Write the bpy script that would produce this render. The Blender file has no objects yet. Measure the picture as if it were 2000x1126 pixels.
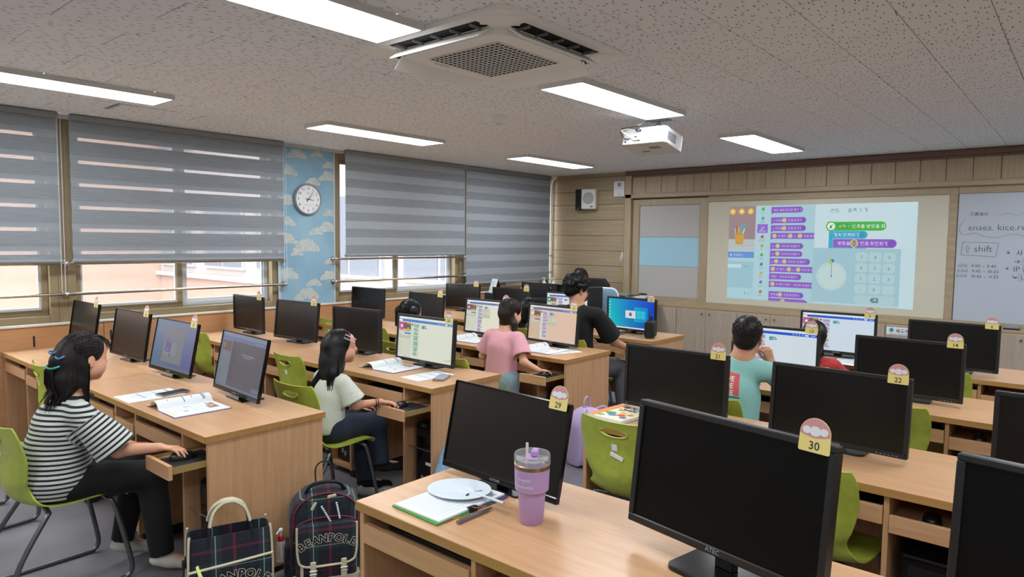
import bpy, bmesh, math, random
import numpy as np
from mathutils import Vector, Matrix

# ------------------------------------------------------------------ camera, world, exposure
SC = bpy.context.scene
COL = SC.collection
PI = math.pi

def make_camera():
    f, yaw, pitch, roll = 1324.035, 0.7070935, 0.0697640, -0.0105961
    fw = Vector((-math.sin(yaw)*math.cos(pitch), math.cos(yaw)*math.cos(pitch), -math.sin(pitch)))
    r = Vector((math.cos(yaw), math.sin(yaw), 0)); d = fw.cross(r)
    c, s = math.cos(roll), math.sin(roll)
    r2 = c*r + s*d; d2 = -s*r + c*d
    cd = bpy.data.cameras.new('camera'); cam = bpy.data.objects.new('camera', cd)
    COL.objects.link(cam)
    M = Matrix((r2, -d2, -fw)).transposed().to_4x4()
    M.translation = Vector((0, 0, 1.57))
    cam.matrix_world = M
    cd.sensor_width = 36; cd.sensor_fit = 'HORIZONTAL'; cd.lens = f/2000*36
    cd.clip_start = 0.02; cd.clip_end = 200
    SC.camera = cam
make_camera()

WORLD_STRENGTH = 11.0
LAMP_WATTS = 17.0
DIFFUSER_EMIT = 9.0
SC.view_settings.view_transform = 'Standard'
SC.view_settings.look = 'None'
SC.view_settings.gamma = 1.0
SC.view_settings.use_curve_mapping = False
SC.view_settings.exposure = 0.0
SC.cycles.max_bounces = 8
SC.cycles.diffuse_bounces = 5
SC.cycles.transparent_max_bounces = 12

w = bpy.data.worlds.new('world'); SC.world = w; w.use_nodes = True
bg = w.node_tree.nodes['Background']
bg.inputs[0].default_value = (0.86, 0.93, 1.0, 1); bg.inputs[1].default_value = WORLD_STRENGTH

# ------------------------------------------------------------------ materials
def lin(c):
    if isinstance(c, str):
        c = tuple(int(c[i:i+2], 16) for i in (0, 2, 4))
    o = []
    for v in c[:3]:
        v = v/255.0
        o.append(v/12.92 if v <= 0.04045 else ((v+0.055)/1.055)**2.4)
    return (*o, 1.0)

MATS = {}
def getmat(name):
    if name not in MATS:
        MATS[name] = bpy.data.materials.new(name); MATS[name].use_nodes = True
    return MATS[name]
def pm(name, col, rough=0.5, metal=0.0, spec=0.5, emit=None, estr=0.0, alpha=1.0, trans=0.0, sheen=0.0, coat=0.0):
    m = getmat(name)
    b = m.node_tree.nodes['Principled BSDF']
    b.inputs['Base Color'].default_value = lin(col)
    b.inputs['Roughness'].default_value = rough
    b.inputs['Metallic'].default_value = metal
    b.inputs['Specular IOR Level'].default_value = spec
    b.inputs['Alpha'].default_value = alpha
    b.inputs['Transmission Weight'].default_value = trans
    b.inputs['Sheen Weight'].default_value = sheen
    b.inputs['Coat Weight'].default_value = coat
    if emit is not None:
        b.inputs['Emission Color'].default_value = lin(emit); b.inputs['Emission Strength'].default_value = estr
    MATS[name] = m
    return m

def nd(m, t, **kw):
    n = m.node_tree.nodes.new(t)
    for k, v in kw.items():
        setattr(n, k, v)
    return n
def lk(m, a, b): m.node_tree.links.new(a, b)
def bsdf(m): return m.node_tree.nodes['Principled BSDF']

def coords(m, scale=(1, 1, 1), rand=False, kind='Object', rot=(0, 0, 0)):
    tc = nd(m, 'ShaderNodeTexCoord'); mp = nd(m, 'ShaderNodeMapping')
    mp.inputs['Scale'].default_value = scale
    mp.inputs['Rotation'].default_value = rot
    lk(m, tc.outputs[kind], mp.inputs['Vector'])
    if rand:
        oi = nd(m, 'ShaderNodeObjectInfo'); ml = nd(m, 'ShaderNodeMath', operation='MULTIPLY')
        ml.inputs[1].default_value = 37.0
        lk(m, oi.outputs['Random'], ml.inputs[0]); lk(m, ml.outputs[0], mp.inputs['Location'])
    return mp.outputs[0]

def ramp(m, fac, stops, interp='LINEAR'):
    r = nd(m, 'ShaderNodeValToRGB'); cr = r.color_ramp; cr.interpolation = interp
    while len(cr.elements) < len(stops): cr.elements.new(0.5)
    for e, (p, c) in zip(cr.elements, stops):
        e.position = p; e.color = lin(c)
    lk(m, fac, r.inputs[0])
    return r.outputs[0]

def noise(m, vec, scale=5, detail=3, rough=0.5):
    n = nd(m, 'ShaderNodeTexNoise'); n.inputs['Scale'].default_value = scale
    n.inputs['Detail'].default_value = detail; n.inputs['Roughness'].default_value = rough
    lk(m, vec, n.inputs['Vector'])
    return n.outputs['Fac']

def bump(m, h, strength=0.2, dist=0.01):
    b = nd(m, 'ShaderNodeBump'); b.inputs['Strength'].default_value = strength; b.inputs['Distance'].default_value = dist
    lk(m, h, b.inputs['Height']); lk(m, b.outputs[0], bsdf(m).inputs['Normal'])

def noisy(name, c1, c2, scale=(1, 1, 1), ns=5, rough=0.5, detail=3, bmp=0.0, bd=0.004, lo=0.35, hi=0.65, rand=True, **kw):
    m = pm(name, c1, rough, **kw)
    v = coords(m, scale, rand)
    f = noise(m, v, ns, detail)
    lk(m, ramp(m, f, [(lo, c1), (hi, c2)]), bsdf(m).inputs['Base Color'])
    if bmp: bump(m, f, bmp, bd)
    return m

def wood(name, c1, c2, axis='x', rough=0.42, ns=3.0):
    # long grain along one axis
    s = {'x': (0.7, 14, 14), 'y': (14, 0.7, 14), 'z': (14, 14, 0.7)}[axis]
    m = pm(name, c1, rough)
    v = coords(m, s, True)
    f1 = noise(m, v, ns, 5, 0.6)
    v2 = coords(m, tuple(q*5 for q in s), True)
    f2 = noise(m, v2, ns, 2, 0.5)
    mx = nd(m, 'ShaderNodeMath', operation='MULTIPLY_ADD'); mx.inputs[1].default_value = 0.35
    lk(m, f2, mx.inputs[0]); lk(m, f1, mx.inputs[2])
    lk(m, ramp(m, mx.outputs[0], [(0.42, c1), (0.9, c2)]), bsdf(m).inputs['Base Color'])
    bump(m, f2, 0.06, 0.002)
    return m

wood('desk_wood', 'cfa67e', 'bd9068', 'x', 0.33)
wood('desk_wood_upright', 'cda47c', 'bb8f67', 'z', 0.45)
wood('desk_edge', 'b58b52', 'a47a45', 'x', 0.4)
wood('wall_wood', 'b3a185', '9c8a6f', 'x', 0.5)
wood('wall_wood_upright', 'b2a084', '9e8c71', 'z', 0.5)
wood('cabinet_wood', 'b5a796', 'a49584', 'z', 0.5)
wood('low_panel_wood', 'c4946a', 'b28257', 'y', 0.45)
wood('crown_wood', '7c5f50', '6c5245', 'x', 0.5)
pm('wood_edge_gold', 'b1955f', 0.45)
pm('black_plastic', '17181b', 0.42)
pm('black_gloss', '0c0d10', 0.16)
pm('black_matt', '131416', 0.75)
pm('screen_off', '060708', 0.30, spec=0.5)
pm('screen_off_dark', '050607', 0.45, spec=0.16)
pm('white_plastic', 'e6e8ea', 0.4)
pm('off_white_plastic', 'd9d6cc', 0.45)
pm('grey_plastic', '8c9196', 0.5)
pm('dark_grey', '3a3d42', 0.5)
pm('steel', 'c6c7c6', 0.18, metal=1.0)
pm('steel_satin', 'a5a6a6', 0.35, metal=1.0)
pm('rail_metal', 'b9b2a4', 0.22, metal=1.0)
pm('leg_metal', '6e7276', 0.32, metal=0.85)
pm('window_frame', '8d7d5f', 0.5)
pm('window_sash', 'c3c8cd', 0.4)
pm('paper', 'e3e9ec', 0.7)
pm('paper_blue', '9fbfe0', 0.7)
pm('ink', '23262c', 0.7)
pm('marker_ink', '2f3340', 0.6)
pm('badge_yellow', 'dfd181', 0.45)
pm('badge_pink', 'c68d93', 0.45)
pm('badge_white', 'd7dde0', 0.45)
noisy('chair_green', 'aab84a', '9fad41', ns=30, rough=0.36, bmp=0.03, bd=0.001)
noisy('floor_grey', '6b6a71', '7d7c83', scale=(1, 1, 1), ns=2.2, rough=0.55, detail=6, rand=False)
pm('cpu_black', '121316', 0.45)
pm('door_white', 'c9c6bd', 0.5)
pm('plaster', 'e4e1da', 0.85); pm('rear_wall', '8d8378', 0.8)
# glass
g = pm('window_glass', 'ffffff', 0.0, spec=0.5, alpha=0.10)
pm('clear_plastic', 'f4f8fa', 0.06, alpha=0.20)
# emission by face colour: screens and projected picture
def colmat(name, estr, rough=0.35, base=0.0):
    m = pm(name, '0a0a0a', rough)
    a = nd(m, 'ShaderNodeVertexColor'); a.layer_name = 'Col'
    lk(m, a.outputs[0], bsdf(m).inputs['Emission Color'])
    bsdf(m).inputs['Emission Strength'].default_value = estr
    if base:
        lk(m, a.outputs[0], bsdf(m).inputs['Base Color'])
    return m
colmat('screen_lit', 0.85)
colmat('screen_washed', 0.42)  # weak emission for dim pictures, imitating the wash of window reflection
colmat('emissive_projection', 0.80, 0.8)
# print: face colour as base colour
m = pm('print', 'ffffff', 0.6)
a = nd(m, 'ShaderNodeVertexColor'); a.layer_name = 'Col'
lk(m, a.outputs[0], bsdf(m).inputs['Base Color'])
# ceiling tile
m = pm('ceiling_tile', 'eef1f4', 0.9, spec=0.2)
v = coords(m, (46, 10.5, 1), True)
vo = nd(m, 'ShaderNodeTexVoronoi', voronoi_dimensions='2D'); vo.inputs['Scale'].default_value = 1.0
lk(m, v, vo.inputs['Vector'])
v2 = coords(m, (1, 1, 1), True)
n1 = noise(m, v2, 90, 2)
sb = nd(m, 'ShaderNodeMath', operation='MULTIPLY_ADD'); sb.inputs[1].default_value = -0.12
lk(m, n1, sb.inputs[0]); lk(m, vo.outputs['Distance'], sb.inputs[2])
lk(m, ramp(m, sb.outputs[0], [(0.0, '4d4640'), (0.075, 'eef1f4')]), bsdf(m).inputs['Base Color'])
# sky wallpaper
m = pm('sky_wallpaper', '7aa5c9', 0.8)
tc = coords(m, (1, 1, 1), False, 'Object')
f = noise(m, tc, 3, 2)
lk(m, ramp(m, f, [(0.3, '7ba3bd'), (0.7, '93b6c8')]), bsdf(m).inputs['Base Color'])
noisy('cloud_print', 'a9bcc4', 'c6c8bd', ns=22, rough=0.8)
# blind fabric
def blind_mat(name, c1, c2, alpha=1.0):
    m = pm(name, c1, 0.9, spec=0.1, alpha=alpha)
    f = noise(m, coords(m, (1, 3, 160), True), 2.5, 4)
    rc = ramp(m, f, [(0.3, c1), (0.7, c2)])
    lk(m, rc, bsdf(m).inputs['Base Color'])
    tr_ = nd(m, 'ShaderNodeBsdfTranslucent'); lk(m, rc, tr_.inputs[0])
    ms = nd(m, 'ShaderNodeMixShader'); ms.inputs[0].default_value = .20
    lk(m, bsdf(m).outputs[0], ms.inputs[1]); lk(m, tr_.outputs[0], ms.inputs[2]); lk(m, ms.outputs[0], m.node_tree.nodes['Material Output'].inputs[0])
    return m
blind_mat('blind_dense', '8e959c', 'a2a9b0')
blind_mat('blind_mid', 'a9b0b7', 'b8bfc5')
m = pm('blind_sheer', 'b4bcc4', 0.9, alpha=0.38)
noisy('felt_grey', 'c2c0bd', 'a9a7a4', ns=110, rough=0.95, detail=3, bmp=0.2)
noisy('felt_blue', 'a6cfe0', '9dc7d9', ns=110, rough=0.95)
pm('screen_cream', 'cfcbb8', 0.7)
pm('whiteboard', 'b9c1cd', 0.35)

# ------------------------------------------------------------------ mesh builder
class MB:
    def __init__(s, M=None):
        s.v = []; s.f = []; s.c = []; s.mi = []; s.M = M; s.cur = 0; s.col = None
    def add(s, vs, fs):
        o = len(s.v)
        if s.M is not None: vs = [tuple(s.M @ Vector(p)) for p in vs]
        s.v.extend(tuple(p) for p in vs)
        for f in fs:
            s.f.append(tuple(i+o for i in f)); s.mi.append(s.cur); s.c.append(s.col)
        return s
    def box(s, x0, x1, y0, y1, z0, z1, b=0.0):
        if x0 > x1: x0, x1 = x1, x0
        if y0 > y1: y0, y1 = y1, y0
        if z0 > z1: z0, z1 = z1, z0
        if b <= 0:
            vs = [(x, y, z) for z in (z0, z1) for y in (y0, y1) for x in (x0, x1)]
            return s.add(vs, [(0, 2, 3, 1), (4, 5, 7, 6), (0, 1, 5, 4), (2, 6, 7, 3), (0, 4, 6, 2), (1, 3, 7, 5)])
        b = min(b, (x1-x0)*.49, (y1-y0)*.49, (z1-z0)*.49)
        vs = []; idx = {}
        X, Y, Z = (x0, x1), (y0, y1), (z0, z1)
        for i in (0, 1):
            for j in (0, 1):
                for k in (0, 1):
                    sx, sy, sz = (b if i == 0 else -b), (b if j == 0 else -b), (b if k == 0 else -b)
                    for a in range(3):
                        p = [X[i]+sx, Y[j]+sy, Z[k]+sz]
                        p[a] = (X[i], Y[j], Z[k])[a]
                        idx[i, j, k, a] = len(vs); vs.append(p)
        F = []
        for a in range(3):
            o1, o2 = (a+1) % 3, (a+2) % 3
            for e in (0, 1):
                q = []
                for (p, r) in ((0, 0), (1, 0), (1, 1), (0, 1)):
                    t = [0, 0, 0]; t[a] = e; t[o1] = p; t[o2] = r
                    q.append(idx[t[0], t[1], t[2], a])
                F.append(tuple(q) if e else tuple(q[::-1]))
        for a in range(3):
            o1, o2 = (a+1) % 3, (a+2) % 3
            for p in (0, 1):
                for r in (0, 1):
                    t0 = [0, 0, 0]; t0[o1] = p; t0[o2] = r; t1 = list(t0); t1[a] = 1
                    q = (idx[(*t0, o1)], idx[(*t1, o1)], idx[(*t1, o2)], idx[(*t0, o2)])
                    F.append(q if (p != r) else q[::-1])
        for i in (0, 1):
            for j in (0, 1):
                for k in (0, 1):
                    q = (idx[i, j, k, 0], idx[i, j, k, 1], idx[i, j, k, 2])
                    F.append(q if (i+j+k) % 2 else q[::-1])
        return s.add(vs, F)
    def tube(s, pts, r, n=8, closed=False, cap=True, flat=1.0):
        P = [Vector(p) for p in pts]; N = len(P)
        R = r if isinstance(r, (list, tuple)) else [r]*N
        vs = []; fs = []; up = None
        for i, p in enumerate(P):
            if closed: t = P[(i+1) % N]-P[i-1]
            else: t = P[min(i+1, N-1)]-P[max(i-1, 0)]
            if t.length < 1e-9: t = Vector((0, 0, 1))
            t.normalize()
            if up is None:
                up = Vector((0, 0, 1)) if abs(t.z) < .9 else Vector((1, 0, 0))
            u = (up-t*up.dot(t))
            if u.length < 1e-6: u = t.orthogonal()
            u.normalize(); w_ = t.cross(u); up = u
            for k in range(n):
                a = 2*PI*k/n
                vs.append(p+(u*math.cos(a)*flat+w_*math.sin(a))*R[i])
        m = N if closed else N-1
        for i in range(m):
            j = (i+1) % N
            for k in range(n):
                k2 = (k+1) % n
                fs.append((i*n+k, i*n+k2, j*n+k2, j*n+k))
        if cap and not closed:
            fs.append(tuple(range(n))[::-1]); fs.append(tuple((N-1)*n+k for k in range(n)))
        return s.add(vs, fs)
    def lathe(s, prof, n=24, c=(0, 0, 0), ax='z', a0=0.0, a1=None):
        vs = []; fs = []
        full = a1 is None
        if full: a1 = 2*PI
        m = n if full else n+1
        for r, h in prof:
            for k in range(m):
                a = a0+(a1-a0)*k/n
                x, y = r*math.cos(a), r*math.sin(a)
                p = {'z': (x, y, h), 'y': (x, h, y), 'x': (h, x, y)}[ax]
                vs.append((p[0]+c[0], p[1]+c[1], p[2]+c[2]))
        for i in range(len(prof)-1):
            for k in range(n):
                k2 = (k+1) % m
                q = (i*m+k, i*m+k2, (i+1)*m+k2, (i+1)*m+k)
                fs.append(q if ax != 'y' else q[::-1])
        return s.add(vs, fs)
    def prism(s, poly, z0, z1, ax='z'):
        # poly in the plane across ax: z->(x,y), y->(x,z), x->(y,z)
        n = len(poly)
        def P(a, b, h):
            return {'z': (a, b, h), 'y': (a, h, b), 'x': (h, a, b)}[ax]
        vs = [P(a, b, z0) for a, b in poly]+[P(a, b, z1) for a, b in poly]
        fs = [tuple(range(n))[::-1], tuple(range(n, 2*n))]+[(i, (i+1) % n, n+(i+1) % n, n+i) for i in range(n)]
        if ax == 'y': fs = [f[::-1] for f in fs]
        return s.add(vs, fs)
    def ball(s, c, r, nu=12, nv=8):
        if not isinstance(r, (tuple, list)): r = (r, r, r)
        vs = []; fs = []
        for j in range(nv+1):
            th = PI*j/nv
            for i in range(nu):
                ph = 2*PI*i/nu
                vs.append((c[0]+r[0]*math.sin(th)*math.cos(ph), c[1]+r[1]*math.sin(th)*math.sin(ph), c[2]+r[2]*math.cos(th)))
        for j in range(nv):
            for i in range(nu):
                i2 = (i+1) % nu
                fs.append((j*nu+i, (j+1)*nu+i, (j+1)*nu+i2, j*nu+i2))
        return s.add(vs, fs)
    def grid(s, fn, nu, nv, flip=False, cu=False):
        vs = [fn(i/(nu), j/(nv)) for j in range(nv+1) for i in range(nu+1)]
        fs = []
        for j in range(nv):
            for i in range(nu):
                q = (j*(nu+1)+i, j*(nu+1)+i+1, (j+1)*(nu+1)+i+1, (j+1)*(nu+1)+i)
                fs.append(q[::-1] if flip else q)
        return s.add(vs, fs)
    def quad(s, a, b, c, d):
        return s.add([a, b, c, d], [(0, 1, 2, 3)])
    def build(s, name, mats, parent=None, smooth=0, label=None, kind=None, fix=False):
        me = bpy.data.meshes.new(name)
        me.from_pydata(s.v, [], s.f)
        if not isinstance(mats, (list, tuple)): mats = [mats]
        for q in mats: me.materials.append(getmat(q) if isinstance(q, str) else q)
        if len(mats) > 1: me.polygons.foreach_set('material_index', s.mi)
        if any(c is not None for c in s.c):
            at = me.color_attributes.new('Col', 'FLOAT_COLOR', 'CORNER')
            buf = []
            for f, c in zip(s.f, s.c):
                buf.extend(list(lin(c) if c is not None else (0, 0, 0, 1))*len(f))
            at.data.foreach_set('color', buf)
        if fix:
            bm = bmesh.new(); bm.from_mesh(me)
            bmesh.ops.remove_doubles(bm, verts=bm.verts, dist=1e-5)
            bmesh.ops.recalc_face_normals(bm, faces=bm.faces); bm.to_mesh(me); bm.free()
        if smooth:
            me.shade_smooth()
            if smooth < 180: me.set_sharp_from_angle(angle=math.radians(smooth))
        me.update()
        return mkobj(name, me, parent, label, kind)

def mkobj(name, me, parent=None, label=None, kind=None):
    o = bpy.data.objects.new(name, me); COL.objects.link(o)
    if parent is not None: o.parent = parent
    if label: o['label'] = label
    if kind: o['kind'] = kind
    return o

def thing(name, label, cat, loc=(0, 0, 0), rz=0.0, group=None):
    o = bpy.data.objects.new(name, None); COL.objects.link(o)
    o.location = loc; o.rotation_euler = (0, 0, rz); o.empty_display_size = 0.1
    o['label'] = label; o['category'] = cat
    if group: o['group'] = group
    return o
def tag(o, label, cat, group=None):
    o['label'] = label; o['category'] = cat
    if group: o['group'] = group
    return o
def struct(o):
    o['kind'] = 'structure'; return o
KIDS = {}
def kids(o):
    return [c for c in bpy.data.objects if c.parent == o]
def dup(root, loc, rz=0.0, label=None, group=None, skip=()):
    r = root.copy(); COL.objects.link(r); r.location = loc; r.rotation_euler = (0, 0, rz)
    if label: r['label'] = label
    if group: r['group'] = group
    for ch in kids(root):
        if ch.name.split('.')[0] in skip: continue
        c = ch.copy(); COL.objects.link(c); c.parent = r
        for gch in kids(ch):
            d = gch.copy(); COL.objects.link(d); d.parent = c
    return r

def T(x=0, y=0, z=0, rx=0, ry=0, rz=0, s=1.0):
    return Matrix.Translation((x, y, z)) @ Matrix.Rotation(rz, 4, 'Z') @ Matrix.Rotation(ry, 4, 'Y') @ Matrix.Rotation(rx, 4, 'X') @ Matrix.Scale(s, 4)

# lettering: returns verts (x right, y up) and faces of flat text
TXT = {}; TOB = []
TSC = bpy.data.scenes.new('lettering_workshop')      # a small scene in which letters are turned to mesh
def _eval_text(t, align, bold, res):
    if not TOB:
        cu = bpy.data.curves.new('t', 'FONT'); o = bpy.data.objects.new('t', cu); TSC.collection.objects.link(o); TOB.append(o)
    o = TOB[0]; cu = o.data
    cu.body = t; cu.size = 1.0; cu.align_x = align; cu.resolution_u = res; cu.offset = bold; cu.space_line = 2.0
    TSC.view_layers[0].update()
    with bpy.context.temp_override(scene=TSC, view_layer=TSC.view_layers[0]): dg = bpy.context.evaluated_depsgraph_get()
    dg.update()
    me = o.evaluated_get(dg).to_mesh()
    r = ([tuple(v.co) for v in me.vertices], [tuple(p.vertices) for p in me.polygons])
    o.evaluated_get(dg).to_mesh_clear()
    return r
# Hangul drawn from strokes: initial, vowel and final jamo placed in the syllable square
_O = [(.5+.5*math.sin(a), .5+.5*math.cos(a)) for a in [2*PI*k/12 for k in range(13)]]
JAMO = {'ㄱ': [[(0, 1), (1, 1), (1, 0)]], 'ㄴ': [[(0, 1), (0, 0), (1, 0)]], 'ㄷ': [[(1, 1), (0, 1), (0, 0), (1, 0)]], 'ㄹ': [[(0, 1), (1, 1), (1, .5), (0, .5), (0, 0), (1, 0)]], 'ㅁ': [[(0, 0), (0, 1), (1, 1), (1, 0), (0, 0)]],
        'ㅂ': [[(0, 1), (0, 0), (1, 0), (1, 1)], [(0, .5), (1, .5)]], 'ㅅ': [[(.5, 1), (.4, .5), (0, 0)], [(.47, .65), (1, 0)]], 'ㅇ': [_O], 'ㅈ': [[(0, 1), (1, 1)], [(.5, 1), (.4, .5), (0, 0)], [(.47, .6), (1, 0)]],
        'ㅊ': [[(.35, 1), (.65, 1)], [(0, .78), (1, .78)], [(.5, .78), (.4, .4), (0, 0)], [(.47, .5), (1, 0)]], 'ㅋ': [[(0, 1), (1, 1), (1, 0)], [(0, .5), (1, .5)]], 'ㅌ': [[(1, 1), (0, 1), (0, 0), (1, 0)], [(0, .5), (1, .5)]],
        'ㅍ': [[(0, 1), (1, 1)], [(0, 0), (1, 0)], [(.3, 1), (.3, 0)], [(.7, 1), (.7, 0)]], 'ㅎ': [[(.3, 1), (.7, 1)], [(0, .78), (1, .78)], [(a*.8+.1, b*.6) for a, b in _O]]}
DBL = {'ㄲ': 'ㄱㄱ', 'ㄸ': 'ㄷㄷ', 'ㅃ': 'ㅂㅂ', 'ㅆ': 'ㅅㅅ', 'ㅉ': 'ㅈㅈ', 'ㄳ': 'ㄱㅅ', 'ㄵ': 'ㄴㅈ', 'ㄶ': 'ㄴㅎ', 'ㄺ': 'ㄹㄱ', 'ㄻ': 'ㄹㅁ', 'ㄼ': 'ㄹㅂ', 'ㄽ': 'ㄹㅅ', 'ㄾ': 'ㄹㅌ', 'ㄿ': 'ㄹㅍ', 'ㅀ': 'ㄹㅎ', 'ㅄ': 'ㅂㅅ'}
CHO = 'ㄱㄲㄴㄷㄸㄹㅁㅂㅃㅅㅆㅇㅈㅉㅊㅋㅌㅍㅎ'; JUNG = 'ㅏㅐㅑㅒㅓㅔㅕㅖㅗㅘㅙㅚㅛㅜㅝㅞㅟㅠㅡㅢㅣ'; JONG = ' ㄱㄲㄳㄴㄵㄶㄷㄹㄺㄻㄼㄽㄾㄿㅀㅁㅂㅄㅅㅆㅇㅈㅊㅋㅌㅍㅎ'
VV = {'ㅏ': (1, '+'), 'ㅐ': (2, '+'), 'ㅑ': (1, '++'), 'ㅒ': (2, '++'), 'ㅓ': (1, '-'), 'ㅔ': (2, '-'), 'ㅕ': (1, '--'), 'ㅖ': (2, '--'), 'ㅣ': (1, '')}
VH = {'ㅗ': '^', 'ㅛ': '^^', 'ㅜ': 'v', 'ㅠ': 'vv', 'ㅡ': ''}
VC = {'ㅘ': 'ㅗㅏ', 'ㅙ': 'ㅗㅐ', 'ㅚ': 'ㅗㅣ', 'ㅝ': 'ㅜㅓ', 'ㅞ': 'ㅜㅔ', 'ㅟ': 'ㅜㅣ', 'ㅢ': 'ㅡㅣ'}
def _jam(c, b):
    if c in DBL:
        m = (b[0]+b[1])/2; d = (b[1]-b[0])*.06
        return _jam(DBL[c][0], (b[0], m-d, b[2], b[3]))+_jam(DBL[c][1], (m+d, b[1], b[2], b[3]))
    return [[(b[0]+x*(b[1]-b[0]), b[2]+y*(b[3]-b[2])) for x, y in st] for st in JAMO[c]]
def _vert(v, x, y0, y1):
    n, tk = VV[v]; L = [[(x+.14*k, y0), (x+.14*k, y1)] for k in range(n)]
    ys = [(y0+y1)/2] if len(tk) == 1 else [y0+(y1-y0)*.36, y0+(y1-y0)*.66]
    for k, s in enumerate(tk): L.append([(x, ys[k]), (x+(.14 if s == '+' else -.14), ys[k])])
    return L
def _horz(v, y, x0, x1, h):
    tk = VH[v]; L = [[(x0, y), (x1, y)]]
    xs = [(x0+x1)/2] if len(tk) == 1 else [x0+(x1-x0)*.33, x0+(x1-x0)*.67]
    for k, s in enumerate(tk): L.append([(xs[k], y), (xs[k], y+(h if s == '^' else -h))])
    return L
def hangul(ch):
    q = ord(ch)-0xAC00; c, v, t = CHO[q//588], JUNG[q % 588//28], JONG[q % 28]
    fin = t != ' '; lo = .40 if fin else .0; L = []
    if v in VV: L += _jam(c, (.06, .48, lo+.08, .80))+_vert(v, .68 if VV[v][0] == 1 else .62, lo-.02, .88)
    elif v in VH: L += _jam(c, (.24, .74, lo+.34 if not fin else .60, .84))+_horz(v, (.14 if 'v' not in VH[v] else .22) if not fin else (.42 if 'v' not in VH[v] else .48), .04, .92, .15 if not fin else .11)
    else:
        a, b = VC[v]; L += _jam(c, (.08, .48, lo*.6+.40 if not fin else .60, .84))+_horz(a, lo+.14 if not fin else .46, .0, .60, .13)+_vert(b, .74 if VV[b][0] == 1 else .68, lo-.02, .88)
    if fin: L += _jam(t, (.20, .78, -.02, .26))
    return L
def text_geo(t, size=1.0, align='CENTER', bold=0.0, res=2):
    if not t.isascii():
        V, Fc = [], []; x = 0.0; wd = .042+bold*.6
        for ch in t:
            if 0xAC00 <= ord(ch) <= 0xD7A3:
                for st in hangul(ch):
                    for a, b in zip(st, st[1:]):
                        dx, dy = b[0]-a[0], b[1]-a[1]; l = math.hypot(dx, dy) or 1; ux, uy = dx/l*wd, dy/l*wd; k = len(V)
                        V += [(x+.9*(a[0]-ux+uy), .85*(a[1]-uy-ux), 0), (x+.9*(b[0]+ux+uy), .85*(b[1]+uy-ux), 0), (x+.9*(b[0]+ux-uy), .85*(b[1]+uy+ux), 0), (x+.9*(a[0]-ux-uy), .85*(a[1]-uy+ux), 0)]
                        Fc.append((k, k+1, k+2, k+3))
                x += .92
            elif ch == ' ': x += .3
            else:
                v, f = text_geo(ch, 1.0, 'LEFT') if ch.isascii() else TXT.setdefault((ch, 'LEFT', 0.0, 2), None) or _eval_text(ch, 'LEFT', 0.0, 2)
                TXT[ch, 'LEFT', 0.0, 2] = (v, f); k = len(V); V += [(p[0]+x, p[1], 0) for p in v]; Fc += [tuple(i+k for i in q) for q in f]
                x += (max(p[0] for p in v) if v else .3)+.08
        o = -x/2 if align == 'CENTER' else 0
        return [((a+o)*size, b*size, 0.0) for a, b, c in V], Fc
    k = (t, align, bold, res)
    if k not in TXT: TXT[k] = _eval_text(t, align, bold, res)
    v, f = TXT[k]
    return [(a*size, b*size, c*size) for a, b, c in v], f
def put_text(mb, t, M, size, align='CENTER', bold=0.0):
    v, f = text_geo(t, size, align, bold)
    old = mb.M
    mb.M = M if old is None else old @ M
    mb.add(v, f); mb.M = old
# a matrix that stands text upright, readable from -Y
def UP(x, y, z, rz=0.0, tilt=0.0):
    return Matrix.Translation((x, y, z)) @ Matrix.Rotation(rz, 4, 'Z') @ Matrix.Rotation(PI/2+tilt, 4, 'X')
def arc_pts(c, r, a0, a1, n, plane='xz', y=0.0):
    out = []
    for i in range(n+1):
        a = a0+(a1-a0)*i/n
        out.append((c[0]+r*math.cos(a), c[1]+r*math.sin(a)))
    return out
def rrect(x0, x1, y0, y1, r, n=4):
    P = []
    for cx, cy, a in ((x1-r, y0+r, -PI/2), (x1-r, y1-r, 0), (x0+r, y1-r, PI/2), (x0+r, y0+r, PI)):
        for i in range(n+1):
            t = a+PI/2*i/n
            P.append((cx+r*math.cos(t), cy+r*math.sin(t)))
    return P
def smooth_path(pts, n=6, closed=False):
    P = [Vector(p) for p in pts]; N = len(P); out = []
    rng = range(N) if closed else range(N-1)
    for i in rng:
        if closed: a, b, c, d = P[i-1], P[i], P[(i+1) % N], P[(i+2) % N]
        else: a, b, c, d = P[max(i-1, 0)], P[i], P[i+1], P[min(i+2, N-1)]
        for k in range(n):
            t = k/n
            out.append(0.5*((2*b)+(c-a)*t+(2*a-5*b+4*c-d)*t*t+(-a+3*b-3*c+d)*t**3))
    if not closed: out.append(P[-1])
    return out
# ------------------------------------------------------------------ the room
XW, YF, ZC = -6.05, 7.914, 2.50
XR, YB = 2.4, -1.8
struct(MB().box(-6.4, XR+.1, YB-.1, YF+.3, -0.1, 0).build('floor', 'floor_grey'))
struct(MB().box(XR, XR+.1, YB-.1, YF+.3, 0, 2.75).build('wall_right', 'plaster'))
struct(MB().box(-6.4, XR, YB-.1, YB, 0, 2.75).build('wall_back', 'rear_wall'))
wf = struct(MB().box(-6.4, XR, YF+.02, YF+.3, 0, 2.75).build('wall_front', 'wall_wood'))

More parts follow.
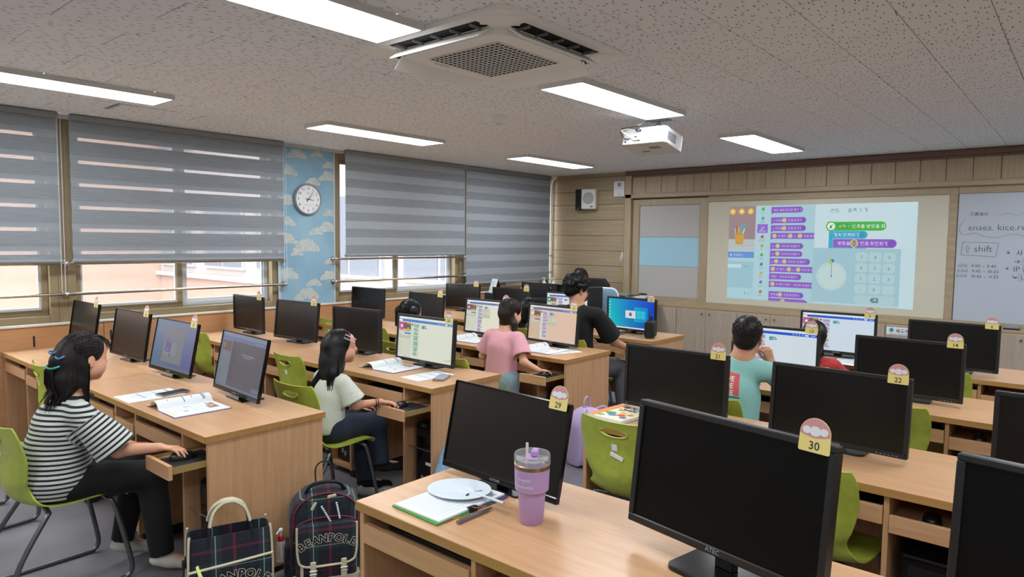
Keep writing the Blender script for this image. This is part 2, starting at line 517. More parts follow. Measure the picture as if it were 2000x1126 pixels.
# ceiling with separate tiles
pm('ceiling_void', '14110f', 0.9)
ceil = struct(MB().box(-6.4, XR, YB, YF+.02, ZC+.03, ZC+.12).build('ceiling', 'ceiling_void'))
def cam_px(p):
    M = SC.camera.matrix_world.inverted() @ Vector(p)
    if M.z > -0.05: return None
    return 1000+1324.035*M.x/-M.z, 563-1324.035*M.y/-M.z
tw, tl = 0.305, 0.6085
tiles = []
for i in range(-18, 10):
    x0 = -0.65+tw*i
    off = 3.39 if (i % 2) else 3.39-tl/2
    for j in range(-10, 9):
        y0 = off+tl*j
        a0, a1 = max(y0, YB), min(y0+tl, YF+.02)
        b0, b1 = max(x0, XW-.02), min(x0+tw, XR)
        if a1-a0 < .04 or b1-b0 < .04: continue
        q = cam_px(((b0+b1)/2, (a0+a1)/2, ZC))
        vis = q is not None and -80 < q[0] < 2080 and -120 < q[1] < 700
        d = math.hypot((b0+b1)/2, (a0+a1)/2)
        tiles.append((0 if vis else 1, d, b0, b1, a0, a1, i, j))
tiles.sort()
tme = {}
rest = MB(); n_t = 0
for vis, d, b0, b1, a0, a1, i, j in tiles:
    sx, sy = b1-b0-.0036, a1-a0-.0055
    if vis == 0 and n_t < 290:
        k = (round(sx, 3), round(sy, 3))
        if k not in tme:
            o = MB().box(-sx/2, sx/2, -sy/2, sy/2, 0, .018, .0018).build('ceiling_tile', 'ceiling_tile', ceil)
            tme[k] = o.data
        else:
            o = mkobj('ceiling_tile', tme[k], ceil)
        o.location = ((b0+b1)/2, (a0+a1)/2, ZC+random.Random(i*31+j).uniform(-.0008, .0008))
        if abs((b0+b1)/2+5.38) < .06 and abs((a0+a1)/2-2.17) < .1:
            o.scale = (.90, .95, 1); o.location.x -= .014; o.location.y += .013; o.rotation_euler = (.012, -.02, .012)   # the broken, loose tile
        n_t += 1
    else:
        rest.box(b0+.0011, b1-.0011, a0+.0011, a1-.0011, ZC, ZC+.018)
if rest.v: rest.build('ceiling_tiles_beyond', 'ceiling_tile', ceil, kind='stuff')

# ---- window wall
wl = struct(MB().box(-6.4, XW-.02, YB, YF+.02, 0, .885).box(-6.4, XW-.02, YB, YF+.02, 2.47, 2.75).build('wall_left', 'plaster'))
edges = [YB, -0.62, 0.69, 2.0, 3.3, 4.6, 5.9, 7.2, YF]
for a, b in zip(edges, edges[1:]):
    MB().box(XW-.02, XW, a+.002, b-.002, 0.0, .885, .002).build('low_panel', 'low_panel_wood', wl)
MB().box(-6.16, XW+.012, YB, YF, .885, .905, .004).build('sill', 'off_white_plastic', wl)
# cable slots in the low panel just above each desk row
for y in (1.52, 2.05, 3.33, 4.66, 5.9):
    MB().box(XW, XW+.003, y-.006, y+.006, .735, .815).build('cable_slot', 'black_matt', wl)
# pillar with wallpaper
pil = struct(MB().box(-6.4, XW, 3.56, 4.21, .905, 2.47).build('wall_pillar', 'sky_wallpaper'))
def cloud(cy, cz, s, seed, flip=1):
    R = random.Random(seed); mb = MB()
    bl = [(0, 0, .055), (.06, -.012, .042), (-.06, -.018, .04), (.1, -.03, .025), (-.1, -.035, .024), (.025, .03, .038), (-.03, .022, .034)]
    for bi, (dy, dz, r) in enumerate(bl):
        y0, z0, r0 = cy+flip*dy*s, cz+dz*s, r*s*R.uniform(.85, 1.15)
        pts = []
        for k in range(18):
            a = 2*PI*k/18; rr = r0*(1+.12*math.sin(a*5+bi))
            pts.append((min(4.208, max(3.562, y0+rr*math.cos(a)*1.1)), z0+rr*math.sin(a)*.8))
        mb.prism(pts, XW, XW+.0006+.0003*bi, 'x')
    mb.build('cloud', 'cloud_print', pil)
for n, (cy, cz, s, fl) in enumerate([(3.87, 1.50, 1.25, 1), (3.87, 1.01, 1.15, 1), (3.65, 1.57, 1.0, -1), (3.64, 1.74, .9, 1), (4.14, 2.21, 1.0, -1), (4.13, 1.69, 1.0, -1), (3.64, 1.22, 1.1, 1), (3.98, 1.645, .7, 1), (3.77, 2.41, .9, 1), (3.65, 2.24, 1.0, 1), (4.15, 2.33, .7, -1), (4.15, 1.84, .7, -1), (3.95, 2.15, .75, 1), (3.95, 1.125, .75, 1), (4.14, 1.19, .9, -1), (3.65, 1.95, 1.0, 1), (3.76, 1.43, .6, 1), (4.15, 1.34, .6, 1), (4.0, 2.43, .6, 1)]):
    cloud(cy, cz, s, n, fl)
MB().box(XW, XW+.012, 3.555, 3.575, .905, 2.47).box(XW, XW+.006, 4.195, 4.21, .905, 2.47).build('corner_strip', 'window_sash', pil)

# windows: fixed brown frame, pale sliding sashes, panes
def window(name, y0, y1, mull, z0=.905, z1=2.47):
    t = struct(thing_struct(name))
    fr = MB()
    fr.box(-6.22, -6.07, y0, y0+.06, z0, z1, .004).box(-6.22, -6.07, y1-.06, y1, z0, z1, .004)
    fr.box(-6.22, -6.07, y0+.06, y1-.06, z0, z0+.055, .004).box(-6.22, -6.07, y0+.06, y1-.06, z1-.06, z1, .004)
    fr.build('window_frame', 'window_frame', t)
    cells = [y0+.06]+list(mull)+[y1-.06]
    for k, (a, b) in enumerate(zip(cells, cells[1:])):
        x = -6.13 if k % 2 == 0 else -6.17
        s = MB()
        s.box(x-.018, x+.018, a, a+.045, z0+.055, z1-.06, .003).box(x-.018, x+.018, b-.045, b, z0+.055, z1-.06, .003)
        s.box(x-.018, x+.018, a+.045, b-.045, z0+.055, z0+.10, .003).box(x-.018, x+.018, a+.045, b-.045, z1-.105, z1-.06, .003)
        so = s.build('sash', 'window_frame' if k % 2 == 0 else 'window_sash', t)
        r_ = MB().box(x-.012, x+.006, a+.045, a+.06, z0+.10, z1-.105).box(x-.012, x+.006, b-.06, b-.045, z0+.10, z1-.105).box(x-.012, x+.006, a+.06, b-.06, z0+.10, z0+.118)
        r_.build('glazing_bead', 'window_sash', so)
        MB().box(x-.003, x+.003, a+.045, b-.045, z0+.10, z1-.105).build('pane', 'window_glass', so)
    return t
def thing_struct(name):
    o = bpy.data.objects.new(name, None); COL.objects.link(o); return o
window('window_1', -1.75, 1.70, [-.6, .55])
window('window_2', 1.76, 3.56, [2.66])
window('window_3', 4.21, 6.06, [5.10])
window('window_4', 6.14, 7.90, [7.02])
struct(MB().box(-6.25, XW, 6.06, 6.14, .905, 2.47).box(-6.25, -6.07, 1.70, 1.76, .905, 2.47).build('trim_1', 'window_frame'))

# the facade outside: a wing across the yard and one at right angles to it
pm('facade_peach', '957868', 0.9); pm('facade_cream', '958a84', 0.9); pm('facade_pink', '8e6a62', 0.9); pm('facade_glass', '5d646d', 0.2); pm('facade_sash', '8a8c90', 0.5)
fa = thing('neighbour_building', 'peach and cream school wing with white framed windows outside', 'building', (-14, 3, 0))
def fw(x0, x1, y0, y1, z0, z1, name, m, p=fa, b=0):
    return MB().box(x0+14, x1+14, y0-3, y1-3, z0, z1, b).build(name, m, p)
fw(-21, -20.2, -14, 8.2, -4, 9, 'wall', 'facade_peach')
fw(-20.2, -6.6, 8.2, 9, -4, .62, 'wall', 'facade_peach')
fw(-20.2, -6.6, 8.2, 9, .62, 9, 'wall', 'facade_cream')
fw(-20.2, -6.6, 8.05, 8.2, .52, .64, 'ledge', 'facade_cream')
fw(-20.18, -20.1, 2.0, 4.0, -4, 9, 'wall_stripe', 'facade_pink')
for x in (-19.0, -16.4, -13.8, -11.2, -8.6):
    for z0 in (.8, 3.9):
        wn = fw(x-1.0, x+1.0, 8.12, 8.2, z0, z0+1.7, 'window', 'facade_sash')
        for q in (-.93, .04):
            fw(x+q, x+q+.89, 8.1, 8.12, z0+.08, z0+1.62, 'pane', 'facade_glass', wn)
fw(-30, -6.5, -20, 12, -4.2, -4, 'yard', 'facade_cream')

# ---- blinds
def blind(y0, y1, zb, label, opened, fy=0.0):
    t = thing('roller_blind', label, 'blind', (-5.968, (y0+y1)/2, zb), 0, 'zebra roller blinds along the windows')
    w = (y1-y0)/2
    H = 2.485-zb
    MB().box(-.03, .03, -w, w, H-.03, H+.012, .008).build('headrail', 'grey_plastic', t)
    MB().tube([(0, -w, .012), (0, w, .012)], .016, 10).build('bottom_bar', 'grey_plastic', t, 40)
    pitch, dense = .174, .108
    z = .028; k = 0
    bands = {}
    def band(nm, mt, z0, z1, x):
        z1 = min(z1, H-.02)
        if z1-z0 < .01: return
        kk = (nm, round(z1-z0, 3))
        if kk not in bands:
            o = MB().box(-.0008, .0008, -w, w, 0, z1-z0).build(nm, mt, t); bands[kk] = o.data
        else: o = mkobj(nm, bands[kk], t)
        o.location = (x, 0, z0)
    if opened:
        band('fabric_band', 'blind_dense', .025, .062, .004)
        z = .062
        while z < H-.03:
            band('sheer_band', 'blind_sheer', z, z+.066, .004)
            band('rear_fabric_band', 'blind_dense', z+.026, z+.026+.112, -.008)
            band('fabric_band', 'blind_dense', z+.066, z+pitch, .004)
            z += pitch
    else:
        while z < H-.03:
            band('fabric_band', 'blind_dense', z, z+.092, .004)
            band('light_fabric_band', 'blind_mid', z+.092, z+pitch, .004)
            z += pitch
    MB().tube([(.02, w-.012, H-.02), (.02, w-.012, -.22)], .0016, 5).tube([(.02, w+.012, H-.02), (.02, w+.012, -.22)], .0016, 5).build('pull_cord', 'white_plastic', t)
    return t
blind(-.35, 1.70, 1.37, 'grey zebra roller blind at the far left end of the windows', True)
blind(1.775, 3.575, 1.37, 'grey zebra roller blind with open sheer gaps left of the clock', True)
blind(4.285, 6.055, 1.39, 'grey closed zebra roller blind just right of the clock', False)
blind(6.095, 7.80, 1.015, 'low hanging grey zebra roller blind in the room corner', False)

# ---- safety rails
def rail(y0, y1, z, label, ends):
    t = thing('safety_rail', label, 'rail', (-5.995, (y0+y1)/2, z), 0, 'steel safety rails across the windows')
    h = (y1-y0)/2
    MB().tube([(0, -h, 0), (0, h, 0)], .0125, 12).build('tube', 'rail_metal', t, 60)
    for e in ends:
        y = e-(y0+y1)/2
        MB().tube([(0, y, 0), (-.05, y, 0)], .010, 10).lathe([(.0, -.052), (.026, -.052), (.026, -.046), (0, -.044)], 14, (0, y, 0), 'x').ball((0, y, 0), .019, 10, 8).build('bracket', 'steel', t, 40)
rail(-1.7, 3.615, 1.125, 'long stainless lower rail across the window left of the clock', (1.735, 3.60))
rail(-1.7, 3.60, 1.362, 'upper stainless rail behind the blinds left of the clock', (1.735, 3.59))
rail(4.165, YF-.004, 1.128, 'lower stainless rail across the windows right of the clock', (4.18, 6.10))
rail(4.165, YF-.004, 1.365, 'upper stainless rail behind the blinds right of the clock', (4.18, 6.10))

# ---- clock
ck = thing('wall_clock', 'round white wall clock with grey rim on the sky wallpaper', 'clock', (XW, 3.878, 1.967))
MB().lathe([(0, .003), (.150, .003), (.158, .012), (.158, .03), (.150, .042), (.141, .040), (.139, .030)], 40, (0, 0, 0), 'x').build('rim', 'grey_plastic', ck, 40)
face = MB().lathe([(.141, .028), (.0, .030)], 40, (0, 0, 0), 'x').build('dial', 'white_plastic', ck)
CM = Matrix(((0, 0, 1, 0), (1, 0, 0, 0), (0, 1, 0, 0), (0, 0, 0, 1)))   # text plane -> facing +X
for h in range(1, 13):
    a = PI/2-h*PI/6
    nb = MB(); put_text(nb, str(h), Matrix.Translation((.0312, .112*math.cos(a), .112*math.sin(a)-.012)) @ CM, .038); nb.build('numeral', 'ink', ck)
nb = MB(); put_text(nb, 'TELEBEST', Matrix.Translation((.0312, 0, .055)) @ CM, .011); nb.build('lettering', 'ink', ck)
nb = MB(); put_text(nb, 'RADIO CONTROL CLOCK', Matrix.Translation((.0312, 0, -.06)) @ CM, .0085); nb.build('lettering', 'ink', ck)
def hand(ang, L, wd, x):
    a = math.radians(90-ang); c, s = math.cos(a), math.sin(a)
    p = [(-.03, -wd*.7), (L, -wd*.35), (L, wd*.35), (-.03, wd*.7)]
    MB().prism([(q[0]*c-q[1]*s, q[0]*s+q[1]*c) for q in p], x, x+.0012, 'x').build('clock_hand', 'ink', ck)
hand(97, .062, .006, .033); hand(35, .10, .0045, .0345); hand(50, .085, .0015, .036)
MB().lathe([(0, .033), (.006, .033), (.006, .039), (0, .039)], 10, (0, 0, 0), 'x').build('hub', 'ink', ck)

# ------------------------------------------------------------------ front wall
def plank_run(x0, x1, zs):
    for a, b in zip(zs, zs[1:]):
        MB().box(x0, x1, YF-.012, YF+.02, a+.002, b-.002, .003).build('plank', 'wall_wood', wf)
plank_run(XW, -4.735, [0, .20, .41, .61, .815, 1.021, 1.243, 1.448, 1.658, 1.869, 2.083, 2.267, 2.455])
MB().box(XW, -4.73, YF-.03, YF+.02, 2.455, 2.5, .004).build('cornice', 'wall_wood', wf)
# built-in frame around the boards
tr = struct(MB().box(-4.735, -4.64, YF-.10, YF+.02, .76, 2.44, .003).build('trim_2', 'wall_wood_upright'))
MB().box(-4.742, -4.735, YF-.105, YF-.09, .76, 2.44).build('edge_strip', 'wood_edge_gold', tr)
tr = struct(MB().box(-4.735, XR, YF-.11, YF+.02, 2.44, 2.50, .012).box(-4.735, XR, YF-.09, YF+.02, 2.415, 2.44, .004).build('trim_3', 'crown_wood'))
for i in range(33):
    a = -4.64+.2205*i-.02 if i else -4.64
    b = min(XR, -4.64+.2205*(i+1)-.02)
    MB().box(a+.002, b-.002, YF-.072, YF-.05, 2.19, 2.42, .003).build('panel_board', 'wall_wood_upright', tr)
struct(MB().box(-4.735, XR, YF-.10, YF-.02, 2.145, 2.20, .006).build('trim_4', 'wall_wood'))
struct(MB().box(-4.735, XR, YF-.095, YF-.04, .762, .80, .004).box(-4.64, XR, YF-.055, YF+.02, .795, .84, .003).build('trim_5', 'wall_wood'))
MB().box(-4.735, XR, YF-.098, YF-.094, .764, .775).build('edge_strip', 'wood_edge_gold', bpy.data.objects['trim_5'])
# framed felt panel
fp = thing('pin_board', 'tall pin board of grey felt with a pale blue middle band', 'pin board', (-4.12, YF-.035, 1.462))
fr = MB()
fr.box(-.52, -.42, -.01, .03, -.64, .665, .003).box(.42, .53, -.01, .03, -.64, .665, .003).box(-.42, .42, -.01, .03, .586, .665, .003).box(-.42, .42, -.01, .03, -.64, -.585, .003)
fr.build('frame', 'wall_wood_upright', fp)
for a, b, mt in ((.178, .586, 'felt_grey'), (-.195, .178, 'felt_blue'), (-.585, -.195, 'felt_grey')):
    MB().box(-.42, .42, .004, .03, a+.001, b-.001, .003).build('felt_panel', mt, fp)
# projection board
pb = thing('projection_board', 'wide cream projection board carrying a self-lit projector picture', 'board', (-2.34, YF-.04, 1.455))
MB().box(-1.25, 1.25, 0, .03, -.612, .615, .003).build('board', 'screen_cream', pb)
fr = MB()
fr.box(-1.25, 1.25, -.012, .035, .615, .692, .003).box(1.25, 1.318, -.012, .035, -.615, .692, .003).box(-1.25, 1.25, -.012, .035, -.645, -.612, .003)
fr.build('frame', 'wall_wood', pb)
# whiteboard
wb = thing('whiteboard', 'white magnetic board with handwritten notes beside the projection', 'whiteboard', (.42, YF-.04, 1.455))
MB().box(-1.438, 1.438, 0, .03, -.615, .62, .003).build('board', 'whiteboard', wb)
MB().box(-1.44, 1.44, -.012, .035, .62, .692, .003).box(-1.44, 1.44, -.012, .035, -.645, -.615, .003).box(1.44, 1.5, -.012, .035, -.645, .692, .003).build('frame', 'wall_wood', wb)
nt = MB()
def ink(name='handwriting'):
    global nt
    nt.build(name, 'marker_ink', wb); nt = MB()
def wtxt(t, x, z, s): put_text(nt, t, UP(x-.42, -.0008, z-1.455), s, 'LEFT', -.012 if t.isascii() else 0)
def stroke(pts, r=.0035):
    pp = [(p[0]-.42, -.0012, p[1]-1.455) for p in pts]
    nt.tube(smooth_path(pp, 5), r, 4, flat=.15)
wtxt('크롬에서', -.925, 1.86, .042)
ink()
stroke([(-.69, 1.86), (-.62, 1.885), (-.55, 1.86), (-.48, 1.89), (-.38, 1.87), (-.25, 1.89)])
ink('drawn_line')
wtxt('enaea. kice.re.kr', -.93, 1.72, .082)
ink()
stroke([(-.96, 1.82), (-1.0, 1.75), (-.97, 1.68), (-.86, 1.695), (-.8, 1.66), (-.68, 1.655), (-.58, 1.685), (-.45, 1.66), (-.3, 1.68)])
ink('drawn_line')
wtxt('shift', -.875, 1.515, .088)
ink()
for a, b in (((-.965, 1.61), (-.68, 1.60)), ((-.68, 1.60), (-.70, 1.47)), ((-.70, 1.47), (-.975, 1.485)), ((-.975, 1.485), (-.965, 1.61))): stroke([a, b])
for a, b in (((-.94, 1.545), (-.925, 1.575)), ((-.925, 1.575), (-.905, 1.545)), ((-.905, 1.545), (-.917, 1.545)), ((-.917, 1.545), (-.917, 1.505)), ((-.917, 1.505), (-.93, 1.505)), ((-.93, 1.505), (-.93, 1.545)), ((-.93, 1.545), (-.94, 1.545))): stroke([a, b], .0025)
ink('drawn_box')
wtxt('1교시  9:00 ~ 9:40', -1.0, 1.365, .04); ink(); wtxt('2교시  9:45 ~ 10:25', -1.0, 1.315, .04); ink(); wtxt('3교시  10:45 ~ 11:25', -1.005, 1.265, .04); ink()
wtxt('*', -.62, 1.47, .09); ink(); wtxt('사용', -.54, 1.49, .06); ink(); wtxt('→', -.56, 1.41, .06); ink(); wtxt('한/영', -.485, 1.41, .05); ink()
wtxt('*', -.62, 1.325, .08); ink(); wtxt('IP', -.56, 1.335, .07); ink(); wtxt('관리', -.49, 1.335, .06); ink(); wtxt('↳', -.565, 1.265, .05); ink(); wtxt('LOG', -.5, 1.265, .055); ink()
for X0, X1, Z0, Z1 in ((-.495, -.30, 1.395, 1.46), (-.515, -.33, 1.25, 1.315)):
    for a, b in (((X0, Z0), (X1, Z0)), ((X1, Z0), (X1, Z1)), ((X1, Z1), (X0, Z1)), ((X0, Z1), (X0, Z0))): stroke([a, b], .0025)
ink('drawn_boxes')
er = MB().box(-.06, .06, -.02, .02, .012, .04, .006).build('board_eraser', 'grey_plastic')
er.location = (-.54, YF-.075, .79)
tag(er, 'grey board eraser on the ledge below the whiteboard', 'eraser')
MB().box(-.065, .065, -.022, .022, .001, .0125, .003).build('felt_pad', 'black_matt', er)
# cabinets under the boards
def cabinet(x0, n):
    t = thing('low_cabinet', n, 'cabinet', (x0+.392, YF-.05, 0), 0, 'low cabinets along the front wall')
    MB().box(-.391, .391, -.03, .04, .0, .08).box(-.391, .391, -.05, .05, .08, .76).build('body', 'cabinet_wood', t)
    for s in (-1, 1):
        d = MB().box(.0015*s, .389*s, -.068, -.05, .085, .752, .002).build('door', 'cabinet_wood', t)
        MB().lathe([(0, -.088), (.010, -.087), (.0115, -.082), (.007, -.077), (.0045, -.068)], 12, (s*.047, 0, .705), 'y').build('knob', 'steel', d, 50)
    return t
names = ['grey wood two door cabinet at the left end under the pin board', 'grey wood two door cabinet under the left end of the projection board', 'grey wood two door cabinet directly behind the boy in mint',
         'grey wood two door cabinet below the projection board, behind monitor 5', 'grey wood two door cabinet with a paper name plate', 'grey wood two door cabinet under the whiteboard, behind monitor 6']
for i, n in enumerate(names): cabinet(-4.725+.784*i, n)
npl = MB().box(-.185, .185, -.002, .002, -.04, .04, .001).build('name_plate', 'paper')
npl.location = (-1.388, YF-.1205, .693)
tag(npl, 'white paper name plate stuck on a cabinet door', 'sign')
tx = MB(); put_text(tx, '헤도벳(29~30)', UP(-.10, -.0026, -.012), .045, 'LEFT', .01); put_text(tx, '사용 후에는 제자리에 정리해 주세요', UP(-.16, -.0026, -.034), .014, 'LEFT'); tx.build('lettering', 'ink', npl)
pm('teal', '2b98a8', .5)
MB().prism(arc_pts((-.14, .008), .02, 0, 2*PI, 12)[:-1], -.0028, -.002, 'y').prism([(-.165, .012), (-.14, .035), (-.115, .012)], -.0029, -.002, 'y').build('leaf_mark', 'teal', npl)

# speaker pair, access point, wall phone hook, cable duct
sp = thing('wall_speaker', 'pale grey wall speaker box angled beside the black one', 'speaker', (-5.30, YF-.012, 2.155))
mb = MB(T(0, -.075, 0, 0, 0, .25)); mb.box(-.105, .105, -.055, .055, -.137, .137, .012); mb.build('cabinet', 'off_white_plastic', sp)
gm = MB(T(0, -.075, 0, 0, 0, .25))
for k in range(7):
    r = .01+.0105*k
    gm.lathe([(r, -.0555), (r+.004, -.0575), (r+.007, -.0555)], 24, (0, 0, .01), 'y')
gm.build('grille', 'grey_plastic', sp)
MB(T(0, -.075, 0, 0, 0, .25)).box(.03, .065, -.058, -.055, -.11, -.095).build('badge', 'dark_grey', sp)
MB().box(-.02, .02, -.06, 0, -.05, .05).build('wall_mount', 'dark_grey', sp)
s2 = MB().box(-.048, .048, -.11, 0, -.14, .14, .006).build('wall_speaker', 'black_plastic'); s2.location = (-5.47, YF-.012, 2.155)
tag(s2, 'narrow black wall speaker beside the pale grey one', 'speaker')
MB().box(-.02, .02, -.1115, -.11, -.125, -.119).build('badge', 'grey_plastic', s2)
ap = thing('wireless_router', 'white wireless access box high on the wood wall', 'router', (-4.845, YF-.012, 2.28))
MB().box(-.1, .1, -.04, 0, -.105, .105, .012).build('case', 'white_plastic', ap)
pm('label_yellow', 'd9c23c', .5)
MB().box(-.035, .035, -.0412, -.04, -.068, -.06).build('label_strip', 'label_yellow', ap)
MB().box(-.035, .02, -.0412, -.04, .03, .08).build('grey_label', 'grey_plastic', ap)
MB().box(-.1, .1, -.0412, -.04, .005, .008).box(-.01, .012, -.0414, -.04, -.088, -.082).build('seam', 'grey_plastic', ap)
MB().tube(smooth_path([(-.03, -.015, .1), (-.03, -.012, .15), (.0, -.01, .20), (.015, -.01, .215)]), .004, 6).build('cable', 'white_plastic', ap)
hk = thing('wall_hook', 'small white plastic hook on the wood wall by the boards', 'hook', (-4.80, YF-.012, 1.365))
MB().box(-.02, .02, -.008, 0, -.005, .07, .003).build('plate', 'white_plastic', hk)
MB().tube(smooth_path([(-.012, -.01, .04), (-.014, -.03, .0), (-.012, -.03, -.04), (-.018, -.035, -.05)]), .006, 6).tube(smooth_path([(.006, -.01, .02), (.006, -.026, -.02), (.004, -.02, -.06)]), .005, 6).build('prong', 'white_plastic', hk, 60)
dc = MB().tube(smooth_path([(-5.9, YF-.03, 2.49), (-5.96, YF-.04, 2.45), (-5.99, YF-.05, 2.3), (-5.995, YF-.05, 1.9), (-5.995, YF-.05, .95)]), .016, 8).build('cable_duct', 'off_white_plastic', None, 60)
tag(dc, 'pale plastic cable duct running down the room corner', 'duct')

# ------------------------------------------------------------------ ceiling fittings
pm('lamp_frame', 'd5d5d2', 0.5)
m = pm('lamp_diffuser', 'ffffff', 0.5, emit='f4f9ff', estr=DIFFUSER_EMIT)
rows = {(-4.79, 1.35): 'long bright ceiling panel light nearest the camera above the left desks', (-4.79, 3.80): 'bright ceiling panel light in front of the wall clock', (-4.80, 6.31): 'bright ceiling panel light nearest the far corner',
        (-2.40, 1.38): 'largest bright ceiling panel light beside the air conditioner, at the top', (-2.40, 3.86): 'bright ceiling panel light between air conditioner and projector', (-2.34, 6.27): 'bright ceiling panel light in front of the projection board',
        (.0, 1.38): 'ceiling panel light out of view above the nearest right desks', (.0, 3.86): 'ceiling panel light out of view above the middle right desks', (.0, 6.27): 'ceiling panel light out of view in front of the whiteboard', (-4.79, -.9): 'ceiling panel light behind the camera near the windows', (-2.4, -.9): 'ceiling panel light behind the camera over the aisle', (0, -.9): 'ceiling panel light behind the camera on the right'}
for (x, y), lb in rows.items():
    t = thing('ceiling_light', lb, 'ceiling light', (x, y, ZC), 0, 'ceiling panel lights')
    MB().box(-.16, .16, -.643, -.632, -.030, -.0005).box(-.16, .16, .632, .643, -.030, -.0005).box(-.16, -.149, -.632, .632, -.030, -.0005).box(.149, .16, -.632, .632, -.030, -.0005).build('frame', 'lamp_frame', t)
    MB().box(-.149, .149, -.632, .632, -.0285, -.01).build('diffuser', 'lamp_diffuser', t)
    ld = bpy.data.lights.new('panel_lamp', 'AREA'); ld.shape = 'RECTANGLE'; ld.size = .28; ld.size_y = 1.24; ld.energy = LAMP_WATTS; ld.color = (.94, .975, 1)
    lo = bpy.data.objects.new('panel_lamp', ld); COL.objects.link(lo); lo.parent = t; lo.location = (0, 0, -.034)

# air conditioner cassette
ac = thing('ceiling_air_conditioner', 'white four way ceiling cassette air conditioner', 'air conditioner', (-2.275, 2.51, ZC))
pm('ac_white', 'f1f1ee', .5); pm('ac_dark', '1c1c1d', .8)
S = .475
mb = MB()
outer = rrect(-S, S, -S, S, .05, 4); 
mb.prism(rrect(-S, S, -S, S, .05, 4), -.022, -.0005)
mb.build('frame', 'ac_white', ac)
inn = MB()
inn.prism(rrect(-.33, .33, -.33, .33, .09, 6), -.052, -.022)
inn.build('inner_panel', 'ac_white', ac, 30)
for k in range(4):
    R4 = Matrix.Rotation(k*PI/2, 4, 'Z')
    MB(R4).box(-.28, .28, -.425, -.345, -.0225, -.021).build('air_slot', 'ac_dark', ac)
    for q in range(5): MB(R4).box(-.24+.12*q-.002, -.24+.12*q+.002, -.42, -.35, -.034, -.022).build('vane', 'grey_plastic', ac)
    MB(R4 @ T(0, -.345, -.03, .62 if k in (0, 1) else .75)).box(-.29, .29, -.085, .0, -.004, .004, .003).build('louver', 'ac_white', ac)
    MB(R4 @ T(-.375, -.375, -.022, 0, 0, PI/4)).box(-.06, .06, -.085, .085, -.006, .002, .002).build('corner_cover', 'ac_white', ac)
MB().box(-.225, .225, -.225, .225, -.0535, -.0515).build('grille_backing', 'ac_dark', ac)
gr = MB()
n = 15
for i in range(n+1):
    q = -.225+.45*i/n
    gr.box(q-.002, q+.002, -.225, .225, -.056, -.0535).box(-.225, .225, q-.002, q+.002, -.056, -.0535)
gr.build('grille', 'ac_white', ac)
tx = MB()
put_text(tx, 'SAMSUNG', Matrix.Translation((-.27, -.10, -.0526)) @ Matrix(((0, 1, 0, 0), (1, 0, 0, 0), (0, 0, -1, 0), (0, 0, 0, 1))), .024)
tx.build('lettering', 'dark_grey', ac)
# detector
dt = MB().lathe([(.0, -.062), (.02, -.06), (.036, -.048), (.042, -.03), (.056, -.028), (.06, -.01), (.06, -.001)], 24).build('ceiling_sensor', 'white_plastic', None, 40)
dt.location = (-3.41, 3.824, ZC); tag(dt, 'small round white ceiling sensor', 'sensor')
MB().lathe([(.018, -.0615), (.020, -.0625), (.022, -.0605)], 16).build('lens_ring', 'grey_plastic', dt)

# projector
pj = thing('projector', 'white projector hanging from the ceiling with cables plugged in', 'projector', (-2.585, 4.64, 2.335), 0)
PT = T(0, 0, 0, -.20)
mb = MB(PT); mb.prism(rrect(-.185, .185, -.14, .15, .03, 4), -.055, .06); mb.build('case', 'white_plastic', pj, 30)
MB(PT).prism(rrect(-.183, .183, -.138, .148, .03, 4), -.059, -.055).build('underside', 'off_white_plastic', pj, 30)
vt = MB(PT)
for i in range(6):
    for j in range(7): vt.box(.065+.012*i, .073+.012*i, -.1412, -.14, -.028+.012*j, -.021+.012*j)
for i in range(10):
    for j in range(5): vt.box(.185, .1862, -.10+.013*i, -.092+.013*i, -.03+.013*j, -.022+.013*j)
vt.build('vent_holes', 'dark_grey', pj)
pt = MB(PT)
for i in range(5): pt.box(-.155+.014*i, -.148+.014*i, -.1412, -.14, -.02, -.012)
pt.box(-.15, -.138, -.1415, -.14, -.046, -.034).box(-.075, -.05, -.1415, -.14, -.04, -.03).box(-.045, -.02, -.1415, -.14, -.04, -.03).box(-.07, -.05, -.1415, -.14, -.01, -.002).box(-.05, -.02, -.1415, -.14, .03, .05)
pt.build('port', 'black_plastic', pj)
MB(PT).lathe([(0, -.1418), (.018, -.1416), (.019, -.14)], 16, (.03, 0, .0), 'y').build('label_disc', 'grey_plastic', pj)
MB(PT).lathe([(.045, .149), (.045, .165), (.035, .166), (.0, .16)], 20, (.08, 0, 0), 'y').build('lens', 'black_gloss', pj, 40)
lb = MB(PT)
lb.box(-.05, .04, -.10, -.095, -.0605, -.059).box(.0, .09, -.05, .0, -.0605, -.059).box(-.1, -.03, .03, .06, -.0605, -.059)
lb.build('label', 'grey_plastic', pj)
ar = MB()
ar.box(-.05, .11, .0, .1, .155, .1645, .003).tube([(.03, .04, .155), (.03, .04, .07)], .014, 10).ball((.03, .04, .115), .024, 10, 8)
ar.build('ceiling_mount', 'grey_plastic', pj, 40)
cb = MB()
cb.tube(smooth_path([(-.03, -.02, .16), (-.05, -.09, .12), (-.12, -.13, .09), (-.16, -.18, .075), (-.13, -.19, .05), (-.08, -.16, .01), (-.06, -.15, -.005)]), .006, 6)
cb.build('white_cable', 'off_white_plastic', pj, 60)
cb = MB()
cb.tube(smooth_path([(-.02, -.02, .16), (-.06, -.1, .11), (-.15, -.17, .085), (-.16, -.19, .06), (-.14, -.17, .015), (-.115, -.15, .005)]), .004, 6).tube(smooth_path([(-.16, -.18, .085), (-.1, -.19, .085), (-.05, -.17, .075), (-.03, -.145, .068)]), .004, 6)
cb.box(-.045, -.015, -.175, -.15, .055, .08, .005)
cb.build('dark_cable', 'dark_grey', pj, 60)

